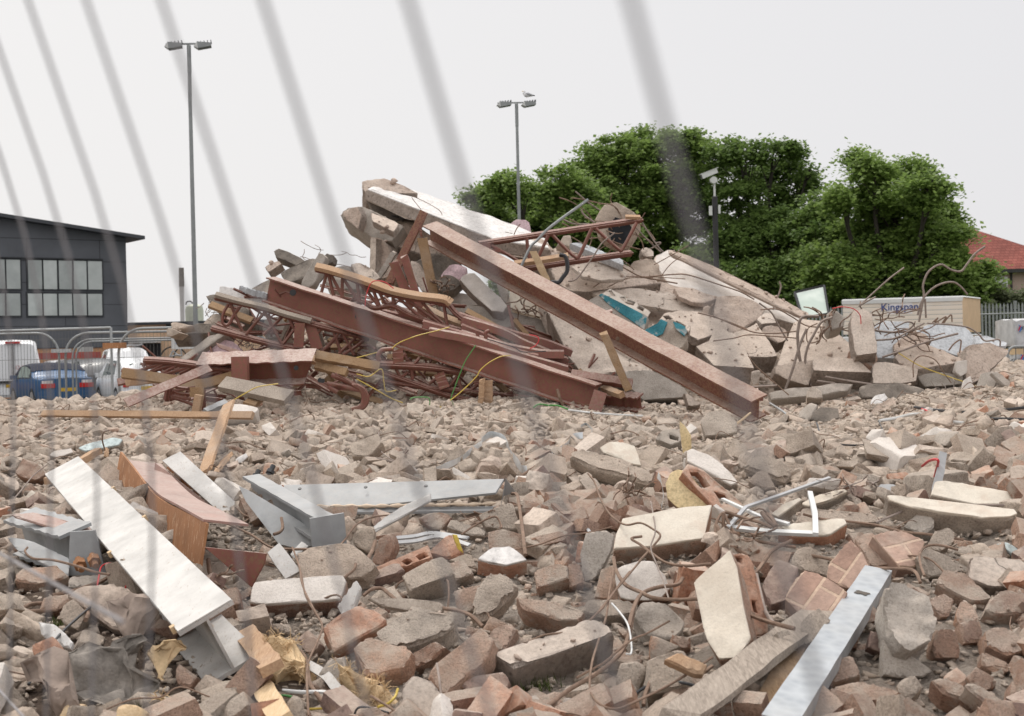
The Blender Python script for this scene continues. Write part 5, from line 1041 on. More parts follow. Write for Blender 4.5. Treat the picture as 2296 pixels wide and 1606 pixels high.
blk('D', [(1185,860),(1240,820),(1450,830),(1440,900),(1360,960),(1350,1100),(1210,1095)],(0,-.8,.6),.1, 'foam', 'grey_board', 'pale blue-grey board right of the upright post', 'panel', d=13.6,rough=.01)
blk('D', [(1500,900),(1590,845),(1860,862),(1935,940),(1910,1060),(1800,1078),(1640,1020),(1480,985)],(.15,-.75,.64),.12, 'foam', 'grey_board', 'larger pale blue-grey board with bent bars over it, below the panel pack', 'panel', d=13.7,rough=.01)
blk('D', [(1340,1000),(1400,940),(1480,900),(1560,920),(1600,970),(1480,1010),(1350,1060)],(0,-.75,.65),.15, 'pink', 'concrete_lump', 'pinkish lump between the two pale blue-grey boards', 'concrete', d=13.4,rough=.04)
blk('D', [(1930,940),(2000,930),(2070,950),(2165,985),(2160,1015),(2040,1010),(1940,985)],(.1,-.6,.8),.08, 'foam', 'white_sheet', 'crumpled white sheet draped over the right end of the heap', 'sheet', d=13.6,rough=.04)
blk('D', [(1870,1080),(1900,990),(2050,985),(2185,1045),(2140,1110),(2010,1220),(1930,1280),(1870,1230)],(.25,-.82,.5),.3, 'pink', 'concrete_lump', 'big pinkish brown lump forming the right end of the heap', 'concrete', d=13.1,rough=.026,rfreq=11,chip=.03)
blk('D', [(1815,1130),(1870,1110),(1875,1210),(1830,1235),(1790,1190)],(-.1,-.98,.1),.12, 'palecap', 'concrete_chip', 'white-faced chip under the right end of the wide slab', 'concrete', d=12.8,rough=.02)
blk('D', [(1500,1220),(1700,1200),(1850,1235),(1840,1290),(1560,1310)],(0,-.95,.3),.2, 'greyconc', 'concrete_piece', 'shadowed beam under the wide slab on the right', 'concrete beam', d=12.9,rough=.01)
blk('D', [(1080,1310),(1250,1285),(1420,1278),(1550,1312),(1540,1390),(1320,1400),(1100,1370)],(0,-.85,.5),.15, 'darkconc', 'concrete_piece', 'low dark beam lying at the foot of the right part of the heap', 'concrete beam', d=12.3,rough=.03)
blk('D', [(420,1350),(600,1320),(820,1290),(1030,1290),(1000,1340),(700,1370),(430,1400)],(0,-.8,.6),.1, 'greyconc', 'concrete_plank', 'low grey plank of concrete at the foot of the heap below the loops of rebar', 'concrete slab', d=12.2,rough=.02)
blk('D', [(290,1190),(340,1200),(350,1290),(280,1290)],(0,-.9,.4),.12, 'conc', 'concrete_lump', 'small lump in the gap beside the loops of rebar', 'concrete', d=12.6,rough=.04)
blk('D', [(620,1540),(640,1490),(730,1420),(765,1440),(700,1560)],(-.3,-.7,.6),.1, 'greyconc', 'concrete_block', 'grey block tilted left at the foot of the heap, right of the great beam end', 'concrete', d=10.9,rough=.02)
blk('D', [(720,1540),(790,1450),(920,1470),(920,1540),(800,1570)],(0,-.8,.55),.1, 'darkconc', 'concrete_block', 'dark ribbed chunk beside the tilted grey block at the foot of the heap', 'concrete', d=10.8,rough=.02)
blk('D', [(700,1370),(740,1290),(800,1330),(810,1390)],(0,-.8,.5),.12, 'conc', 'concrete_lump', 'pointed lump at the foot of the heap below the big clean slab', 'concrete', d=11.7,rough=.03)
blk('D', [(1830,1370),(1850,1260),(1900,1230),(1930,1330),(1880,1380)],(-.1,-.9,.4),.06, 'palecap', 'concrete_chip', 'narrow pale slab standing at the right foot of the heap', 'concrete', d=12.2,rough=.01)
blk('D', [(1960,1290),(1980,1215),(2060,1180),(2120,1230),(2060,1330)],(-.2,-.8,.5),.12, 'greyconc', 'concrete_block', 'grey angular block right of the narrow standing slab', 'concrete', d=12.4,rough=.02)
blk('D', [(2060,1200),(2100,1190),(2200,1270),(2190,1310),(2150,1300)],(.2,-.8,.5),.05, 'greyconc', 'concrete_plank', 'thin grey plank tilted beside the grey angular block at the right', 'concrete slab', d=12.3,rough=.01)
blk('D', [(2200,1270),(2296,1255),(2400,1250),(2400,1305),(2210,1305)],(0,-.7,.7),.06, 'redbrick', 'brick_piece', 'bright red brick lying at the right edge below the barrier', 'brick', d=12.2,rough=.006)
blk('D', [(2110,1200),(2160,1195),(2190,1225),(2150,1240)],(0,-.7,.7),.05, 'redbrick', 'brick_piece', 'small orange brick piece at the right below the barrier', 'brick', d=12.6,rough=.006)
blk('D', [(1160,1400),(1180,1380),(1270,1355),(1297,1385),(1230,1430),(1170,1430)],(0,-.7,.7),.03, 'whitetop', 'white_chip', 'white crumpled chip lying on rubble at the foot of the heap', 'debris', d=11.6,rough=.02)
blk('D', [(1130,1540),(1190,1450),(1340,1400),(1370,1470),(1250,1540)],(0,-.65,.75),.12, 'pink', 'concrete_lump', 'rounded pinkish lump at the foot of the heap, below the white chip', 'concrete', d=10.9,rough=.04)
# glass pane leaning on the ridge
gm=NT('greenish_sheet_glass', .12,0,.5); gm.co(); gmm=gm.done(gm.ramp(gm.noise(2.2,3,.5,None,1.2),[(.35,(.48,.56,.5)),(.6,(.66,.72,.66))]))
gp_=empty('glass_pane', tuple(at('D', 740,700,16)), 'greenish square pane with a dark edge leaning on the ridge in front of the trees', 'glass pane')
O=[at('D', x,y,dd) for x,y,dd in ((602,612,16.0),(818,562,15.9),(852,770,15.6),(660,800,15.7))]
mesh_obj('pane', O+[p+Vector((0,.02,0)) for p in O],[(3,2,1,0),(4,5,6,7),(0,1,5,4),(1,2,6,5),(2,3,7,6),(3,0,4,7)],gmm,gp_)
m=MB(); [m.bar(O[i],O[(i+1) % 4],.022,.03) for i in range(4)]; m.build('edge', M['cable'],gp_)
# mushroom-shaped block and the pink cap at the post
hb=empty('concrete_stump', tuple(at('C', 1200,500,14.8)), 'rounded concrete stump with a black patch, raised on bent bars above the ridge', 'concrete')
blk('C', [(1035,470),(1055,400),(1080,330),(1120,285),(1200,276),(1260,300),(1370,375),(1385,420),(1300,560),(1250,615),(1150,580),(1060,530)],(-.2,-.95,.2),.3, 'conc', 'stump', '', d=14.8,rough=.03,chip=.03,parent=hb)
onface2(hb, 'black_patch', 'C', [(1145,500),(1170,460),(1210,385),(1235,400),(1300,430),(1330,470),(1300,560),(1250,600),(1200,590),(1160,560)],plain('bitumen', (.022,.023,.026),.9,0,.2,20,.2,.5),(1035,470),14.8,(-.2,-.95,.2),.035,rough=.02)
pc=empty('painted_concrete', tuple(at('C', 450,460,15.8)), 'pale pink painted concrete cap in front of the right-hand lamp post', 'concrete')
blk('C', [(370,445),(420,408),(500,410),(528,428),(533,498),(400,455)],(-.1,-.93,.35),.3, 'lilac', 'cap', '', d=15.8,rough=.012,parent=pc)
# ---- the great beam and the other red steel
g2,_=beam(at('B', 1395,505,14.0),at('Q', 2135,745,10.75),.17,.19,(.05,-.55,.83), 'oxide2', 'steel_girder', 'longest rusty red beam crossing the heap from its top down to the right', dent=.0022)
for R_,x,y,dd in (('C', 1145,1175,12.35),('Q', 2090,650,10.9)):
    c=at(R_,x,y,dd); b=MB().box(c.x-.07,c.x+.07,c.y-.03,c.y+.03,c.z-.02,c.z+.03); b.obox(c+Vector((0,-.02,.04)),(.04,.02,.01),(0,.02,.01),(0,0,.02)); b.build('bracket', M['oxide'],g2)
c=at('C', 190,640,13.45); MB().box(c.x-.14,c.x+.14,c.y-.05,c.y+.05,c.z-.03,c.z+.0).build('cleat', M['oxide'],g2)
for R_,x,y,dd in (('B', 2100,915,13.1),('Q', 850,110,12.0),('C', 460,915,13.3)):
    c=at(R_,x,y,dd-.13); m=MB(); disc(m,c,(0,-1,.2),.018,.03,8); m.build('bolt', M['rebar'],g2)
g1,_=beam(at('O', 920,228,13.1),at('Q', 650,645,11.75),.15,.235,(0,-.08,1), 'oxide', 'steel_girder', 'long red beam with its broad web facing the viewer, lying below the orange-edged lattice', dent=.0022)
for R_,x,y,dd in (('O', 1255,275,12.9),('O', 2150,600,12.75),('P', 1440,365,12.3)):
    c=at(R_,x,y,dd-.03); m=MB(); disc(m,c,(0,-1,0),.03,.02,10); m.build('bolt_hole', M['cable'],g1)
c0=at('Q', 695,590,11.65); c1=at('Q', 640,765,11.6); MB().bar(c0,c1,.11,.02,(0,-1,0)).build('end_plate', M['oxide'],g1)
MB().tube([at('Q', 300,565,11.7),at('Q', 320,640,11.68),at('Q', 350,715,11.7)],.012,6).build('bolt', M['rebar'],g1)
g3,_=beam(at('N', 1085,480,12.0),at('O', 1480,1290,11.9),.21,.235,(.05,-.5,.86), 'oxide', 'steel_girder', 'short wide red beam lying level on the left with its pale pink top showing', dent=.004,skew=.5)
for x,y in ((1300,1305),(1625,1475),(1660,1480)):
    c=at('O', x,y,11.78); m=MB(); disc(m,c,(0,-1,0),.02,.02,10); m.build('bolt_hole', M['cable'],g3)
def truss(name,label,chords,rods,d,r=.017,cw=.05,chh=.035,mat='oxidebar', extra=None,cat='steel truss', dd=0.):
    """chords: [(region,points,width,height)] ; rods: (region,[pts])"""
    root=empty(name,tuple(at(chords[0][0], *chords[0][1][0],d)),label,cat)
    for R_,P,w_,h_ in chords:
        m=MB(); Q_=smoothpath([at(R_,x,y,d+dd*i/max(1,len(P)-1)) for i,(x,y) in enumerate(P)],5)
        for a_,b_ in zip(Q_,Q_[1:]):
            dv=(b_-a_)*.02; m.bar(a_-dv,b_+dv,w_,h_*.3,(0,-.5,.85))
            up=Vector((0,-.5,.85)); m.bar(a_-dv-up*h_*.35+Vector((0,-w_*.25,0)),b_+dv-up*h_*.35+Vector((0,-w_*.25,0)),.008,h_,up)
            m.bar(a_-dv-up*h_*.35+Vector((0,w_*.25,0)),b_+dv-up*h_*.35+Vector((0,w_*.25,0)),.008,h_,up)
        m.build('chord', M[mat],root); mark([q+Vector((0,0,.03)) for q in Q_]+[q-Vector((0,0,.03)) for q in reversed(Q_)])
    for R_,P in rods: MB().tube(smoothpath([at(R_,x,y,d+.01) for x,y in P],4),r*.8,6).build('web_rod', M[mat],root,60)
    return root
def edge(root,R_,P,d,w_,h_,mat='timber', name='timber_edge', up=(0,-.5,.85),dd=0.):
    Q_=smoothpath([at(R_,x,y,d+dd*i/max(1,len(P)-1)) for i,(x,y) in enumerate(P)],4); m=MB()
    for a_,b_ in zip(Q_,Q_[1:]): dv=(b_-a_)*.03; m.bar(a_-dv,b_+dv,w_,h_,up)
    return m.build(name,M[mat],root)
t1=truss('steel_truss', 'lattice truss under the upper left end of the long red beam', [('O', [(190,330),(500,400),(900,500),(1500,690),(2290,890)],.07,.045),('O', [(140,750),(560,865),(1100,1000),(1640,1110),(2290,1230)],.07,.05)],
    [('O', q) for q in ([(370,430),(300,560),(290,680),(340,720),(390,690),(440,590),(520,480)],[(400,420),(470,600),(560,800)],[(870,540),(740,690),(610,850)],[(870,540),(980,750),(1090,960),(1120,975)],[(1100,610),(960,750),(850,850)],[(1120,975),(1250,810),(1350,685)],[(1200,620),(1290,810),(1330,900)],[(1420,700),(1500,870),(1580,1040)],[(1660,760),(1520,890),(1370,1000)],[(1630,1110),(1770,960),(1890,820)],[(1800,780),(1860,950),(1910,1100)],[(1930,830),(2010,970),(2090,1130)],[(2110,890),(2000,1000),(1880,1110)],[(2250,900),(2120,1010),(1940,1120)])],12.75,.02)
edge(t1, 'O', [(195,300),(500,385),(900,480),(1100,550),(1500,660)],12.72,.06,.03, 'oldtimber')
MB().bar(at('O', 1350,690,12.7),at('O', 1330,1020,12.7),.09,.02,(0,-1,0)).build('flat_strut', M['oxide'],t1); MB().bar(at('O', 1480,690,12.75),at('O', 1590,1050,12.75),.1,.02,(0,-1,0)).build('flat_strut', M['oxide'],t1)
t2=truss('steel_truss', 'lattice with a wavy orange timber edge, above the long red beam', [('B', [(500,790),(700,835),(870,905),(1010,965),(1200,1010),(1500,1055),(1600,1140),(1760,1270)],.06,.04),('B', [(870,1040),(960,1090),(1100,1075),(1250,1150),(1500,1230),(1900,1330)],.05,.04)],
    [('B', q) for q in ([(585,830),(545,975)],[(600,830),(640,1000)],[(615,830),(715,1015)],[(710,865),(705,1020)],[(825,905),(845,1050)],[(850,910),(930,1000),(990,1080)],[(720,870),(840,1050)],[(945,950),(1000,1080)],[(1000,980),(1050,1060),(1130,1050)],[(1105,1000),(1105,1120)],[(1140,1010),(1240,1100),(1340,1180)],[(1330,1050),(1420,1150),(1510,1230)],[(1500,1060),(1530,1240)],[(1180,1010),(1500,1240)])],12.5,.02)
edge(t2, 'B', [(500,772),(600,795),(800,855),(960,910),(1100,960),(1300,1000),(1500,1025),(1560,1060)],12.46,.085,.035, 'timber')
edge(t2, 'B', [(1340,1090),(1500,1165),(1740,1260)],12.6,.08,.03, 'timber')
MB().tube(smoothpath([at('B', x,y,12.3) for x,y in ((1765,1280),(1770,1350),(1785,1400),(1815,1400),(1830,1350),(1830,1290),(1860,1275))],5),.017,8).build('hook', M['oxidebar'],t2,60)
# bundle of bent angle bars
BUN=[('B', [(1000,1110),(1300,1190),(1700,1320),(2050,1440),(2300,1520)]),('B', [(1150,1120),(1500,1260),(1900,1370),(2294,1520)]),('B', [(1620,1140),(1850,1220),(2100,1300),(2294,1350),(2500,1430)]),
       ('C', [(0,1170),(300,1260),(480,1350),(700,1440),(830,1500)]),('C', [(0,1230),(200,1310),(440,1420),(820,1490)]),('C', [(0,1280),(300,1370),(600,1430),(800,1440)]),('C', [(-300,1200),(0,1290),(400,1420),(600,1470)]),('C', [(-250,1260),(100,1330),(450,1450),(830,1560)])]
for k_,(R_,P) in enumerate(BUN):
    root=MB(); Q_=smoothpath([at(R_,x,y,12.75-.08*k_) for x,y in P],5)
    for a_,b_ in zip(Q_,Q_[1:]): dv=(b_-a_)*.03; root.bar(a_-dv,b_+dv,.06,.012,(0,-.4,.9)); root.bar(a_-dv+Vector((0,-.03,-.03)),b_+dv+Vector((0,-.03,-.03)),.06,.012,(0,-1,.1))
    o=root.build('angle_bar', M['oxide' if k_ % 2 else 'oxidebar']); tag(o,('uppermost', 'second', 'third', 'fourth', 'fifth', 'sixth', 'seventh', 'lowest')[k_]+' red angle bar down the bundle above the long red beam', 'steel bar', 'bundle of bent red angle bars above the long red beam')
# upright pieces
for R_,a_,b_,w_,th_,mat,dd,nm,lb,ct in (
    ('B', (1108,735),(1260,1090),.085,.02, 'oxide', 13.0, 'red_plate', 'dark red plate standing left of the pair in the middle of the heap', 'steel plate'),
    ('B', (1195,700),(1345,1180),.07,.05, 'oxide', 12.9, 'red_angle', 'red angle post standing right beside the dark red plate', 'steel post'),
    ('B', (1345,352),(1075,905),.075,.06, 'oxide2', 13.7, 'rusty_channel', 'rusty channel leaning up to the head of the great beam', 'steel channel'),
    ('B', (1335,560),(1425,1000),.09,.05, 'timber2', 13.6, 'timber_post', 'dark brown timber post standing under the head of the great beam', 'timber'),
    ('B', (1120,660),(1000,850),.05,.05, 'greyconc', 13.9, 'concrete_lath', 'grey lath leaning beside the rusty channel', 'concrete'),
    ('B', (1320,450),(1325,545),.02,.02, 'oxidebar', 13.6, 'iron_bar', 'short iron bar under the head of the great beam', 'steel bar'),
    ('Q', (725,60),(955,590),.065,.07, 'timber2', 11.6, 'timber_prop', 'square timber prop standing against the great beam', 'timber'),
    ('C', (560,655),(668,880),.065,.03, 'palewood', 13.4, 'timber_batten', 'pale batten leaning on the great beam below the upper truss', 'timber'),
    ('P', (1530,640),(1512,920),.045,.04, 'timber', 11.7, 'timber_stub', 'split orange timber stub under the long red beam, left one', 'timber'),
    ('P', (1600,660),(1600,930),.075,.05, 'timber', 11.75, 'timber_stub', 'thick orange timber stub under the long red beam, right one', 'timber'),
    ('P', (500,270),(510,410),.09,.02, 'oxide', 12.1, 'red_plate', 'small red plate below the middle of the long red beam', 'steel plate')):
    plankobj(at(R_, *a_,dd),at(R_, *b_,dd),w_,th_,(-.1,-1,.1),mat,nm,lb,ct,broken=.02)
# upper right truss
t5=truss('steel_truss', 'small red truss sticking out level above the great beam, in front of the trees', [('C', [(140,590),(600,520),(1000,460),(1410,400)],.08,.05),('C', [(500,780),(900,720),(1330,660)],.07,.055)],
    [('C', q) for q in ([(510,550),(520,640),(540,745)],[(680,530),(600,700)],[(715,530),(800,620),(885,695),(920,690),(1020,475)],[(1050,475),(1150,570),(1235,640),(1260,635),(1370,430)],[(230,610),(360,680),(490,760)])],13.6,.022,dd=.5)
MB().box(*sum(([min(a,b),max(a,b)] for a,b in zip(at('C', 140,590,13.5),at('C', 228,655,13.62))),[])).build('end_plate', M['oxide'],t5)
edge(t5, 'C', [(415,752),(640,722),(835,690)],13.5,.07,.04, 'timber', 'timber_packer'); edge(t5, 'C', [(1285,385),(1395,388)],14.0,.05,.03, 'timber', 'timber_packer')
# left frame with flat bar across
t4=truss('rusty_lattice', 'flattened rusty lattice frame lying in front of the white hatchback', [('N', [(360,325),(700,345),(1060,390),(1350,430),(1680,480)],.07,.06),('N', [(60,470),(400,510),(740,570),(1120,620),(1350,580),(1560,505)],.06,.04)],
    [('N', q) for q in ([(620,380),(460,430),(300,480)],[(635,390),(450,495)],[(800,400),(620,445),(460,500)],[(805,405),(700,470),(600,530)],[(1000,430),(820,480),(630,535)],[(1010,440),(900,500),(850,520)],[(1180,480),(980,590)],[(1420,500),(1250,540),(1040,600)],[(1440,510),(1300,590)],[(380,360),(350,430)])],11.9,.02)
edge(t4, 'N', [(70,520),(400,560),(740,610),(1120,670),(1380,620),(1580,560)],11.88,.08,.06, 'timber2', up=(0,-.95,.3))
t4b=truss('rusty_lattice', 'small crushed lattice box under the flattened frame, beside the rubble crest', [('N', [(700,670),(690,760),(670,880)],.05,.05),('N', [(1180,740),(1185,900),(1180,1040)],.03,.04)],
    [('N', q) for q in ([(740,740),(840,790),(1040,810)],[(740,690),(900,720),(1080,730)],[(750,760),(1060,710)],[(720,840),(880,890),(1040,950)],[(750,830),(1000,870)])],11.55,.018)
edge(t4b, 'N', [(1000,775),(1180,775)],11.5,.03,.08, 'timber2', 'timber_block', (0,0,1)); edge(t4b, 'N', [(1120,820),(1080,1040)],11.4,.06,.09, 'timber', 'timber_block', (0,-1,0))
plankobj(at('N', 120,925,11.2),at('N', 1260,440,11.6),.085,.012,(-.2,-.9,.4), 'oxide', 'flat_bar', 'flat red bar lying diagonally across the flattened lattice frame', 'steel bar')
plankobj(at('N', 0,640,12.1),at('N', 460,560,12.2),.06,.03,(0,-.9,.4), 'oxide', 'red_bar', 'short red bar end at the left of the flattened frame', 'steel bar')
plankobj(at('N', 110,655,12.0),at('N', 560,600,12.1),.06,.02,(0,-.9,.4), 'timber', 'timber_strip', 'orange timber strip at the left under the flattened frame', 'timber')
c=at('N', 1660,520,11.7); o=MB(); o.box(c.x-.05,c.x+.08,c.y-.06,c.y+.05,c.z-.16,c.z+.14); tag(o.build('red_bracket', M['oxide']), 'red bracket joining the flattened frame and the short wide beam', 'steel bracket')
plankobj(at('N', 1440,660,11.5),at('N', 2350,850,11.3),.15,.05,(0,-.6,.8), 'oldtimber', 'timber_board', 'bowed yellowish board with black writing marks under the short wide beam', 'timber')
plankobj(at('N', 1800,960,11.3),at('N', 1950,820,11.5),.1,.04,(0,-.8,.5), 'timber2', 'timber_offcut', 'dark timber offcut in the hollow under the bowed board', 'timber')
plankobj(at('N', 1195,1050,11.1),at('N', 1480,920,11.3),.045,.045,(0,-.8,.5), 'greysteel', 'grey_strip', 'thin grey strip leaning beside the crushed lattice box', 'metal strip')
blk('N', [(1480,960),(1590,935),(1750,945),(1940,995),(1890,1050),(1700,1060),(1420,1050)], 't', .12, 'palecap', 'concrete_piece', 'white-topped piece of concrete behind the crossing orange planks', 'concrete', d=11.0,rough=.02)
# lower trusses on the right of the pile foot
t6=truss('steel_truss', 'dark red lattice lying under the long red beam near the ground', [('P', [(-100,440),(400,450),(900,480),(1300,540)],.08,.06),('P', [(200,500),(600,640),(1150,830),(1500,910),(1800,1000)],.06,.05),('P', [(300,640),(800,720),(1450,780),(2100,860)],.05,.04)],
    [('P', q) for q in ([(480,510),(540,600),(630,540)],[(670,520),(680,640)],[(1220,600),(1150,700),(1080,750)],[(980,620),(880,690)],[(1240,630),(1280,780)],[(1480,700),(1330,810)],[(770,370),(710,440)],[(600,320),(500,420)],[(1900,790),(1660,900)])],12.3,.02)
for k_,(a_,b_) in enumerate((((1000,560),(1070,740)),((1450,600),(1470,700)))): plankobj(at('P', *a_,12.25),at('P', *b_,12.25),.09-.03*k_,.02,(0,-1,0), 'oxide', 'flat_strut', '', '', parent=t6)
m=MB(); m.tube(smoothpath([at('P', x,y,12.0) for x,y in ((280,420),(262,350),(300,285),(360,270),(450,265))],5),.02,7); tag(m.build('bent_rod', M['oxide'],None,60), 'hooked red rod under the middle of the long red beam', 'steel rod')
for k_,P in enumerate(([(1780,1400),(1900,1450),(2090,1540),(2180,1590)],[(1830,1390),(1970,1460),(2150,1580)],[(1720,1520),(1900,1550),(2180,1610)],[(1740,1560),(1860,1640)])):
    tag(MB().tube(smoothpath([at('O', x,y,11.9) for x,y in P],5),.022,6).build('bent_rod', M['oxidebar'],None,60),('uppermost', 'second', 'third', 'shortest lowest')[k_]+' red rod of the fan right of the short wide beam', 'steel rod', 'rods fanning out beside the short wide beam')
m=MB()
for k_ in range(7): m.tube(smoothpath([at('P', x+k_*9,y+(k_ % 3)*6,11.6) for x,y in ((-60,700),(40,760),(80,860),(50,960),(-60,1000))],5),.016,6)
tag(m.build('bar_coil', M['oxidebar'],None,60), 'tight loop of red bars at the foot of the heap left of centre', 'steel bars')
plankobj(at('O', 1430,1170,12.1),at('O', 1790,1240,12.0),.07,.05,(0,-.8,.5), 'timber', 'timber_offcut', 'orange timber offcut at the right end of the short wide beam, upper one', 'timber')
plankobj(at('O', 1570,1270,12.0),at('O', 1990,1380,11.9),.07,.05,(0,-.8,.5), 'timber2', 'timber_offcut', 'splintered timber offcut at the right end of the short wide beam, lower one', 'timber')
plankobj(at('Q', 430,430,11.9),at('Q', 985,520,11.8),.07,.06,(0,-.8,.5), 'oxide', 'red_bar', 'red channel end poking out right of the long red beam', 'steel bar')
plankobj(at('Q', 720,560,11.9),at('Q', 890,620,11.6),.05,.05,(0,-.8,.5), 'timber', 'timber_stub', 'orange timber stub at the lower end of the long red beam', 'timber')
beam(at('Q', 720,660,11.9),at('Q', 1070,690,11.7),.12,.13,(0,-.4,.9), 'oxide', 'steel_girder', 'stub of a red beam just beyond the lower end of the long red beam')
plankobj(at('B', 500,1470,11.95),at('B', 1000,1560,11.95),.08,.05,(0,-.8,.5), 'timber2', 'timber_strip', 'timber strip running right from the short wide beam', 'timber')
tag(MB().tube(smoothpath([at('C', x,y,dd) for x,y,dd in ((990,250,13.3),(700,460,13.2),(600,560,13.2),(540,620,13.2),(465,775,13.2))],4),.014,6).build('conduit', M['postgalv'],None,60), 'long bent galvanised conduit rising above the upper truss', 'conduit')
tag(MB().tube(smoothpath([at('C', x,y,13.1) for x,y in ((765,680),(815,700),(828,800),(790,860),(760,895),(700,895))],4),.02,6).build('conduit', M['cable'],None,60), 'short black bent conduit below the upper truss', 'conduit')
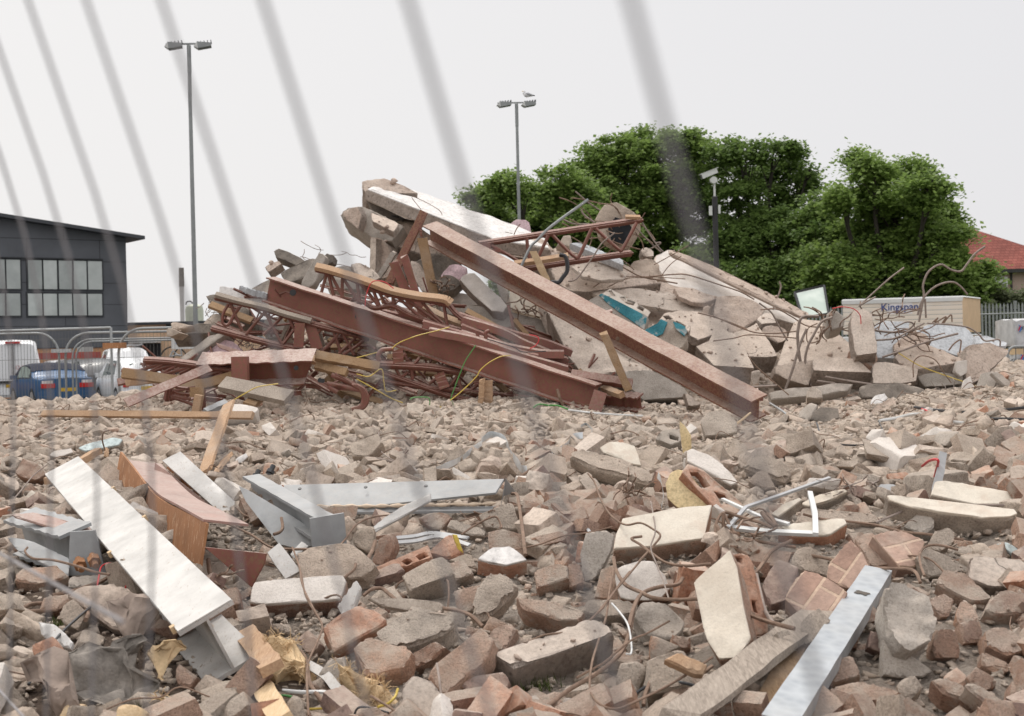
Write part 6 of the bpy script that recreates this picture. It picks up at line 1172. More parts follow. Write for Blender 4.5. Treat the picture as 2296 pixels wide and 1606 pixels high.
for lb,R_,dd,P,rr in (
    ('thin wire bent over the white top slab', 'B', 15.0,[(1330,335),(1255,225),(1450,320),(1500,385),(1560,440),(1700,490),(1850,480),(2040,515)],.006),
    ('forked bar end beside the left end of the upper truss', 'C', 13.4,[(410,525),(430,480),(460,440)],.008),
    ('straight bar crossing above the concrete stump', 'C', 14.6,[(890,185),(990,270),(1085,335)],.012),
    ('curved bar above the concrete stump', 'C', 14.6,[(855,235),(930,245),(1000,260),(1120,285)],.01),
    ('thick bent bar left of the concrete stump', 'C', 14.6,[(935,325),(960,370),(1040,430)],.02),
    ('pale bar left of the concrete stump, crossing the truss chord', 'C', 14.5,[(795,405),(880,440),(1000,440)],.014),
    ('short pale bar beside the truss chord', 'C', 14.5,[(840,400),(920,440)],.01),
    ('bar rising from the slab in front of the black patch', 'C', 13.3,[(1200,508),(1100,590),(1040,680),(970,780),(900,870),(835,890)],.012),
    ('bar running under the stump to the right', 'C', 14.6,[(1000,555),(1100,550),(1250,600),(1400,640)],.01),
    ('bar right of the stump, leftmost of the drooping ones', 'C', 14.7,[(1360,505),(1410,580),(1425,640)],.01),
    ('bar right of the stump drooping to the ridge', 'C', 14.7,[(1365,470),(1450,560),(1560,660)],.012),
    ('bar from the truss end falling to the ridge on the right', 'C', 14.4,[(1415,430),(1470,520),(1540,620),(1580,660)],.012),
    ('hooked bar end on the ridge right of the truss', 'C', 14.7,[(1475,635),(1545,600),(1555,585),(1520,590)],.012),
    ('thin bar low on the ridge below the stump', 'C', 14.5,[(860,540),(1000,620),(1250,720),(1350,800)],.008),
    ('bar pointing up-right from the slab ridge, upper one', 'C', 14.6,[(1775,608),(1650,680),(1505,760)],.008),
    ('bar pointing up-right from the slab ridge, lower one', 'C', 14.5,[(1720,690),(1630,760),(1560,850)],.008),
    ('long bar arching right over the smooth slab', 'C', 14.2,[(1400,860),(1650,835),(1780,840),(2000,910),(2180,970),(2290,1030)],.011),
    ('fanned thin bar on the largest floor slab, longest one', 'C', 14.3,[(1030,935),(1150,870),(1400,850),(1750,870)],.007),
    ('fanned thin bar on the largest floor slab, middle one', 'C', 14.25,[(1150,930),(1300,865),(1500,860)],.007),
    ('fanned thin bar on the largest floor slab, crossing one', 'C', 14.2,[(1265,780),(1400,850),(1550,880),(1690,905)],.012),
    ('thin bar at the right on the largest floor slab', 'C', 13.9,[(1850,1135),(1950,1160),(2100,1210),(2294,1290)],.011),
    ('looping bar rising highest at the far right, in front of the panel pack', 'D', 13.0,[(1520,830),(1555,640),(1550,560),(1590,460),(1680,405),(1760,445),(1830,455),(1870,410),(1930,330),(2008,272)],.02),
    ('arched bar in front of the lettered panel pack', 'D', 13.1,[(1510,780),(1540,680),(1600,600),(1680,550),(1770,535),(1830,570),(1880,628)],.015),
    ('straight upright bar in front of the lettered panel pack', 'D', 13.1,[(1565,660),(1572,800)],.014),
    ('thick bar pointing up-right left of the panel lettering', 'D', 13.2,[(1090,700),(1200,600),(1300,510),(1410,428)],.018),
    ('short bar at the top of the upright post', 'D', 13.1,[(1075,715),(1130,680),(1200,645)],.014),
    ('thickest looping bar on the big clean slab, left one', 'D', 12.9,[(780,788),(660,795),(630,870),(625,960),(640,1100),(680,1230)],.03),
    ('thick looping bar on the big clean slab, right one', 'D', 12.85,[(880,795),(800,830),(740,930),(700,1010),(680,1130),(720,1300)],.026),
    ('pale straight bar leaning on the front of the big clean slab', 'D', 12.7,[(690,880),(640,1000),(590,1170),(535,1325)],.024),
    ('looping bar between the smooth slab and the big clean slab', 'D', 13.3,[(350,740),(470,735),(580,790),(700,860),(880,870),(1010,900)],.01),
    ('bar falling from the ridge beside the loops of rebar', 'D', 13.4,[(340,690),(430,760),(480,850),(550,970)],.013),
    ('long thin bar across the slab tongues', 'D', 13.2,[(0,785),(150,850),(300,905),(450,915),(620,898)],.01),
    ('thin bar crossing low over the slab tongues', 'D', 13.0,[(0,970),(150,950),(260,925),(430,935),(620,950)],.009),
    ('small bent loop over the big clean slab', 'D', 12.9,[(770,840),(700,880),(700,980),(790,960),(795,870)],.009),
    ('bar from the ridge standing up before the dark tree', 'D', 15.5,[(488,530),(500,570),(480,640),(440,740)],.018),
    ('thin bar under the great beam end', 'D', 12.0,[(260,1080),(330,1170),(560,1370)],.008),
    ('bar arching over the pale blue-grey boards', 'D', 13.0,[(1180,890),(1300,905),(1450,900),(1500,880)],.016),
    ('bar crossing the smaller pale board', 'D', 12.9,[(1205,965),(1340,950),(1480,880),(1560,840)],.014),
    ('long bar over the larger pale board to the white sheet', 'D', 13.0,[(1580,840),(1750,850),(1880,870),(1960,920),(2010,970),(2110,960),(2120,1010)],.012),
    ('zigzag bar above the larger pale board, left loop', 'D', 13.3,[(1620,835),(1660,800),(1640,835),(1720,790),(1690,840)],.011),
    ('zigzag bar above the larger pale board, right loop', 'D', 13.3,[(1700,840),(1740,790),(1760,780),(1765,830)],.011),
    ('black conduit pointing right over the larger pale board', 'D', 12.8,[(1250,1090),(1400,1040),(1600,970),(1810,915)],.02),
    ('bent bar tent on the larger pale board', 'D', 13.0,[(1740,1040),(1780,990),(1830,965),(1820,1060)],.011),
    ('thick bars curling up around the smaller pale board', 'D', 13.0,[(1340,870),(1430,830),(1480,850),(1420,920),(1500,990),(1400,1040),(1330,1050)],.012),
    ('thin loop of wire low on the wide slab', 'D', 12.5,[(1480,1240),(1480,1130),(1540,1080),(1640,1110),(1700,1200),(1760,1280)],.008),
    ('pale bar end on the beam below the big clean slab, longer one', 'D', 12.5,[(830,1235),(1000,1265),(1165,1290)],.02),
    ('pale bar end on the beam below the big clean slab, shorter one', 'D', 12.5,[(770,1265),(900,1283)],.014),
    ('pale rod at the foot of the heap beside the great beam', 'D', 11.8,[(280,1310),(400,1305),(470,1300)],.016)):
    wire(R_,P,rr*.8, 'rebar' if 'thin' in lb or rr < .012 else 'wire', 'reinforcing_bar' if 'wire' not in lb and 'conduit' not in lb else 'bent_wire', lb, 'rebar', d=dd,n=6)
rr_=np.random.default_rng(5)
def tangle(R_,cx,cy,rad,dd,n,r,label,mat='wire'):
    m=MB()
    r *= .75
    for _ in range(int(n*.75)):
        c=np.array([cx,cy])+rr_.normal(0,rad*.4,2); P=[c]; a=rr_.uniform(0,6.28)
        for _ in range(5): a+=rr_.normal(0,.4); P.append(P[-1]+rad*.35*np.array([math.cos(a),math.sin(a)*.7]))
        m.tube(smoothpath([at(R_,p[0],p[1],dd+rr_.normal(0,.08)) for p in P],4),r,4)
    return tag(m.build('wire_tangle', M[mat]),label, 'wire')
tangle('D', 870,840,110,13.1,14,.009, 'tangle of bars around the broken lump left of the upright post', 'rebar'); tangle('D', 1240,800,130,13.2,16,.008, 'tangle of bars right behind the upright post', 'rebar')
tangle('D', 1450,880,130,13.0,20,.007, 'tangle of bars over the pale boards', 'rebar'); tangle('D', 1760,1390,110,11.9,26,.0035, 'bundle of thin wires at the right foot of the heap'); tangle('B', 1510,920,60,13.5,14,.009, 'loops of wire around the lilac painted lump', 'rebar')
tangle('C', 500,1100,110,13.5,18,.009, 'dark tangle of bars under the middle of the great beam', 'rebar'); tangle('O', 650,960,90,12.9,22,.004, 'bundle of thin pale wires behind the left truss'); tangle('C', 1200,500,230,14.7,16,.008, 'tangle of bars around the foot of the concrete stump', 'rebar')
tangle('B', 600,740,120,14.1,12,.005, 'wires on the left shoulder of the heap'); tangle('B', 1200,380,60,15.4,8,.008, 'dark strands hanging under the highest white slab', 'cable'); tangle('O', 110,470,90,13.3,12,.005, 'wires hanging at the far left end of the heap')
blk('D', [(830,800),(880,730),(920,745),(970,800),(960,860),(870,900)],(0,-.9,.4),.2, 'greyconc', 'concrete_lump', 'broken lump wrapped in bars left of the upright post', 'concrete', d=13.2,rough=.026,rfreq=11)
# coloured cables
for lb,mat,R_,dd,P in (
    ('red cable looped over the orange-edged lattice', 'redwire', 'B', 12.3,[(885,1085),(895,1000),(925,915),(965,885),(1040,895),(1110,945)]),
    ('red cable loop near the lower end of the bundle of bars', 'redwire', 'C', 12.0,[(530,1305),(590,1320),(605,1350),(580,1390),(535,1415)]),
    ('yellow cable hanging across the web of the long red beam, left one', 'yelwire', 'P', 11.9,[(430,260),(520,190),(720,110),(950,50),(1130,0)]),
    ('yellow cable hanging down from the long red beam to the rubble', 'yelwire', 'P', 11.5,[(1880,345),(1750,360),(1600,440),(1500,530),(1460,600),(1300,760),(1140,890),(980,990),(820,1005)]),
    ('green cable hanging down over the long red beam', 'grnwire', 'P', 11.6,[(1450,220),(1330,400),(1260,560),(1200,720),(1150,860),(1170,930),(1240,1020)]),
    ('green cable lying on the rubble under the heap', 'grnwire', 'P', 11.5,[(650,880),(700,855),(860,855),(890,900),(885,1000)]),
    ('yellow cable along the foot of the heap, left of centre', 'yelwire', 'P', 11.7,[(0,570),(150,600),(300,510),(330,650),(360,780),(480,770)]),
    ('yellow cable slanting down the foot of the heap', 'yelwire', 'P', 11.6,[(0,630),(200,740),(430,870),(560,920)]),
    ('yellow cable lying on the bowed board', 'yelwire', 'N', 11.2,[(1500,980),(1600,880),(1750,790),(1900,710),(2050,680),(2200,660)]),
    ('yellow cable crossing the right part of the heap', 'yelwire', 'D', 12.5,[(1370,1060),(1520,1150),(1700,1220),(1950,1305)]),
    ('red cable arching over the upright post', 'redwire', 'D', 12.8,[(880,730),(960,718),(1040,735),(1085,780),(1092,845)]),
    ('yellow cable from the timber offcuts to the left', 'yelwire', 'B', 12.0,[(500,1485),(660,1500),(800,1490),(1000,1440)]),
    ('black cable along the bundle of bars', 'cable', 'C', 12.2,[(200,1340),(400,1400),(480,1440),(660,1435)])):
    wire(R_,P,.0055,mat, 'cable', lb, 'cable', d=dd)

# clutter too dense to count: thin red bars,rods and broken lattice packed under and behind the girders
cl=np.random.default_rng(9); mb,mt_,mr=MB(),MB(),MB()
def inreg(u,v): return v > np.interp(u,[480,620,900,1250,1420],[700,650,640,760,860]) and v < np.interp(u,[300,480,900,1450],[880,905,905,908])
n_=0
while n_ < 330:
    u,v=cl.uniform(300,1420),cl.uniform(640,905)
    if not inreg(u,v) or (u < 470 and v < 815): continue
    n_+=1; d=cl.uniform(12.35,13.3) if v > 800 else cl.uniform(12.9,13.6); a=cl.normal(.32,.22) if cl.random() < .6 else cl.uniform(-1.2,1.5); l=cl.uniform(25,130); A=CAM+ray(u-l*math.cos(a)/2,v-l*math.sin(a)/2)*d; B=CAM+ray(u+l*math.cos(a)/2,v+l*math.sin(a)/2)*(d+cl.normal(0,.12))
    if min(A.z-tz(A.x,A.y),B.z-tz(B.x,B.y)) < -.15: continue
    k=cl.random()
    if k < .55: mr.tube([A,A.lerp(B,.5)+Vector(cl.normal(0,.02,3)),B],cl.uniform(.006,.014),5)
    elif k < .87: w=cl.uniform(.025,.06); mb.bar(A,B,w,.008,Vector(cl.normal(0,1,3))); mb.bar(A,B,.008,w,Vector(cl.normal(0,1,3)))
    else: mt_.bar(A,B,cl.uniform(.04,.08),.03,Vector((0,-.6,.8)))
for m,nm,mt,lb in ((mr, 'rod_clutter', 'oxidebar', 'dense tangle of thin red rods packed under the long red beam'),(mb, 'bar_clutter', 'oxide', 'jumble of short red bars and angles packed under the long red beam'),(mt_, 'timber_clutter', 'timber2', 'splintered brown timber bits in the tangle under the long red beam')):
    o=m.build(nm,M[mt]); o['kind']='stuff'; o['label']=lb
# ================================================================== HAND-PLACED PIECES IN THE RUBBLE FIELD
def hero(rows):
    for r in rows:
        R_,pts,n,th,mat,name,cat,lb=r[:8]; kw=r[8] if len(r) > 8 else {}
        blk(R_,pts,n,th,mat,name,lb,cat, **kw)
hero([
# ---- centre and right: painted blocks and masonry lumps
('G', [(1175,1025),(1250,790),(1500,738),(1700,708),(1960,672),(1905,930)],(-.05,-.6,.8),.1, 'brick', 'masonry_block', 'block', 'biggest cream painted block lying flat right of centre, rusty wire across it', dict(cap='cream', rough=.006)),
('V', [(1558,1310),(1590,1275),(1637,1234),(1655,1300),(1672,1367),(1655,1383),(1687,1428),(1655,1480),(1613,1482),(1592,1450),(1572,1370)],(-.35,-.72,.6),.12, 'brick', 'masonry_block', 'block', 'tall jagged cream painted block standing on end below the biggest cream block', dict(cap='cream', rough=.006)),
('L', [(112,165),(250,210),(330,480),(400,700),(420,790),(290,800),(185,640),(258,600),(150,260)],(.3,-.85,.45),.08, 'redbrick', 'brick_piece', 'brick', 'red perforated brick side behind the tall jagged cream block', dict(rough=.012,holes=[[(160,205),(200,225),(195,265),(162,235)],[(290,515),(318,520),(340,620),(312,600)]])),
('G', [(1590,500),(1640,420),(1690,398),(1780,430),(1900,560),(2010,700),(1880,720),(1700,700),(1600,620)],(-.2,-.8,.57),.08, 'brick', 'masonry_block', 'block', 'ochre painted block leaning behind the biggest cream block', dict(cap='yellow', rough=.006)),
('G', [(1700,398),(1760,355),(1860,380),(1990,500),(2170,640),(2230,690),(2150,740),(2020,700),(1900,555)],(.1,-.75,.65),.06, 'redbrick', 'brick_piece', 'brick', 'orange-red hollow clay edge behind the ochre block', dict(rough=.015,holes=[[(1775,395),(1850,400),(1950,500),(1900,530),(1800,450)],[(1985,560),(2060,590),(2130,670),(2050,660)]])),
('G', [(1755,250),(1800,235),(1950,290),(2060,380),(2165,505),(2110,520),(1990,450),(1850,370),(1765,330)],(.05,-.6,.8),.07, 'conc', 'masonry_block', 'block', 'pale topped slab lying behind the ochre block', dict(cap='palecap', rough=.006)),
('G', [(1706,8),(1750,60),(1792,125),(1796,240),(1740,320),(1715,150)],(-.3,-.93,.2),.02, 'yellow', 'plaster_sheet', 'plaster', 'thin upright ochre plaster shard behind the pale topped slab', dict(rough=.003)),
('G', [(850,290),(925,232),(1100,268),(1330,350),(1532,440),(1480,488),(1250,420),(1000,345)],(.05,-.62,.78),.1, 'conc', 'masonry_block', 'block', 'long pebbly topped chunk of wall lying left of the ochre block', dict(rough=.014,chip=.02)),
('G', [(1080,225),(1150,185),(1260,182),(1360,215),(1405,370),(1330,350),(1180,280),(1110,270)],(.05,-.7,.7),.08, 'greyconc', 'masonry_block', 'block', 'small cream painted block behind the long pebbly chunk', dict(cap='cream', rough=.006)),
('G', [(1880,0),(1930,-60),(2060,-70),(2150,10),(2155,100),(1905,125)],(-.1,-.75,.65),.1, 'conc', 'concrete_block', 'block', 'square-cornered grey-pink block below the lower end of the great beam', dict(rough=.01)),
('G', [(1515,150),(1560,90),(1690,60),(1715,170),(1640,200)],(-.1,-.7,.7),.08, 'greyconc', 'hollow_block', 'block', 'hollow block with a dark slot left of the upright ochre shard', dict(rough=.008,holes=[[(1618,115),(1695,140),(1690,168),(1622,150)]])),
('G', [(165,745),(250,690),(385,645),(450,850),(320,850),(200,830)],(-.05,-.8,.6),.1, 'conc', 'concrete_block', 'block', 'yellowish grooved block right of the end of the long grey channel', dict(rough=.012)),
('G', [(205,885),(320,848),(490,905),(490,1060),(330,1060),(215,1030)],(-.1,-.85,.5),.08, 'brick', 'brick_piece', 'brick', 'pinkish brick face above the white topped hollow block', dict(rough=.006)),
('K', [(160,140),(250,50),(290,28),(430,28),(600,138),(400,190),(240,155)],(0,-.62,.78),.085, 'redbrick', 'hollow_block', 'block', 'white topped block with a round hole in its grey end, left of centre right', dict(cap='whitetop', rough=.008)),
('K', [(130,600),(135,520),(200,320),(300,280),(385,275),(465,370),(430,440),(300,540),(180,640)],(-.1,-.75,.65),.1, 'conc', 'rubble_chunk', 'concrete', 'pebbly grey chunk below the white topped hollow block', dict(rough=.02,chip=.02)),
('K', [(660,245),(840,160),(980,168),(988,290),(850,310),(690,390)],(-.1,-.72,.68),.09, 'brick', 'brick_piece', 'brick', 'big pinkish broken brick left of the brown plaster slab', dict(rough=.01)),
('K', [(975,172),(1080,168),(1128,352),(1060,345),(990,375)],(.1,-.8,.6),.08, 'brick', 'brick_piece', 'brick', 'reddish brick end touching the brown plaster slab on its left', dict(rough=.006)),
('G', [(925,1060),(980,885),(1130,868),(1195,905),(1180,980),(1110,1150),(1045,1245),(960,1270)],(-.1,-.92,.35),.06, 'greyconc', 'plaster_board', 'plaster', 'brown-grey smooth slab standing on edge left of the biggest cream block', dict(rough=.004,cap=None)),
('G', [(888,985),(930,950),(965,965),(925,1110),(890,1130)],(-.6,-.75,.2),.05, 'redbrick', 'brick_piece', 'brick', 'orange brick edge on the left of the standing smooth slab', dict(rough=.012)),
('K', [(490,478),(560,490),(800,500),(1000,560),(1130,620),(1080,690),(880,680),(560,560)],(-.05,-.65,.75),.1, 'brick', 'brick_piece', 'brick', 'long dark topped brick with a bright orange broken end, near centre', dict(rough=.008)),
('K', [(1105,615),(1190,510),(1260,490),(1380,488),(1620,545),(1600,600),(1450,610),(1250,655)],(0,-.6,.8),.06, 'conc', 'rubble_chunk', 'concrete', 'flat pebbly chunk between the standing slab and the cream faced block', dict(rough=.014)),
('K', [(1400,400),(1420,250),(1480,200),(1640,150),(1765,160),(1880,270),(1915,400),(1820,480),(1530,522),(1440,500)],(-.1,-.82,.56),.09, 'brick', 'masonry_block', 'block', 'stained cream faced block under the biggest cream block', dict(cap='palecap', rough=.01)),
('K', [(1560,620),(1640,555),(1780,530),(1900,545),(1960,620),(2065,710),(1990,780),(1880,830),(1720,822),(1600,740)],(0,-.75,.66),.08, 'greyconc', 'hollow_block', 'block', 'broken grey curved hollow block below the stained cream faced block', dict(rough=.016)),
('K', [(1250,222),(1390,180),(1410,380),(1430,495),(1205,475),(1280,400)],(-.1,-.85,.5),.08, 'brick', 'brick_piece', 'brick', 'upright stepped brick right of the standing smooth slab', dict(rough=.008)),
('K', [(308,1000),(500,920),(700,840),(1200,678),(1355,748),(1375,790),(900,960),(470,1112)],(0,-.55,.83),.13, 'slab', 'concrete_block', 'concrete', 'long pale concrete lintel in the bottom centre of the picture', dict(rough=.006,chip=.01)),
('K', [(230,1420),(300,1330),(420,1310),(540,1370),(550,1440),(450,1480),(300,1470)], 't', .08, 'conc', 'rubble_chunk', 'concrete', 'round pebbly lump under the lower left end of the pale lintel', dict(rough=.015)),
('K', [(1395,1200),(1480,1070),(1600,1080),(1650,1150),(1610,1330),(1500,1460),(1410,1460),(1400,1330)],(-.1,-.9,.4),.08, 'conc', 'rubble_chunk', 'concrete', 'upright oval pebbly chunk right of the pale lintel', dict(rough=.018)),
('K', [(1640,1260),(1720,1090),(1850,1000),(2020,960),(2100,1010),(2050,1200),(1900,1330),(1700,1440)],(-.05,-.8,.6),.1, 'conc', 'rubble_chunk', 'concrete', 'large rounded chunk behind the loops of rusty rod at the bottom', dict(rough=.02)),
('K', [(1840,1035),(1960,990),(2240,1080),(2190,1150),(2080,1140)],(0,-.75,.65),.04, 'timber', 'timber_offcut', 'timber', 'short orange timber splinter on the large rounded chunk', dict(rough=.005,sink=-.12)),
('K', [(760,1500),(830,1455),(1020,1460),(1060,1557),(740,1570)],(0,-.7,.7),.05, 'conc', 'plaster_lump', 'plaster', 'white plaster lump at the bottom edge below the pale lintel', dict(cap='whitetop', rough=.012)),
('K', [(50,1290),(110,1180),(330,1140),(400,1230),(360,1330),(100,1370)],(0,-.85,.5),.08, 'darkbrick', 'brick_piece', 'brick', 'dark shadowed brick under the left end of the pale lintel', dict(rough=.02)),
('K', [(240,900),(290,760),(430,720),(480,770),(440,860),(400,940),(260,990)],(-.2,-.8,.55),.08, 'brick', 'brick_piece', 'brick', 'grey-topped brick between the long dusty brick and the pale lintel', dict(rough=.006)),
('K', [(430,850),(560,835),(680,845),(600,900),(410,935)],(-.1,-.7,.7),.05, 'brick', 'brick_piece', 'brick', 'orange brick edge peeping out above the pale lintel', dict(rough=.006)),
('K', [(1690,1030),(1740,850),(1900,900),(1960,940),(1820,1030),(1730,1070)],(0,-.85,.5),.07, 'brick', 'brick_piece', 'brick', 'pink pebbly brick above the large rounded chunk', dict(rough=.01)),
('K', [(1920,900),(1930,810),(2110,840),(2120,950),(1990,940)],(0,-.85,.5),.07, 'brick', 'brick_piece', 'brick', 'brick below the curved hollow block on its right', dict(rough=.008)),
('K', [(1820,1370),(1900,1290),(2290,1150),(2296,1230),(2000,1440),(1870,1440)],(0,-.75,.66),.08, 'brick', 'brick_piece', 'brick', 'reddish brick half under the end of the grey board, bottom right of centre', dict(rough=.01)),
# ---- left of centre
('J', [(165,540),(205,340),(600,312),(1035,292),(1062,340),(1010,502),(600,520)],(0,-.62,.78),.085, 'brick', 'masonry_block', 'block', 'long white topped block right of the long white beam', dict(cap='palecap', rough=.005)),
('J', [(835,750),(1000,660),(1180,545),(1330,545),(1430,650),(1410,700),(1180,810),(945,922)],(.05,-.68,.73),.075, 'redbrick', 'masonry_block', 'block', 'large reddish broken block with grey mortar at its corners', dict(rough=.014)),
('J', [(1340,830),(1420,735),(1590,588),(1800,590),(2040,622),(2045,700),(1900,790),(1590,880),(1500,890)],(0,-.62,.78),.12, 'conc', 'rubble_chunk', 'concrete', 'big rough pitted chunk of concrete below the splintered white timber', dict(rough=.02,chip=.02)),
('J', [(1120,920),(1200,860),(1330,830),(1500,900),(1660,1005),(1640,1090),(1560,1180),(1440,1110),(1330,1160),(1230,1130),(1170,1010)],(0,-.62,.78),.09, 'brick', 'brick_cluster', 'brick', 'group of mortared bricks with crumbled mortar on top, under the rough pitted chunk', dict(rough=.016,chip=.012)),
('J', [(1640,1010),(1690,980),(1860,860),(1985,905),(1870,1010),(1680,1130)],(-.2,-.8,.55),.07, 'brick', 'brick_piece', 'brick', 'orange-sided brick between the mortared group and the long dusty brick', dict(rough=.008)),
('J', [(1870,1095),(2090,930),(2270,760),(2400,850),(2350,1010),(2160,1180),(1960,1345),(1800,1210)],(-.25,-.7,.67),.08, 'brick', 'brick_piece', 'brick', 'long dusty brick tilted steeply left of the pale lintel', dict(rough=.008)),
('J', [(1575,1420),(1590,1290),(1640,1210),(1800,1195),(1900,1370),(2000,1600),(1600,1600)],(-.1,-.85,.5),.1, 'slab', 'concrete_shard', 'concrete', 'pointed pale shard of concrete at the bottom left of the pale lintel', dict(rough=.012,d=3.95)),
('J', [(1560,275),(1740,180),(1940,95),(2000,150),(2035,260),(1830,330),(1635,415)],(-.1,-.66,.74),.11, 'conc', 'masonry_block', 'block', 'large brown-grey speckled block right of the dark painted brick', dict(rough=.006)),
('J', [(1180,300),(1340,220),(1530,165),(1590,235),(1400,290),(1200,345)],(-.05,-.68,.73),.06, 'darkbrick', 'brick_piece', 'brick', 'dark brick with flecks of white paint beside the large speckled block', dict(rough=.006)),
('J', [(1190,262),(1400,170),(1600,80),(1790,10),(1835,125),(1700,160),(1570,205),(1520,160),(1380,200)],(-.1,-.7,.7),.05, 'redbrick', 'perforated_brick', 'brick', 'pinkish perforated brick strip with two holes above the dark painted brick', dict(rough=.008,holes=[[(1565,150),(1610,128),(1650,150),(1610,180)],[(1690,110),(1760,80),(1790,110),(1720,140)]])),
('F', [(1265,1130),(1330,940),(1420,890),(1450,1000),(1395,1110),(1290,1150)],(-.3,-.85,.4),.06, 'brick', 'brick_piece', 'brick', 'pinkish slab of brick standing on edge above the perforated strip', dict(rough=.008)),
('J', [(1990,165),(2120,125),(2220,252),(2060,300)],(.1,-.7,.7),.08, 'brick', 'brick_piece', 'brick', 'orange brick right behind the large speckled block', dict(rough=.006)),
('F', [(1870,1100),(1970,1050),(2030,1045),(2090,1150),(1960,1120)],(0,-.7,.7),.06, 'conc', 'concrete_block', 'block', 'grey-pink block behind the orange brick, above the large speckled block', dict(rough=.006)),
('F', [(1918,1345),(2130,1290),(2160,1380),(2095,1480),(1960,1510),(1930,1450)],(-.1,-.85,.5),.08, 'brick', 'brick_piece', 'brick', 'square brownish brick face right of the large speckled block', dict(rough=.006)),
('F', [(1720,1060),(1830,920),(1900,890),(1980,1040),(1880,1090),(1850,1060)],(-.1,-.85,.5),.06, 'redbrick', 'brick_piece', 'brick', 'broken orange block with a yellow painted edge, above the perforated strip', dict(cap=None,rough=.015)),
('F', [(1900,900),(1935,905),(1980,1040),(1940,1010)],(.2,-.93,.2),.02, 'yelwire', 'paint_chip', 'debris', 'yellow painted flake on the broken orange block', dict(rough=.002,sink=-.09)),
('F', [(640,1075),(860,990),(1060,958),(1200,1050),(1290,1150),(1200,1230),(1040,1260),(720,1240),(700,1110)],(-.05,-.72,.69),.1, 'conc', 'plaster_lump', 'plaster', 'broad brown lump with a white plaster skin above the long white topped block', dict(rough=.018)),
('F', [(660,1070),(870,990),(1055,965),(960,1050),(800,1100),(700,1110)],(-.05,-.66,.75),.02, 'whitedirty', 'plaster_skin', 'plaster', 'white strip of plaster on top of the broad brown lump', dict(rough=.006,sink=-.1)),
('F', [(1110,930),(1150,860),(1220,828),(1295,860),(1290,980),(1220,1040),(1140,1010)],(0,-.85,.5),.09, 'conc', 'rubble_chunk', 'concrete', 'rounded pitted boulder under the bent white edging strip', dict(rough=.02)),
('F', [(1640,780),(1720,720),(1850,715),(1890,760),(1800,850),(1760,850)],(-.1,-.8,.6),.07, 'brick', 'brick_piece', 'brick', 'brown brick in the shadow under the long grey channel', dict(rough=.008)),
('F', [(1870,830),(1890,770),(2165,870),(2150,915),(2040,890)],(0,-.65,.75),.05, 'conc', 'rubble_chunk', 'concrete', 'flat grey fragment under the right end of the long grey channel', dict(rough=.01)),
('J', [(820,1135),(880,1030),(1030,985),(1080,1110),(1100,1240),(1000,1270),(900,1200)],(0,-.88,.48),.08, 'greyconc', 'rubble_chunk', 'concrete', 'grey rough chunk standing between the two tufts of yellow wool', dict(rough=.016)),
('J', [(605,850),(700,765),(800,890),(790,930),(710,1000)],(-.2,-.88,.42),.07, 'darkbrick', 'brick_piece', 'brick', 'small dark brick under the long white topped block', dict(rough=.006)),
('J', [(360,770),(370,720),(520,715),(555,790),(440,805)],(0,-.8,.6),.06, 'conc', 'rubble_chunk', 'concrete', 'small grey lump tucked under the long white topped block', dict(rough=.012)),
('J', [(510,1440),(570,1370),(640,1400),(700,1600),(520,1600)],(0,-.9,.4),.06, 'conc', 'concrete_shard', 'concrete', 'pointed pale shard at the bottom edge left of the yellow wool', dict(rough=.01,d=3.9)),
('J', [(1175,1520),(1250,1480),(1400,1490),(1500,1570),(1150,1590)],(0,-.75,.66),.06, 'brick', 'brick_piece', 'brick', 'brick at the bottom edge right of the lower tuft of yellow wool', dict(rough=.008,d=3.9)),
# ---- right part
('H', [(485,800),(560,775),(760,758),(985,758),(1002,790),(870,860),(600,856)],(0,-.58,.81),.08, 'redbrick', 'masonry_block', 'block', 'cream topped brick lump under the right end of the white frame', dict(cap='cream', rough=.008)),
('H', [(610,755),(660,652),(1000,680),(1200,700),(1218,755),(1000,770),(760,762)],(0,-.58,.81),.06, 'conc', 'concrete_block', 'block', 'flat grey-brown slab behind the cream topped brick lump', dict(rough=.006)),
('H', [(430,710),(500,640),(640,585),(660,600),(590,650),(480,730)],(-.1,-.65,.75),.05, 'conc', 'masonry_block', 'block', 'narrow cream topped shard inside the white frame', dict(cap='cream', rough=.006)),
('H', [(640,630),(780,560),(960,520),(985,540),(900,590),(700,650)],(0,-.6,.8),.05, 'conc', 'masonry_block', 'block', 'cream topped shard behind the upright of the white frame', dict(cap='cream', rough=.006)),
('H', [(1270,570),(1490,580),(1600,640),(1900,640),(2230,680),(2245,720),(1990,755),(1700,690),(1450,650),(1290,610)],(0,-.56,.83),.09, 'conc', 'masonry_block', 'block', 'longest cream topped slab, below the upright metal strip on the right', dict(cap='cream', rough=.01)),
('H', [(1600,560),(1640,470),(1700,465),(1950,510),(2250,570),(2265,630),(2100,640),(1930,625),(1940,560),(1700,520)],(0,-.58,.81),.07, 'conc', 'masonry_block', 'block', 'cream topped slab with a notch, behind the longest cream slab', dict(cap='cream', rough=.008)),
('H', [(1410,790),(1470,730),(1560,680),(1640,740),(1640,800),(1560,850),(1500,840)],(-.2,-.75,.63),.07, 'greyconc', 'concrete_block', 'block', 'grey block under the longest cream slab', dict(rough=.01)),
('H', [(860,1060),(940,950),(1020,882),(1100,980),(1160,1080),(1040,1250),(920,1220),(850,1160)],(-.35,-.72,.6),.08, 'masonry', 'brick_cluster', 'brick', 'tilted panel of mortared bricks left of the upright galvanised tube end', dict(rough=.006)),
('H', [(1060,880),(1160,828),(1250,900),(1370,1062),(1270,1080),(1150,1075)],(-.1,-.68,.72),.08, 'brick', 'brick_piece', 'brick', 'orange brick tilted right above the tube end', dict(rough=.01)),
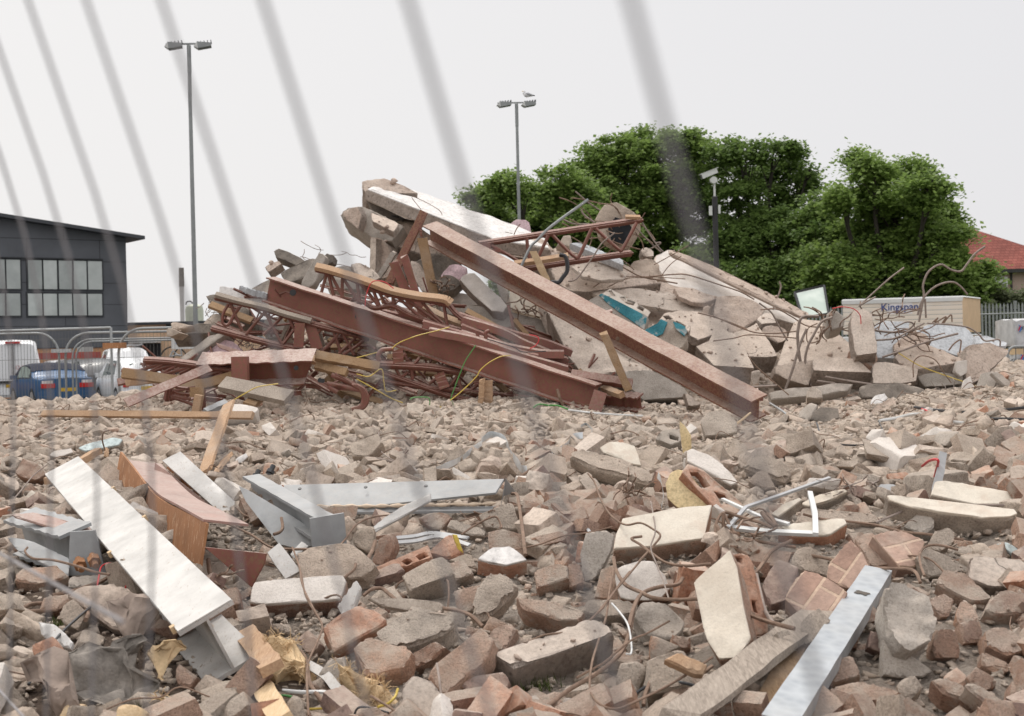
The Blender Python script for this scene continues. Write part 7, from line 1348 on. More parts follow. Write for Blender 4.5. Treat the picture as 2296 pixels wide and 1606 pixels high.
('H', [(1165,838),(1280,812),(1400,820),(1565,920),(1450,950),(1430,1000),(1500,1085),(1390,1090),(1270,930)],(.1,-.7,.7),.09, 'masonry', 'brick_cluster', 'brick', 'cream and orange brick group above and right of the tube end', dict(rough=.012)),
('L', [(525,505),(600,400),(700,292),(860,370),(1000,452),(935,610),(800,560),(690,655),(600,590)],(-.1,-.72,.69),.1, 'masonry', 'brick_cluster', 'brick', 'chunk of coursed brickwork directly left of the galvanised tube', dict(rough=.006)),
('L', [(350,420),(400,330),(490,228),(620,290),(590,400),(560,510),(420,570)],(-.2,-.75,.63),.08, 'darkbrick', 'brick_piece', 'brick', 'dark brick with white flecks left of the coursed brickwork', dict(rough=.006)),
('L', [(560,260),(640,160),(715,122),(830,170),(860,300),(845,360),(700,300)],(0,-.75,.66),.09, 'conc', 'rubble_chunk', 'concrete', 'pale pyramid-shaped stone behind the coursed brickwork', dict(rough=.012)),
('L', [(1240,560),(1265,480),(1330,400),(1450,360),(1560,450),(1650,650),(1640,780),(1570,880),(1500,945),(1400,880),(1290,740)],(0,-.82,.57),.18, 'greyconc', 'boulder', 'concrete', 'biggest rounded grey boulder of concrete right of the galvanised tube', dict(rough=.022,chip=.035)),
('L', [(1895,210),(1960,195),(2240,230),(2310,250),(2310,400),(2240,440),(2080,430),(1895,360)],(0,-.72,.69),.08, 'slab', 'concrete_block', 'block', 'pale rectangular block at the right edge', dict(rough=.008)),
('L', [(1620,400),(1700,315),(1880,338),(1990,430),(2040,500),(1900,520),(1750,450)],(0,-.66,.75),.07, 'brick', 'brick_piece', 'brick', 'orange ended brick left of the pale rectangular block', dict(rough=.012)),
('L', [(1500,190),(1580,170),(1680,180),(1840,300),(1700,320),(1590,340)],(0,-.75,.66),.06, 'oldtimber', 'timber_lump', 'timber', 'splintered grey timber lump above the orange ended brick', dict(rough=.012)),
('L', [(1990,590),(2030,540),(2120,465),(2310,480),(2310,640),(2200,640),(2040,625)],(.05,-.66,.75),.07, 'brick', 'brick_piece', 'brick', 'large pinkish brick below the pale rectangular block at the right edge', dict(rough=.012)),
('L', [(1565,500),(1700,460),(1785,515),(1770,640),(1700,650),(1620,560)],(.1,-.78,.6),.08, 'brick', 'brick_piece', 'brick', 'brown brick directly behind the grey boulder', dict(rough=.01)),
('L', [(1785,640),(1830,560),(1900,550),(1970,600),(1975,670),(1830,700),(1800,680)],(0,-.72,.69),.08, 'brick', 'brick_piece', 'brick', 'dusty brick stack end right of the brown brick', dict(rough=.012)),
('L', [(1820,790),(1815,700),(1975,670),(1985,830),(1850,850)],(0,-.85,.5),.08, 'brick', 'brick_piece', 'brick', 'lower dusty brick in the stack right of the boulder', dict(rough=.006)),
('L', [(2010,880),(2015,770),(2080,732),(2200,750),(2310,840),(2300,900),(2150,925)],(.1,-.66,.75),.08, 'brick', 'brick_piece', 'brick', 'pale pink brick with a round dimple at the right edge', dict(rough=.01)),
('L', [(1630,890),(1650,748),(1800,750),(1828,900),(1820,960),(1650,950)],(.05,-.88,.46),.08, 'brick', 'brick_piece', 'brick', 'upright square brick between boulder and dusty stack', dict(rough=.005)),
('L', [(1962,950),(1975,908),(2190,1000),(2185,1050),(2100,1060),(1980,1000)],(.1,-.75,.65),.05, 'brick', 'brick_piece', 'brick', 'thin pinkish brick slice below the dimpled brick', dict(rough=.006)),
('L', [(1705,1110),(1780,1012),(1850,1050),(1870,1120),(1830,1175)],(-.2,-.8,.55),.07, 'redbrick', 'brick_piece', 'brick', 'bright orange broken brick end, second row from the bottom right', dict(rough=.012)),
('L', [(1890,1060),(1960,998),(2100,1100),(2080,1160),(2000,1190),(1930,1130)],(.1,-.8,.6),.07, 'brick', 'brick_piece', 'brick', 'brown broken brick right of the bright orange brick end', dict(rough=.012)),
('L', [(1640,1130),(1700,1112),(1850,1190),(1965,1275),(1920,1300),(1700,1235)],(.05,-.66,.75),.08, 'brick', 'brick_piece', 'brick', 'long orange ended brick near the bottom right', dict(rough=.01)),
('L', [(1880,1175),(1950,1160),(2100,1240),(2240,1340),(2200,1400),(2050,1320)],(.1,-.66,.75),.08, 'brick', 'brick_piece', 'brick', 'pair of pinkish bricks stuck together near the bottom right corner', dict(rough=.012)),
('L', [(2180,1200),(2200,1130),(2310,1115),(2310,1290),(2190,1260)],(0,-.8,.6),.08, 'brick', 'brick_piece', 'brick', 'flat faced brick at the bottom right edge', dict(rough=.008)),
('L', [(820,1000),(1010,940),(1040,950),(1090,1080),(980,1100),(870,1150)],(-.1,-.8,.6),.08, 'brick', 'brick_piece', 'brick', 'pinkish brick leaning against the lower part of the galvanised tube', dict(rough=.006)),
('L', [(850,1205),(900,1150),(1030,1135),(1220,1155),(1390,1205),(1240,1275),(1000,1240)],(0,-.62,.78),.1, 'brick', 'brick_piece', 'brick', 'broad flat brick right beside the galvanised tube at the bottom', dict(rough=.008)),
('L', [(1255,815),(1400,900),(1625,1065),(1560,1110),(1400,1100),(1260,1080)],(0,-.92,.38),.06, 'greyconc', 'concrete_wedge', 'concrete', 'triangular brown wedge below the boulder', dict(rough=.006)),
('L', [(1340,1150),(1420,1100),(1500,1095),(1530,1180),(1430,1250),(1370,1230)],(0,-.75,.66),.08, 'conc', 'rubble_chunk', 'concrete', 'rough pinkish chunk under the triangular wedge', dict(rough=.014)),
('L', [(1420,1330),(1470,1280),(1650,1370),(1640,1420),(1430,1420)],(0,-.7,.7),.06, 'brick', 'brick_piece', 'brick', 'brick at the bottom edge right of the broad flat brick', dict(rough=.01,d=3.75)),
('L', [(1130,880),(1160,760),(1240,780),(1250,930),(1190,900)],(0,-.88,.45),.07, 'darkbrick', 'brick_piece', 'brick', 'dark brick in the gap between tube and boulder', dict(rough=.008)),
('L', [(2100,110),(2180,100),(2310,190),(2310,250),(2230,190)],(0,-.7,.7),.02, 'aerated', 'plaster_sheet', 'plaster', 'pale greenish sheet above the pale rectangular block', dict(rough=.005)),
('H', [(1590,960),(1640,830),(1740,790),(1800,830),(1790,930),(1680,980)],(0,-.8,.6),.08, 'conc', 'rubble_chunk', 'concrete', 'pinkish chunk under the longest cream slab at its left', dict(rough=.012)),
('H', [(245,330),(265,270),(340,262),(550,340),(575,390),(520,440),(400,400)],(0,-.7,.7),.09, 'conc', 'concrete_cylinder', 'concrete', 'half-round log of concrete in the middle distance on the right', dict(rough=.012,chip=.03)),
('H', [(275,450),(330,380),(400,400),(470,500),(380,520)],(-.2,-.75,.6),.08, 'conc', 'concrete_block', 'block', 'square chunk with a cream side below the half-round log', dict(rough=.01)),
('H', [(800,245),(950,190),(965,230),(900,275),(830,270)],(0,-.65,.75),.06, 'conc', 'concrete_block', 'block', 'flat-topped block in the middle distance right of the half-round log', dict(rough=.01)),
('H', [(1180,560),(1240,475),(1400,485),(1380,520),(1220,590)],(-.1,-.7,.7),.02, 'alu', 'metal_profile', 'metal', 'ribbed grey metal offcut left of the red cable', dict(rough=.003,sink=-.02)),
('H', [(1290,400),(1440,395),(1465,430),(1400,445),(1310,440)],(0,-.7,.7),.05, 'redbrick', 'brick_piece', 'brick', 'orange and black brick in the middle distance left of the red cable', dict(rough=.006)),
('F', [(1590,370),(1660,330),(1770,305),(1760,345),(1660,385)],(0,-.65,.75),.04, 'conc', 'concrete_block', 'block', 'thin flat tile of concrete behind the long grey channel', dict(rough=.005)),
('F', [(1840,390),(1870,250),(1930,200),(1960,300),(1900,400)],(-.3,-.85,.4),.05, 'conc', 'concrete_wedge', 'concrete', 'upright wedge behind the long grey channel, near the foil strip', dict(rough=.01)),
('F', [(1080,250),(1120,180),(1320,110),(1340,180),(1260,260),(1100,290)],(-.1,-.75,.65),.1, 'conc', 'rubble_chunk', 'concrete', 'largest pale chunk behind the long grey channel, left of centre', dict(rough=.02)),
('F', [(180,340),(220,300),(290,268),(300,300),(250,345)],(0,-.8,.6),.04, 'conc', 'plaster_lump', 'plaster', 'small chip with a bright white top beside the orange planks', dict(cap='whitetop', rough=.005)),
('F', [(415,400),(430,340),(490,330),(530,360),(490,430),(430,440)],(0,-.85,.5),.05, 'redbrick', 'brick_piece', 'brick', 'small deep red brick piece above the grey beam', dict(rough=.012)),
('E', [(605,235),(700,195),(900,150),(960,165),(930,205),(660,260)],(0,-.62,.78),.06, 'conc', 'masonry_block', 'block', 'pale blue painted block left, behind the leaning timber strip', dict(cap='aerated', rough=.006)),
('E', [(385,290),(430,255),(560,230),(570,265),(470,300)],(0,-.65,.75),.05, 'conc', 'concrete_block', 'block', 'pale flat brick shape left of the blue painted block', dict(cap='palecap', rough=.006)),
('E', [(-20,470),(0,420),(100,450),(160,520),(130,560),(0,560)],(.1,-.68,.72),.08, 'slab', 'concrete_block', 'block', 'pale square-edged block at the left edge', dict(rough=.006)),
('E', [(175,660),(200,600),(250,548),(288,580),(275,640),(215,688)],(.1,-.85,.5),.02, 'cream', 'plaster_chip', 'plaster', 'yellowish-cream plaster chip left of the long white beam', dict(rough=.005)),
('E', [(100,420),(180,300),(330,370),(350,430),(240,480)],(-.1,-.8,.6),.09, 'brick', 'brick_piece', 'brick', 'dark brown brick-like block near the left edge in the middle distance', dict(rough=.014)),
('E', [(0,310),(80,285),(160,310),(120,400),(0,390)],(0,-.75,.65),.08, 'conc', 'hollow_block', 'block', 'hollow block with a dark round opening at the left edge', dict(rough=.01,holes=[[(30,330),(60,318),(100,335),(80,370),(40,365)]])),
('I', [(110,340),(130,250),(190,210),(480,200),(640,280),(500,330),(150,330)],(0,-.68,.73),.08, 'brick', 'brick_piece', 'brick', 'big brown brick on the soil below the grey bracket end, left', dict(rough=.012)),
('I', [(635,370),(642,288),(980,262),(1010,320),(820,380)],(0,-.75,.65),.06, 'greyconc', 'concrete_block', 'block', 'grey grainy block below the bolts of the grey beam end', dict(rough=.004)),
('I', [(640,440),(760,400),(980,335),(1100,380),(1290,470),(1460,620),(1400,700),(1190,800),(1060,730),(800,620)],(.05,-.7,.7),.05, 'pink', 'concrete_piece', 'concrete', 'flat pinkish scored slab left of the lower end of the white beam', dict(rough=.014,rfreq=18)),
('I', [(378,560),(400,470),(620,440),(660,480),(600,540),(520,590)],(0,-.78,.62),.08, 'brick', 'brick_piece', 'brick', 'orange-brown brick at the left, between two rusty rods', dict(rough=.008)),
('I', [(510,650),(540,560),(640,500),(760,590),(780,660),(680,790),(560,730)],(0,-.88,.45),.08, 'conc', 'rubble_chunk', 'concrete', 'many-sided brown stone below the orange-brown brick', dict(rough=.01)),
('I', [(285,900),(450,838),(530,940),(530,1010),(400,1170),(315,1250)],(-.1,-.92,.35),.06, 'redbrick', 'brick_piece', 'brick', 'upright orange frogged brick at the lower left', dict(rough=.006)),
('I', [(180,1240),(260,1200),(330,1220),(290,1270),(180,1290)],(0,-.8,.6),.04, 'conc', 'rubble_chunk', 'concrete', 'small pink stone at the foot of the upright orange brick', dict(rough=.01)),
('I', [(520,1600),(560,1500),(600,1440),(765,1450),(740,1600)],(0,-.85,.5),.05, 'palewood', 'timber_block', 'timber', 'brown board end at the bottom edge on the left', dict(rough=.004,d=3.95)),
('I', [(1570,1160),(1640,1080),(1710,1110),(1800,1180),(1750,1290),(1640,1250)],(0,-.85,.5),.06, 'brick', 'rubble_chunk', 'concrete', 'dusty pinkish chunk under the lower end of the white beam', dict(rough=.014)),
])
# felt,sacking and other soft sheets
hero([
('I', [(460,1030),(700,985),(920,950),(1170,1010),(1350,1020),(1550,1150),(1540,1260),(1400,1290),(1260,1295),(1060,1360),(960,1320),(900,1330),(740,1250),(620,1180)],(0,-.85,.52),.008, 'felt', 'roofing_felt', 'felt', 'wide crumpled sheet of dark grey felt at the lower left', dict(rough=.07,res=.01,rfreq=9,sink=-.02)),
('I', [(260,1400),(310,1280),(400,1200),(520,1130),(630,1210),(620,1370),(500,1430),(350,1450)],(0,-.85,.5),.008, 'felt2', 'crumpled_sheet', 'sheet', 'crumpled brown sheet at the lower left corner', dict(rough=.07,res=.011,rfreq=10,sink=-.05)),
('I', [(980,600),(1100,520),(1330,450),(1460,620),(1400,700),(1280,720),(1190,800),(1050,690)],(.1,-.75,.65),.008, 'felt2', 'crumpled_sheet', 'sheet', 'thin torn sheet draped over the pinkish scored slab', dict(rough=.04,res=.011,rfreq=12,sink=-.07)),
('I', [(940,950),(1100,820),(1330,790),(1420,870),(1390,1010),(1200,1040)],(0,-.9,.43),.008, 'felt', 'crumpled_sheet', 'sheet', 'blackish torn sheet above the wide grey felt', dict(rough=.06,res=.012,rfreq=9,sink=-.04)),
('I', [(1370,960),(1440,870),(1600,850),(1720,1000),(1640,1120),(1500,1090),(1400,1040)],(0,-.88,.45),.01, 'wool', 'fibre_mat', 'debris', 'ragged brown fibre mat beside the lower end of the white beam', dict(rough=.06,res=.012,rfreq=14,sink=-.05)),
('I', [(780,1500),(820,1420),(930,1540),(1000,1600),(780,1600)],(0,-.9,.4),.008, 'felt2', 'crumpled_sheet', 'sheet', 'torn pale sheet end at the bottom edge on the left', dict(rough=.04,res=.012,rfreq=12,d=3.9)),
('I', [(1050,1460),(1230,1440),(1330,1530),(1300,1600),(1080,1600)],(0,-.9,.4),.02, 'palewood', 'timber_block', 'timber', 'pale chipboard offcut at the bottom edge below the felt', dict(rough=.012,d=3.85)),
])
# ---- steel in the field
def ibeam_on(R,a,b,w,h,up,mat,name,label,offa=.12,offb=.12, **kw):
    return beam(tp(R, *a,offa),tp(R, *b,offb),w,h,up,mat,name,label, **kw)
def flange(parent,R,pts,d,n,mat,name,th=.012,rough=.0015,res=.03,rfreq=3):
    O=onplane(R,pts,d,n) if not isinstance(d,(list,tuple)) else [at(R,p[0],p[1],q) for p,q in zip(pts,d)]
    nv=nvec(n); v,f,_=slabmesh(O,nv,th,res,rough,.001,(),rfreq,1); mark(O); return mesh_obj(name,v,f,M[mat],parent,30)
A_=tp('E', 560,500,.14); B_=tp('I', 2010,905,.12)
wb,fr_=beam(A_,B_,.19,.21,(-.15,-.62,.77), 'whitedirty', 'white_girder', 'longest white painted beam running from the left down to the bottom, its top bright white', parts=None,dent=.001)
d_,s_,u_=fr_; m=MB(); m.bar(A_+u_*.108,B_+u_*.108,.187,.004,u_); m.build('white_flange', M['whitesteel'],wb)
for t_,sg in ((.32,-1),(.55,-1),(.62,1),(.98,1)): MB().obox(A_.lerp(B_,t_)+u_*.1+s_*sg*.098,d_*.012,s_*.008,u_*.012).build('packing_piece', M['palewood'],wb)
# the bent rusty beam: curved flange,web and far flange
rb=empty('rusty_girder', tuple(tp('E', 1300,900,.1)), 'twisted rusty beam with a curled orange flange, between the two white topped beams', 'steel beam')
def curved(parent,R,P,d0,d1,wv,th,mat,name):
    """strip along a picture path with width vector wv (world)"""
    Q_=smoothpath([at(R,x,y,d0+(d1-d0)*i/(len(P)-1)) for i,(x,y) in enumerate(P)],6); V_=[]; F_=[]; wv=Vector(wv)
    for i,q in enumerate(Q_):
        t=(Q_[min(i+1,len(Q_)-1)]-Q_[max(i-1,0)]).normalized(); n_=t.cross(wv).normalized()*th
        V_+=[q,q+wv,q+wv+n_,q+n_]
    for i in range(len(Q_)-1): F_+=[(i*4+j,i*4+(j+1) % 4,i*4+4+(j+1) % 4,i*4+4+j) for j in range(4)]
    F_+=[(3,2,1,0),tuple(len(V_)-4+j for j in range(4))]; mark(Q_+[q+wv for q in reversed(Q_)])
    return mesh_obj(name,V_,F_,M[mat],parent,40)
da=pix(tp('E', 1000,430,.12))[2]; db=pix(tp('E', 1560,1080,.14))[2]
curved(rb, 'E', [(940,252),(1050,390),(1180,560),(1290,645),(1430,715),(1612,812)],da,db,(-.02,-.05,-.165),.012, 'rust', 'flange')
curved(rb, 'E', [(1000,330),(1120,480),(1240,600),(1380,680),(1590,800)],da+.04,db+.04,(.17,.05,-.03),.01, 'pinksteel', 'web')
fl=flange(rb, 'E', [(1060,378),(1200,400),(1290,520),(1500,640),(1610,800),(1900,1060),(2005,1170),(1850,1120),(1610,1000),(1540,880),(1330,700),(1200,600)],da-.1,(-.12,-.62,.77), 'pinksteel', 'web')
flange(rb, 'E', [(1212,338),(1290,395),(1500,560),(1800,800),(2078,1048),(2003,1172),(1800,960),(1500,700),(1290,520),(1205,400)],da-.12,(-.5,-.75,.42), 'pinksteel', 'flange')
flange(rb, 'E', [(2003,1172),(2078,1050),(2060,1130),(1960,1312),(1780,1130),(1600,1000),(1850,1110)],pix(tp('E', 1960,1250,.1))[2],(-.3,-.93,.1), 'oxide', 'flange')
for x,y in ((1660,950),(1925,1090)): c=at('E', x,y,da-.95); MB().tube([c+Vector((0,0,-.02)),c+Vector((0,-.01,.035))],.013,6).build('bolt', M['cable'],rb)
w2=empty('white_girder', tuple(tp('E', 2100,1000,.05)), 'shorter beam with a worn white flange right of the twisted rusty beam', 'steel beam')
flange(w2, 'E', [(1270,320),(1410,250),(1700,520),(1960,755),(2178,958),(2055,1028),(1800,790),(1500,530)],da-.16,(-.15,-.62,.77), 'whitedirty', 'white_flange', .014)
flange(w2, 'E', [(2085,1040),(2180,965),(2296,1110),(2350,1180),(2230,1245),(2150,1140)],pix(tp('E', 2230,1230,.05))[2],(-.1,-.68,.72), 'whitedirty', 'web', .014)
flange(w2, 'E', [(1330,350),(2060,1040),(2040,1060),(1300,380)],da-.1,(-.6,-.78,.1), 'rust', 'web', .012)
# beams left and centre
gb,fr_=beam(tp('F', 330,520,.14),tp('F', 925,870,.15),.085,.11,(-.04,-.12,.98), 'greysteel', 'grey_girder', 'grey painted beam with an end plate, left end of the long grey channel', dent=.001)
d_,s_,u_=fr_; B2=tp('F', 925,870,.15); MB().bar(B2+u_*.065,B2-u_*.11,.15,.012,d_).build('end_plate', M['greysteel'],gb)
flange(gb, 'F', [(225,520),(290,545),(600,730),(850,890),(830,985),(680,1010),(540,975),(280,640)],pix(B2)[2]+.6,(-.35,-.72,.6), 'greysteel', 'lower_plate', .012)
for x,y in ((345,480),(460,440)): c=tp('F', x,y,.12); MB().tube([c,c+Vector((.02,.04,.05))],.014,7).tube([c+Vector((.004,.008,.01)),c+Vector((.01,.02,.024))],.024,6).build('bolt', M['cable'],gb)
gc=empty('grey_channel', tuple(tp('F', 1400,720,.0)), 'long flat grey steel channel with a row of holes, lying level', 'steel channel')
dl=pix(tp('F', 860,720,.06))[2]; dr=pix(tp('F', 2250,700,.06))[2]
O=[at('F', 500,515,dl+.25),at('F', 1400,488,(dl+dr)/2+.05),at('F', 2300,465,dr+.05),at('F', 2255,700,dr),at('F', 1400,712,(dl+dr)/2),at('F', 850,718,dl)]
nrm=(O[2]-O[0]).cross(O[5]-O[0]).normalized(); nrm=-nrm if nrm.y > 0 else nrm
v,f,_=slabmesh(O,nrm,.012,.03,.001,.001,(),3,1); mesh_obj('web', v,f,M['greysteel'],gc,30); mark(O)
MB().bar(O[5]+Vector((0,-.02,.0)),O[3]+Vector((0,-.02,0)),.05,.012,(0,-.3,1)).build('flange', M['greysteel'],gc)
a_,b_=at('F', 720,682,dl-.01),at('F', 2240,655,dr-.02); v_=smoothpath([a_.lerp(b_,i/14)+Vector((0,-.012,random.uniform(-.003,.003))) for i in range(15)],3)
MB().tube(v_,[.008+.004*math.sin(i*1.9) for i in range(len(v_))],7).build('foam_bead', plain('sealant_foam', (.62,.5,.38),.9,0,.2,20),gc,60)
for x,y in ((710,572),(1225,560),(1695,550),(2200,537)):
    t_=(x-500)/1800; c=at('F', x,y,dl+(dr-dl)*t_+.12-.05*t_); c=c+nrm*.02; m=MB(); disc(m,c,nrm,.009,.004,10); m.build('bolt_hole', M['cable'],gc)
O=[at('G', 345,460,dr+.05),at('G', 425,570,dr+.18),at('G', 330,600,dr+.12),at('G', 305,690,dr)]
MB().add([O[0],O[1],O[2],O[3],O[0]+Vector((0,.012,0)),O[1]+Vector((0,.012,0)),O[2]+Vector((0,.012,0)),O[3]+Vector((0,.012,0))],[(0,1,2,3),(7,6,5,4),(0,4,5,1),(2,6,7,3)]).build('flange', M['greysteel'],gc)
# left grey beam end with bolts
lbm_,fr_=beam(tp('E', 190,880,.12),tp('E', 630,1010,.12),.15,.17,(0,-.38,.92), 'greysteel', 'grey_girder', 'rust-edged grey beam end with two big bolts, at the left edge', dent=.003)
d_,s_,u_=fr_; B2=tp('E', 630,1010,.12)
O=[at('E', x,y,pix(B2)[2]-.12) for x,y in ((548,882),(740,870),(830,1215),(533,1225))]; nn=(O[1]-O[0]).cross(O[3]-O[0]).normalized(); nn=-nn if nn.y > 0 else nn
v,f,_=slabmesh(O,nn,.016,.03,.001,.001,(),3,1); mesh_obj('end_plate', v,f,M['greysteel'],lbm_,30); mark(O)
for x,y in ((610,1090),(720,1060)):
    c=at('E', x,y,pix(B2)[2]-.14); MB().tube([c,c+Vector((.035,-.07,-.035))],.013,8).tube([c+Vector((.012,-.022,-.011)),c+Vector((.024,-.048,-.024))],.026,6).build('bolt', M['rust'],lbm_)
blk('E', [(60,920),(230,940),(545,1090),(535,1220),(300,1110),(140,1020)],(0,-.55,.83),.012, 'greysteel', 'steel_plate', 'rust-edged grey flange plate sticking out below the bolted beam end', 'steel plate', rough=.003,sink=-.05)
blk('E', [(105,745),(290,715),(480,790),(700,830),(722,870),(548,884),(350,800),(200,782)],(0,-.5,.86),.012, 'pinksteel', 'steel_plate', 'curled pinkish flange lying on top of the bolted beam end', 'steel plate', rough=.012,rfreq=7,sink=-.17)
# galvanised tube,boards and planks
a_=tp('L', 1215,345,.07); b_=at('L', 480,1480,pix(tp('L', 520,1385,.10))[2]-.12)
gt,fr_=beam(a_,b_,.095,.055,(-.12,-.62,.77), 'galv', 'steel_tube', 'square galvanised steel tube pointing at the bottom edge on the right', 'tube', 'B', dent=.0005)
d_,s_,u_=fr_; c=a_.lerp(b_,.22)+u_*.03; v_=[]; 
for i in range(14): t_=i/14*6.283; rr0=.012+.012*abs(math.sin(i*2.3)); v_.append(c+d_*math.cos(t_)*rr0+s_*math.sin(t_)*rr0*1.3)
MB().add(v_,[tuple(range(14))]).build('dirt_splash', plain('dirt', (.1,.085,.07),.9),gt)
plankobj(tp('L', 790,620,.07),at('L', -260,1400,pix(tp('L', 0,1290,.08))[2]-.28),.11,.02,(-.3,-.62,.73), 'oldtimber', 'timber_board', 'weathered grey board left of the galvanised tube', 'timber', wob=.004,broken=.05)
plankobj(tp('L', 700,760,.055),at('L', 300,1420,pix(tp('L', 340,1300,.06))[2]-.1),.06,.02,(-.2,-.6,.77), 'timber2', 'timber_board', 'rotten brown board between the grey board and the galvanised tube', 'timber', wob=.006,broken=.06)
blk('L', [(640,690),(800,580),(790,640),(865,652),(760,830),(640,860)],(-.1,-.7,.7),.01, 'oldtimber', 'torn_board', 'torn grey sheet end at the upper end of the weathered board', 'sheet', rough=.008,sink=-.07)
plankobj(tp('N', -1020,1070,.1),tp('N', 1850,1095,.12),.05,.035,(0,-.9,.45), 'timber', 'timber_plank', 'long orange plank lying level on the rubble at the left', 'timber')
plankobj(at('E', 1790,-130,9.6),tp('E', 1600,410,.04),.085,.02,(-.2,-.9,.3), 'timber', 'timber_plank', 'orange plank leaning up to the long level plank', 'timber')
plankobj(tp('E', 1790,285,.07),tp('E', 1655,455,.04),.06,.02,(-.2,-.9,.3), 'timber', 'timber_plank', 'short orange plank beside the foot of the leaning plank', 'timber')
plankobj(tp('E', 770,245,.08),tp('E', 380,480,.06),.05,.04,(-.1,-.6,.8), 'timber', 'timber_plank', 'orange timber strip behind the upper end of the long white beam', 'timber', broken=.02)
plankobj(tp('E', 835,230,.06),tp('E', 832,300,.03),.025,.02,(0,-1,0), 'timber', 'timber_splinter', 'upright orange splinter in front of the blue painted block', 'timber', broken=.02)
plankobj(tp('I', 2240,800,.06),at('I', 2480,1120,4.1),.07,.03,(-.1,-.7,.7), 'timber', 'timber_batten', 'orange batten beneath the lower end of the long white beam', 'timber')
plankobj(tp('J', 230,1200,.03),at('J', 480,1620,3.7),.06,.03,(-.1,-.75,.65), 'palewood', 'timber_batten', 'pale batten running off the bottom edge below the white beam', 'timber')
blk('J', [(1250,485),(1420,500),(1660,470),(1925,530),(1932,600),(1840,618),(1600,570),(1380,542)],(0,-.7,.7),.02, 'oldtimber', 'split_timber', 'splintered white-painted timber below the dark painted brick', 'timber', rough=.008,sink=-.06)
blk('J', [(965,560),(1050,440),(1140,330),(1180,395),(1120,560),(1030,672)],(-.3,-.75,.58),.025, 'whitedirty', 'painted_channel', 'short flaking white metal channel at the right end of the long white topped block', 'metal', rough=.004,sink=-.06)
blk('F', [(1280,830),(1400,745),(1560,640),(1715,585),(1720,640),(1600,690),(1450,790),(1300,870)],(-.1,-.7,.7),.015, 'whitedirty', 'edging_strip', 'bent white and orange edging strip leaning on the long grey channel', 'metal strip', rough=.008,sink=-.12)
blk('F', [(620,1055),(720,955),(768,985),(700,1020),(650,1085)],(0,-.7,.7),.01, 'whitesteel', 'plastic_sheet', 'bright white folded sheet beside the shorter white flanged beam', 'sheet', rough=.004,sink=-.05)
blk('I', [(352,685),(480,710),(590,800),(665,880),(640,935),(560,915),(375,800),(400,760)],(-.1,-.75,.65),.03, 'whitedirty', 'plastic_gutter', 'broken piece of white plastic gutter on the soil at the left', 'gutter', rough=.003,sink=-.04)
# white window frame pieces
wfm=empty('window_frame', tuple(tp('H', 700,800,.05)), 'bent white metal window frame lying right of the ochre block', 'window frame')
def wbar(P,off,w_,h_,mat='whitepl', name='bar'):
    m=MB(); Q_=[tp('H', x,y,off) for x,y in P]
    for a_,b_ in zip(Q_,Q_[1:]): m.bar(a_,b_,w_,h_,(0,-.5,.85))
    mark([q+Vector((0,0,.02)) for q in Q_]+[q-Vector((0,0,.02)) for q in reversed(Q_)]); return m.build(name,M[mat],wfm)
wbar([(100,795),(400,830),(757,845)],.09,.022,.015); wbar([(757,850),(752,700),(715,540)],.11,.022,.015); wbar([(70,590),(330,710),(560,775)],.1,.016,.012); wbar([(110,800),(240,650),(500,560),(860,432)],.12,.015,.012, 'alu')
a_=tp('H', 1618,685,.02); b_=at('H', 1700,245,pix(a_)[2]+.15)
plankobj(a_,b_,.035,.01,(-.1,-1,.1), 'alu', 'metal_strip', 'upright bare metal strip sticking out of the rubble on the right', 'metal strip')
wire('H', [(1375,580),(1450,530),(1560,500),(1620,455),(1650,370),(1660,300),(1600,305),(1545,345)],.008, 'redwire', 'cable', 'bright red cable looping up beside the upright metal strip', 'cable', off=[.03,.06,.08,.12,.2,.26,.24,.18])
def ribbon(R,P,w_,mat,name,label,off=.05):
    Q_=smoothpath([tp(R,x,y,off) for x,y in P],5); V_=[]; F_=[]
    for i,q in enumerate(Q_):
        a=i*.55; wv=Vector((math.cos(a)*.2,-.35*math.sin(a),1)).normalized()*w_; V_+=[q,q+wv,q+wv+Vector((0,-.002,.002)),q+Vector((0,-.002,.002))]
    for i in range(len(Q_)-1): F_+=[(i*4+j,i*4+(j+1) % 4,i*4+4+(j+1) % 4,i*4+4+j) for j in range(4)]
    o=mesh_obj(name,V_,F_,M[mat],None,50); mark(Q_+[q+Vector((0,0,w_)) for q in reversed(Q_)]); return tag(o,label, 'metal strip')
ribbon('F', [(1740,430),(1850,390),(1930,350),(2020,290),(2130,205)],.035, 'foil', 'foil_strip', 'twisted silvery strip running up right behind the long grey channel')
ribbon('G', [(150,190),(230,145),(310,165),(370,240),(410,330),(460,410),(520,430)],.045, 'foil', 'foil_strip', 'arched silvery strip above the right end of the long grey channel')
ribbon('G', [(640,390),(720,310),(810,240),(870,170),(950,150)],.045, 'foil', 'foil_strip', 'straight silvery strip left of the long pebbly chunk'); ribbon('G', [(930,75),(980,60),(1020,110),(990,170)],.03, 'foil', 'foil_strip', 'small crumpled silvery strip at the top of the straight one')
ribbon('G', [(1530,460),(1570,520),(1575,620),(1565,715)],.03, 'whitepl', 'plastic_strip', 'white plastic strip hanging left of the ochre block', .12)
for P,lb in (([(1440,930),(1600,915),(1750,890),(2020,930)], 'upper grey metal rail in the hollow below the long grey channel'),([(1440,965),(1620,950),(1800,915),(2030,985)], 'lower grey metal rail in the hollow below the long grey channel')):
    m=MB(); Q_=smoothpath([tp('F', x,y,.06) for x,y in P],4); [m.bar(a_,b_,.02,.008,(0,-.6,.8)) for a_,b_ in zip(Q_,Q_[1:])]; tag(m.build('metal_rail', M['alu']),lb, 'metal rail'); mark([q+Vector((0,0,.02)) for q in Q_]+[q-Vector((0,0,.02)) for q in reversed(Q_)])
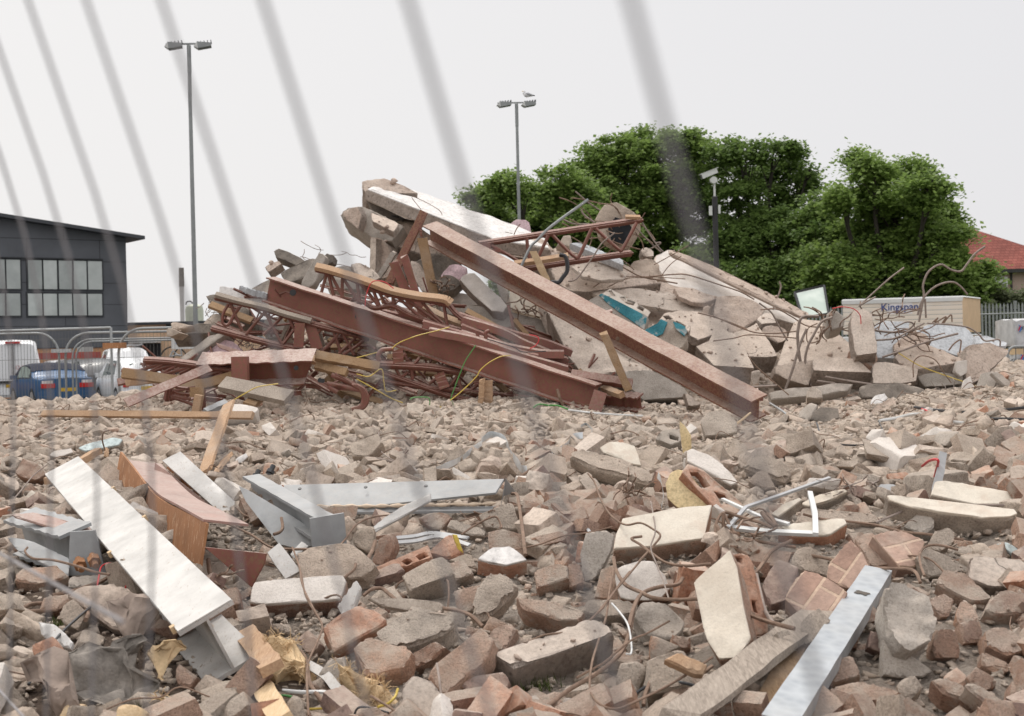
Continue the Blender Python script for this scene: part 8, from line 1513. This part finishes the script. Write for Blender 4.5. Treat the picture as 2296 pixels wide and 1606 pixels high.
m=MB(); Q_=smoothpath([tp('J', x,y,.05) for x,y in ((610,1045),(760,1120),(880,1200),(970,1310),(1060,1390))],5); [m.bar(a_,b_,.03,.008,(-.3,-.5,.8)) for a_,b_ in zip(Q_,Q_[1:])]
tag(m.build('edging_strip', M['whitedirty']), 'curved white edging strip between the two tufts of yellow wool', 'metal strip'); mark([q+Vector((0,0,.02)) for q in Q_]+[q-Vector((0,0,.02)) for q in reversed(Q_)])
# mineral wool tufts
def wool(R,pts,label,dd=None):
    us=[uv(R, *p) for p in pts]; cu=sum(p[0] for p in us)/len(us); cv=sum(p[1] for p in us)/len(us); vm=max(p[1] for p in us); d=tdepth(cu,vm-8,.02)
    root=empty('mineral_wool', tuple(CAM+ray(cu,cv)*d),label, 'insulation'); O=onplane(R,pts,d,(0,-.9,.43)); v,f,_=slabmesh(O,nvec((0,-.9,.43)),.09,.012,.05,.03,(),16); mesh_obj('tuft', v,f,M['wool'],root,60); mark(O)
    rg=np.random.default_rng(len(label)); idx=rg.integers(0,len(v),420); m=MB()
    for i in idx:
        p=Vector(v[i]); q=p; P=[p]; a=Vector(rg.normal(size=3))
        for _ in range(3): a=(a+Vector(rg.normal(size=3))*.5).normalized(); q=q+a*.012+Vector((0,-.004,.002)); P.append(q)
        m.tube(P,.0009,3,False)
    m.build('fibres', M['wool'],root)
wool('J', [(300,880),(400,860),(470,920),(560,970),(620,1080),(640,1160),(560,1230),(430,1190),(330,1130),(310,1000)], 'upper tuft of yellow mineral wool by the lower end of the white beam')
wool('J', [(1050,1430),(1110,1340),(1160,1200),(1230,1250),(1360,1290),(1480,1370),(1490,1420),(1380,1470),(1180,1470)], 'lower tuft of yellow mineral wool near the bottom edge')
wool('I', [(1400,1580),(1480,1480),(1600,1440),(1740,1510),(1730,1600)], 'small orange tuft of mineral wool at the bottom edge, left')
# ---- bent rods and wires lying on the field
for lb,R_,P,rr,mat,off in (
    ('thick ribbed bar curving right from the biggest cream block to the right', 'G', [(1190,1080),(1210,1180),(1280,1290),(1400,1350),(1500,1395),(1700,1410),(1900,1405),(2100,1450),(2290,1530)],.009, 'rebar', .14),
    ('bent bar with a hooked end lying over the biggest cream block', 'G', [(1410,915),(1330,932),(1400,980),(1480,1040),(1600,1120),(1760,1145),(1950,1130)],.007, 'rebar', .17),
    ('wavy wire crossing the biggest cream block from the upper left', 'G', [(990,425),(1040,490),(1080,600),(1130,700),(1200,780),(1290,825),(1400,810),(1500,860),(1555,910),(1500,990),(1480,1020)],.0055, 'rebar', .16),
    ('thin wire hanging over the biggest cream block', 'G', [(1480,640),(1500,750),(1515,880),(1480,1000),(1520,1120),(1580,1270),(1620,1400)],.004, 'wire', .17),
    ('long thin rod slanting from the biggest cream block to the lower left', 'G', [(1450,1040),(1350,1150),(1250,1270),(1180,1370),(1080,1500),(950,1610)],.005, 'rebar', .13),
    ('ribbed bar curving down from the tall jagged cream block to the lintel', 'G', [(1730,1240),(1690,1290),(1550,1310),(1430,1350),(1370,1420),(1330,1530),(1310,1620)],.009, 'rebar', .13),
    ('thick ribbed bar running from the lintel down to the bottom edge', 'K', [(1560,640),(1540,760),(1480,940),(1380,1060),(1200,1190),(980,1320),(800,1460),(640,1570)],.009, 'rebar', .09),
    ('thin wire hooked from the lintel to the bottom and right', 'K', [(1390,230),(1350,420),(1320,650),(1240,900),(1190,1080),(1170,1280),(1210,1400),(1320,1480),(1440,1490),(1600,1420),(1850,1300),(2100,1150),(2290,1020)],.0045, 'rebar', .13),
    ('thin rod above the lintel pointing right', 'K', [(610,885),(750,820),(980,785),(1180,680),(1400,420),(1700,60)],.0045, 'rebar', .15),
    ('thin rod right of the lintel', 'K', [(1900,690),(1700,800),(1560,860),(1420,970),(1300,1070),(1050,1210)],.0045, 'rebar', .13),
    ('looped rusty rod at the bottom right of centre', 'K', [(1660,1460),(1680,1350),(1750,1200),(1830,1125),(1930,1120),(2100,1165),(2200,1165),(2290,1100)],.008, 'rebar', .09),
    ('black cable arching at the bottom right of centre', 'K', [(1500,1570),(1530,1430),(1620,1330),(1750,1270),(1900,1245),(2050,1260),(2200,1310)],.006, 'cable', .08),
    ('white wire bent at its end right of the lintel', 'K', [(1370,530),(1450,620),(1520,730),(1550,900),(1545,990),(1505,990)],.004, 'whitepl', .13),
    ('rusty bar lying over the right side bricks and ending at the boulder', 'L', [(240,210),(420,205),(620,185),(850,225),(1100,285),(1300,295),(1440,300),(1500,330),(1530,400)],.008, 'rebar', .1),
    ('ribbed bar slanting across the tall jagged cream block', 'L', [(0,540),(150,590),(350,670),(520,720),(600,740)],.009, 'rebar', .16),
    ('bent bar left of the dark flecked brick', 'L', [(220,370),(310,330),(380,240),(440,160),(580,90)],.01, 'rebar', .12),
    ('pale bar curving down left of the dark brick to the board', 'L', [(320,340),(350,480),(390,620),(460,720),(510,790)],.009, 'wire', .1),
    ('short bar loop between the tall jagged cream block and the board', 'L', [(150,950),(145,900),(200,850),(300,810),(400,810),(490,822)],.007, 'rebar', .08),
    ('arched wire loop right of the tube end', 'L', [(1560,350),(1530,260),(1530,180),(1580,130),(1680,125),(1810,158)],.006, 'rebar', .1),
    ('rod lying along the cream topped slabs on the right', 'H', [(1200,765),(1350,700),(1480,655),(1750,645),(1900,635),(2150,635)],.007, 'wire', .1),
    ('rusty rod lying from the flat grey-brown slab to the right', 'H', [(665,700),(800,735),(1000,755),(1200,780),(1400,830),(1600,850),(1850,890)],.007, 'rebar', .08),
    ('bar bunch left of the white frame, upper curve', 'H', [(20,860),(20,780),(75,690),(200,720),(340,760),(430,800)],.008, 'rebar', .13),
    ('bar bunch left of the white frame, steep one', 'H', [(75,690),(75,850)],.009, 'rebar', .13),
    ('bar bunch left of the white frame, lower curve', 'H', [(20,780),(90,880),(180,960),(260,1010)],.009, 'rebar', .12),
    ('bar bunch left of the white frame, longest curve', 'H', [(75,690),(170,850),(330,900),(610,945)],.008, 'rebar', .12),
    ('tube-like bar stubs inside the white frame', 'H', [(360,690),(400,740),(460,790),(440,740),(400,700)],.012, 'rebar', .1),
    ('wavy rod from the shorter white flanged beam over to the plaster lump', 'F', [(0,730),(150,820),(320,900),(480,1000),(640,1015),(780,1020),(880,1080),(1050,1080),(1130,1110),(1130,1170),(1050,1240)],.007, 'rebar', .11),
    ('thin wire falling over the long white topped block', 'F', [(645,1000),(700,1150),(720,1280),(780,1420),(880,1600)],.0045, 'rebar', .15),
    ('thin wire continuing down past the yellow wool', 'J', [(570,30),(640,250),(680,450),(760,600),(835,740),(780,900),(700,1100),(700,1350),(710,1557)],.0045, 'rebar', .13),
    ('long thin wire from the bent edging strip to the lower left', 'F', [(1500,745),(1300,760),(1150,820),(1040,960),(880,1085),(720,1170)],.005, 'rebar', .12),
    ('rusty bar lying under the splintered timber', 'J', [(1210,460),(1290,400),(1380,395),(1440,440),(1560,520),(1900,570),(2150,620),(2296,740)],.009, 'rebar', .09),
    ('rusty bars rising behind the standing pinkish brick slab', 'J', [(1200,250),(1240,140),(1290,50),(1320,-40)],.01, 'rebar', .1),
    ('rusty bar below the right end of the grey channel', 'G', [(395,580),(435,590),(455,700),(480,880),(490,980),(500,1060)],.01, 'rebar', .12),
    ('long thin rusty wire left of the standing smooth slab', 'G', [(0,900),(120,820),(260,760),(310,830),(310,850)],.006, 'rebar', .1),
    ('thin rod running right to the standing smooth slab', 'G', [(410,1020),(600,980),(800,910),(1000,885),(1180,840)],.005, 'rebar', .1),
    ('curved wire under the long pebbly chunk', 'G', [(690,690),(740,630),(820,680),(850,740),(800,820),(780,870)],.006, 'rebar', .08),
    ('pale rod below the long pebbly chunk', 'G', [(1010,685),(1150,700),(1280,720),(1410,735)],.008, 'wire', .07),
    ('rods crossing right of the pale rod, bent one', 'G', [(1150,690),(1280,600),(1360,560),(1430,580),(1460,600)],.007, 'rebar', .09),
    ('bent rusty rod left of the long pebbly chunk, thickest', 'G', [(390,490),(500,420),(620,340),(740,290),(850,285),(900,250)],.009, 'rebar', .08),
    ('grey strip under the crossed rods', 'G', [(980,790),(985,850),(1005,885)],.01, 'alu', .08),
    ('hooked rod beside the grey beam', 'F', [(500,900),(550,880),(570,840),(560,770)],.009, 'rebar', .12),
    ('rusty rod in the dark hollow under the twisted beam', 'I', [(1900,130),(1920,270),(1980,400),(2040,500)],.012, 'rebar', .05),
    ('long thick rod at the left below the grey block', 'I', [(480,460),(700,410),(900,340),(1020,285),(1120,300)],.011, 'rebar', .08),
    ('rod ending beside the many-sided stone', 'I', [(200,610),(350,600),(520,595)],.01, 'rebar', .05),
    ('curved rod above the gutter piece', 'I', [(60,660),(180,590),(280,540),(380,530)],.01, 'rebar', .04),
    ('thick curved root-like bar beside the many-sided stone', 'I', [(640,450),(740,540),(800,620),(780,680)],.014, 'rebar', .08),
    ('black cable from the soil up past the gutter', 'I', [(260,1270),(340,1130),(440,950),(560,800),(700,670),(850,540),(940,430)],.006, 'cable', .09),
    ('rusty rod along the bolted grey beam end', 'I', [(250,20),(230,60),(300,120),(480,135),(700,190),(850,240),(1000,270)],.006, 'rebar', .17),
    ('rusty rod lying in the soil near the bottom, beside the yellow wool', 'J', [(640,970),(690,1060),(720,1250),(800,1380),(930,1520)],.009, 'rebar', .05),
    ('white pipe with a round end, bottom left of the curved edging strip', 'J', [(470,1325),(650,1340),(850,1340),(1050,1390)],.008, 'whitepl', .05),
    ('thin wires standing right of the long dusty brick', 'J', [(1880,1080),(1900,1200),(1920,1380)],.005, 'wire', .13),
    ('thin black wires at the bottom edge', 'J', [(1120,1557),(1170,1480),(1300,1490),(1440,1530)],.004, 'cable', .1),
    ('thin rod slanting over the lower tuft of wool', 'J', [(1280,1375),(1420,1460),(1560,1557)],.005, 'rebar', .13),
    ('thin wire in the middle distance left of the orange planks', 'E', [(820,240),(800,160),(810,100),(850,85)],.007, 'wire', [.05,.15,.25,.25]),
    ('bent wire arc in front of the left edge blocks', 'E', [(360,360),(260,440),(170,550),(90,640),(0,720)],.005, 'wire', .1),
    ('wire curve behind the long white beam', 'E', [(620,375),(720,385),(850,430),(880,450)],.006, 'rebar', .06),
    ('grey rod on the rubble in front of the pile, left of centre', 'F', [(1225,300),(1350,315),(1500,350)],.012, 'wire', .05),
    ('curved thin wire on the middle rubble', 'F', [(1320,100),(1330,230),(1400,300),(1500,350)],.005, 'wire', .08),
    ('thin wire on the rubble above the red brick piece', 'F', [(830,490),(900,430),(1030,400)],.005, 'cable', .05),
    ('white hose lying on the rubble in the right distance', 'D', [(1230,1560),(1350,1540),(1480,1510),(1600,1520),(1720,1560),(1850,1575)],.018, 'whitepl', .04),
    ('thick black cable lying on the rubble in the right distance', 'D', [(1490,1460),(1600,1475),(1750,1490),(1950,1500),(2150,1480),(2296,1462)],.018, 'cable', .04),
    ('second thinner black cable at the right edge', 'D', [(2030,1545),(2150,1545),(2296,1550)],.012, 'cable', .04),
    ('red wire end in the right distance', 'D', [(1540,1470),(1570,1480),(1610,1502)],.008, 'redwire', .05),
    ('grey tube end beside the great beam end', 'D', [(420,1430),(500,1480),(600,1555)],.014, 'greysteel', .06),
    ('white cable lying in front of the long red beam end', 'Q', [(400,755),(600,780),(850,800),(1080,810)],.01, 'whitepl', .05),
    ('pale stick beside the square-cornered block', 'Q', [(2060,785),(1980,850),(1910,900)],.012, 'palewood', .08),
    ('black bent wire in the middle distance on the right', 'H', [(765,25),(790,100),(850,170),(1000,190),(1110,190)],.008, 'cable', .04),
    ('thin cable in the far right rubble', 'H', [(1220,10),(1260,90),(1300,135),(1450,125)],.005, 'cable', .04),
    ('red thin cable loop on the bolted grey beam', 'I', [(830,510),(880,400),(905,270),(930,190),(1010,165),(1090,210),(1150,300),(1145,390)],.004, 'redwire', .12),
    ('yellow cable at the bottom edge below the wool', 'J', [(720,1495),(850,1490),(1000,1500),(1175,1530)],.005, 'yelwire', .04),
    ('yellow cable beside the lower tuft of wool', 'J', [(1340,1475),(1440,1440),(1500,1380),(1525,1310)],.005, 'yelwire', .1),
    ('green cable end at the bottom left', 'J', [(400,1380),(480,1370),(560,1382)],.005, 'grnwire', .04),
    ('green cable at the foot of the long red beam', 'Q', [(60,750),(130,705),(220,715),(300,715),(400,750)],.009, 'grnwire', .05)):
    wire(R_,P,rr,mat, 'bent_rod' if mat in ('rebar', 'wire', 'alu') else ('cable' if mat != 'palewood' else 'stick'),lb, 'rod' if mat in ('rebar', 'wire', 'alu') else ('cable' if mat != 'palewood' else 'timber'),off=off)
def tanglef(R,cx,cy,rad,n,r,label,mat='rebar', off=.08):
    u,v=uv(R,cx,cy); return tangle(R,cx,cy,rad,tdepth(u,v,off)-.05,n,r,label,mat)
tanglef('H', 1000,540,110,22,.003, 'nest of thin pale wires behind the white frame', 'wire'); tanglef('G', 1300,640,150,12,.005, 'loose rods below the long pebbly chunk'); tanglef('H', 1130,500,60,5,.006, 'wire loops right of the nest of pale wires', 'wire')
tanglef('I', 2000,400,150,7,.006, 'wires in the dark hollow under the twisted beam'); tanglef('H', 220,900,130,9,.006, 'rods bunched above the tall jagged cream block'); tanglef('G', 250,760,130,6,.006, 'rods around the yellowish grooved block')
# ================================================================== RANDOM RUBBLE BETWEEN THE HAND-PLACED PIECES
g_=np.random.default_rng(21)
CRD=75; STN={M[k].name for k in ('conc', 'slab', 'pink', 'greyconc', 'darkconc', 'brick', 'foam')}
def free(x,y,z,r):
    u,v,d=pix((x,y,z)); a,b=int(v/4),int(u/4)
    if not (0 <= a < 402 and 0 <= b < 574): return True
    k=max(1,int(r*F/d/4*.6)); s_=MASK[max(0,a-k):a+k+1,max(0,b-k):b+k+1]
    return not bool(((s_ > 0) & (s_ > d-.45)).any())
def spots(cell,jit=.5,y0=2.5,y1=16.6,wmul=1.0,dens=1.):
    y=y0
    while y < y1:
        x=-(1.3+y*.40)*wmul
        while x < (1.3+y*.40)*wmul:
            if g_.random() < dens: yield x+g_.uniform(-jit,jit)*cell,y+g_.uniform(-jit,jit)*cell
            x+=cell
        y+=cell
def brickzone(x,y):        # more bricks low in the picture and to the right
    t=np.clip((7.4-y)/2.2,0,1)*np.clip((x/max(y,1)+.30)/.2,0,1); return .1+.68*t
# candidates for individual pieces: the largest
cand=[]
for x,y in list(spots(.15,.5,2.7,14.2))+list(spots(.135,.5,2.7,8.2)):
    z=tz(x,y); u,v,d=pix((x,y,z))
    if d < 2.5 or u < -60 or u > 2356 or v > 1680: continue
    kd='brick' if g_.random() < brickzone(x,y) else ('chunk' if g_.random() < .42 else 'block')
    s=.092*g_.uniform(.85,1.15) if kd=='brick' else float(np.clip(g_.lognormal(-2.75,.42),.035,.15))
    if y > 8.5: s=min(s,.09)*(.85 if y < 10.5 else .7)
    if y < 4.7: s=min(s,.088 if kd=='brick' else .075)
    if u < 430 and v > 1230 and g_.random() < .6: continue
    cand.append((s/d,x,y,s,kd))
cand.sort(reverse=True); cnt=dict(brick=0,chunk=0,block=0)
LBL=dict(brick=('brick_piece', 'loose dusty brick among the random rubble of the field', 'brick', 'loose dusty bricks of the rubble field', ('brick', 'brick', 'redbrick', 'darkbrick', 'brick', 'brick')),
           chunk=('rubble_chunk', 'loose lumpy chunk of broken concrete in the rubble field', 'concrete', 'loose lumpy concrete chunks of the rubble field', ('conc', 'conc', 'conc', 'conc', 'pink', 'conc', 'greyconc')),
           block=('concrete_fragment', 'loose flat-faced fragment of cast concrete in the rubble field', 'concrete', 'loose flat-faced concrete fragments of the rubble field', ('conc', 'slab', 'conc', 'conc', 'palecap', 'conc', 'conc')))
protos={}
def proto(kd,k,i,mat):
    key=(kd,k,i,mat)
    if key not in protos:
        v,f=LIB[(kd,k)][i]; me=bpy.data.meshes.new(LBL[kd][0]); me.from_pydata(v.tolist(),[],f.tolist()); me.materials.append(M[mat]); me.polygons.foreach_set('use_smooth', np.ones(len(me.polygons),bool)); me.set_sharp_from_angle(angle=math.radians(34)); protos[key]=me
    return protos[key]
rest=[]; LOOSE=[]
for _,x,y,s,kd in cand:
    z=tz(x,y)
    if not free(x,y,z+s*.4,s): continue
    if cnt[kd] >= 285: rest.append((x,y,s,kd)); continue
    cnt[kd]+=1; nm,lb,ct,gr,mats=LBL[kd]; k=4 if y < 7.5 else 3; i=int(g_.integers(len(LIB[(kd,k)]))); mat=mats[int(g_.integers(len(mats)))]
    o=bpy.data.objects.new(nm,proto(kd,k,i,mat)); C.objects.link(o); o.scale=(s,)*3 if kd != 'brick' else (s,s*g_.uniform(.9,1.1),s)
    o.rotation_euler=(g_.normal(0,.5),g_.normal(0,.5),g_.uniform(0,6.28)); o.location=(x,y,z+s*.2+(g_.uniform(0,.07) if y < 8.2 else 0)); tag(o,lb,ct,gr); LOOSE.append((o,kd,mat,s))
# everything smaller: joined meshes,too many to count
def joined(name,label,items,mat,smooth=True,lift=0.):
    V_=[]; F_=[]; n0=0
    for (x,y,s,kd,k) in items:
        v,f=LIB[(kd,k)][int(g_.integers(len(LIB[(kd,k)])))]; R3=rotm(g_,.45); z=tz(x,y); v=(v*s)@R3.T+np.array([x,y,z+s*g_.uniform(-.1,.25)+lift]); V_.append(v); F_.append(f+n0); n0+=len(v)
    if not V_: return
    o=mesh_obj(name,np.concatenate(V_),np.concatenate(F_),M[mat],None,40 if smooth else None); o['kind']='stuff'; o['label']=label; return o
for mat,share,lb in (('conc', 0, 'grey-brown broken concrete rubble covering the site'),('brick', 1, 'small broken brick pieces mixed through the rubble')):
    it=[(x,y,s,kd,3 if y < 9 else 2) for x,y,s,kd in rest if (kd=='brick')==bool(share)]
    joined('brick_rubble' if share else 'concrete_rubble', lb,it,mat)
A1=[]; A2=[]; T2=[]
for x,y in spots(.078,.55,2.6,16.4,1.0):
    z=tz(x,y); s=float(np.clip(g_.lognormal(-3.12 if y < 8 else -3.35,.38),.018,.08))
    if free(x,y,z+s*.6,s*.8): (A2 if g_.random() < brickzone(x,y)*.55 else A1).append((x,y,s,('chunk', 'block')[int(g_.random() < .65)],2))
for x,y in spots(.125,.5,2.7,7.0):        # a second tier of bricks heaped on the first at the near right
    if x < -.35*y+.9: continue
    s=.088*g_.uniform(.8,1.1); z=tz(x,y)
    if free(x,y,z+.08,s*1.1): T2.append((x,y,s, 'brick' if g_.random() < .72 else 'block', 3))
joined('medium_rubble', 'fist-sized lumps of broken concrete filling the rubble field', A1, 'conc_far', False); joined('brick_shards', 'fist-sized brick shards in the foreground rubble', A2, 'brick', False)
F3={0: [],1: []}
for x,y in spots(.105,.5,2.6,8.6):        # fill tucked into the gaps around the larger pieces
    bz=brickzone(x,y); s=g_.uniform(.045,.085); z=tz(x,y); kb=g_.random() < bz
    if free(x,y,z+s*.4,s*.3): F3[int(kb)].append((x,y,s, 'brick' if kb else ('chunk', 'block')[int(g_.random() < .6)],2))
joined('rubble_fill', 'broken concrete packed into the gaps of the near rubble', F3[0], 'conc', False,-.02); joined('brick_fill', 'broken bricks packed into the gaps of the near rubble', F3[1], 'brick', False,-.02)
joined('heaped_bricks', 'bricks and blocks heaped over one another in the near right rubble', T2, 'brick', True,.055)
B1=[]
for x,y in spots(.042,.6,2.7,12.5,1.0,.85):
    z=tz(x,y); s=float(np.clip(g_.lognormal(-4.25,.35),.008,.026))*(.7 if y < 7 else 1.25)
    B1.append((x,y,s, 'block', 1))
joined('gravel', 'fine gravel and crumbs of broken masonry between the larger pieces', B1, 'conc_far', False)
# lumps over the mound behind the slabs
B2=[]
for x,y in spots(.11,.5,13.6,18.5,.92):
    s=float(np.clip(g_.lognormal(-2.9,.4),.03,.12)); z=tz(x,y)
    if z > .5 and free(x,y,z+s*.6,s): B2.append((x,y,s,('chunk', 'block')[int(g_.random() < .5)],2))
joined('heap_rubble', 'broken concrete filling the heap between the slabs', B2, 'conc', False)
# crumbs lying on the up-facing parts of slabs and blocks
V_=[]; F_=[]; n0=0; LN={q[0].name for q in LOOSE}
for o in list(C.objects):
    if o.type != 'MESH' or o.name.split('.')[0] in ('gravel', 'ground', 'rubble_bed', 'grass_verge') or o.get('kind')=='stuff' or not o.data.materials or o.data.materials[0].name not in STN or o.name in LN or any(q.name.startswith('painted_face') for q in o.children): continue
    w_=wloc(o)
    for p in o.data.polygons:
        if p.normal.z < .72 or g_.random() > p.area*CRD: continue
        c=w_+p.center; big=g_.random() < .025 and c.y > 11
        if c.y < 2 or c.y > 18: continue
        s_=g_.uniform(.03,.075) if big else float(np.clip(g_.lognormal(-4.3 if c.y > 9 else -5., .45),.004,.035)); v,f=LIB[('chunk', 2 if big else 1)][int(g_.integers(10))]; V_.append((v*s_)@rotm(g_,.6).T+np.array(c+p.normal*s_*.25)); F_.append(f+n0); n0+=len(v)
o=mesh_obj('crumbs', np.concatenate(V_),np.concatenate(F_),M['pink']); o['kind']='stuff'; o['label']='crumbs and small stones scattered on the fallen slabs and blocks'
# scattered thin rods,too many to count individually
m=MB()
for x,y in spots(.75,.5,3.2,13.5,.95):
    z=tz(x,y); a=g_.uniform(0,6.28); P=[Vector((x,y,z+.03))]
    for k in range(int(g_.integers(3,7))):
        a+=g_.normal(0,.55); q=P[-1]+Vector((math.cos(a),math.sin(a),0))*g_.uniform(.05,.13); q.z=tz(q.x,q.y)+g_.uniform(.02,.1); P.append(q)
    m.tube(smoothpath(P,4),float(g_.choice([.0018,.0025,.004])),5)
o=m.build('wire_scraps', M['rebar'],None,60); o['kind']='stuff'; o['label']='thin rusty wire scraps lying all over the rubble'
# weeds at the lower left
m=MB()
for cx,cy in ((.0,0),(.05,.08),(-.06,.03)):
    c0=tp('I', 290,800,0)
    for _ in range(60):
        b=c0+Vector((cx+g_.normal(0,.02),cy+g_.normal(0,.03),0)); h=g_.uniform(.02,.05); e=b+Vector((g_.normal(0,.015),g_.normal(0,.015),h)); w_=Vector((.0015,0,0)); m.add([b-w_,b+w_,e],[(0,1,2)])
for R_,x,y in (('K', 520,1330),('K', 760,1300),('I', 1400,1540)):
    c0=tp(R_,x,y,0)
    for _ in range(90):
        b=c0+Vector((g_.normal(0,.04),g_.normal(0,.04),0)); h=g_.uniform(.02,.06); e=b+Vector((g_.normal(0,.015),g_.normal(0,.015),h)); w_=Vector((.0015,0,0)); m.add([b-w_,b+w_,e],[(0,1,2)])
o=m.build('weeds', grassmat()); o['kind']='stuff'; o['label']='thin green weeds sprouting between the stones in the foreground'
# ================================================================== THE FENCE THE VIEWER STANDS AT
cb=Matrix((RT,UP,fwd)).transposed()          # view frame -> world
def vf(x,y,z): return CAM + RT*x + UP*y + fwd*z
k0=.3; a0=267/F*k0; y0_=U0*0+803/F*k0
P0=Vector((a0,803/F*k0,k0)); H_=Vector((-.0535,803/F*.0807,.0807)); D_=Vector((.30,-1,.185)).normalized()
def wp_(t,s):      # the slack wires on the left sag out of true lower down
    e=min(1,max(0,(t-2)/3)); c=max(0,min(s,.3)-.1); q=P0+H_*t+D_*s; q.x -= e*(.9*c*c+.36*max(0,s-.3)); return vf(*q)
nf=empty('near_fence', tuple(wp_(12,1.5)), 'very near out-of-focus mesh fence whose grey wires fan across the view', 'fence panel')
m=MB()
for t in range(0,14): m.tube([wp_(t,q) for q in (-.5,.1,.15,.2,.25,.3,1.6)],.0011,6)
m.build('upright_wires', M['nearwire'],nf)
# level wires: through two picture points of the lower left,and its neighbours
N3=H_.cross(D_)
def hit(u,v): r=Vector(((u-U0)/F,-(v-V0)/F,1)); return r*(P0.dot(N3)/r.dot(N3))
qa,qb=hit(60,1275),hit(600,1575); e_=(qb-qa).normalized(); m=MB()
for s in (0,.3,.6,.9): m.tube([vf(*(qa+D_*s-e_*2.3)),vf(*(qa+D_*s+e_*(.42 if s==0 else .3)))],.0019,6)
m.build('level_wires', M['nearwire'],nf)

# ---- a label for each loose piece: its look,and where it lies from the nearest landmark
ANC=[('the long white painted beam', 'E', 1300,1000),('the galvanised tube', 'L', 900,800),('the grey boulder', 'L', 1450,650),('the biggest cream block', 'G', 1580,880),('the tall jagged cream block', 'V', 1615,1380),
       ('the pale lintel', 'K', 850,900),('the twisted rusty beam', 'E', 1400,750),('the long grey channel', 'F', 1500,600),('the white window frame', 'H', 500,750),('the ochre block', 'G', 1750,560),
       ('the long white topped block', 'J', 600,420),('the pebbly topped chunk', 'G', 1200,400),('the longest cream slab', 'H', 1750,660),('the lower end of the great beam', 'Q', 2150,780),('the level orange plank', 'V', 320,930),
       ('the wide grey felt', 'I', 1000,1180),('the large speckled block', 'J', 1800,300),('the orange timber stubs', 'P', 1570,800),('the half-round log', 'H', 400,340),('the upright metal strip', 'H', 1660,450),
       ('the bolted grey beam end', 'E', 400,950),('the end of the long red beam', 'Q', 650,700),('the coursed brickwork', 'L', 800,450),('the pale rectangular block', 'L', 2100,320),('the rough pitted chunk', 'J', 1700,720),('the red brick bundle of mortar', 'J', 1400,1050)]
ANC[-1]=('the mortared brick group', 'J', 1400,1050); AP=[uv(R_,x,y) for _,R_,x,y in ANC]; KEY={}
bpy.context.view_layer.update()
for o,kd,mat,s in LOOSE:
    u,v,d=pix(o.location); k=min(range(len(AP)),key=lambda i: math.hypot(AP[i][0]-u,1.6*(AP[i][1]-v))); du,dv=u-AP[k][0],v-AP[k][1]
    side=('right' if du > 0 else 'left') if abs(du) > abs(dv)*1.3 else ('in front' if dv > 0 else 'behind')
    tint=dict(conc='tan', pink='pinkish', greyconc='grey', slab='pale', palecap='whitish', redbrick='orange red', darkbrick='dark', brick='brown')[mat]; noun=dict(brick='brick', chunk='lumpy chunk', block='flat-faced fragment')[kd]
    KEY.setdefault((tint,noun,side,k),[]).append((math.hypot(du,dv),o))
ORD=['nearest', 'second nearest', 'third nearest', 'fourth nearest', 'fifth nearest', 'sixth nearest', 'seventh nearest', 'eighth nearest', 'ninth nearest', 'tenth nearest', 'eleventh nearest', 'twelfth nearest']+['%dth nearest' % i for i in range(13,60)]
for (tint,noun,side,k),L_ in KEY.items():
    for i,(_,o) in enumerate(sorted(L_,key=lambda q: q[0])): o['label']='%s %s, %s %s %s' % (tint,noun,ORD[i], {'right': 'right of', 'left': 'left of', 'behind': 'behind', 'in front': 'in front of'}[side],ANC[k][0])
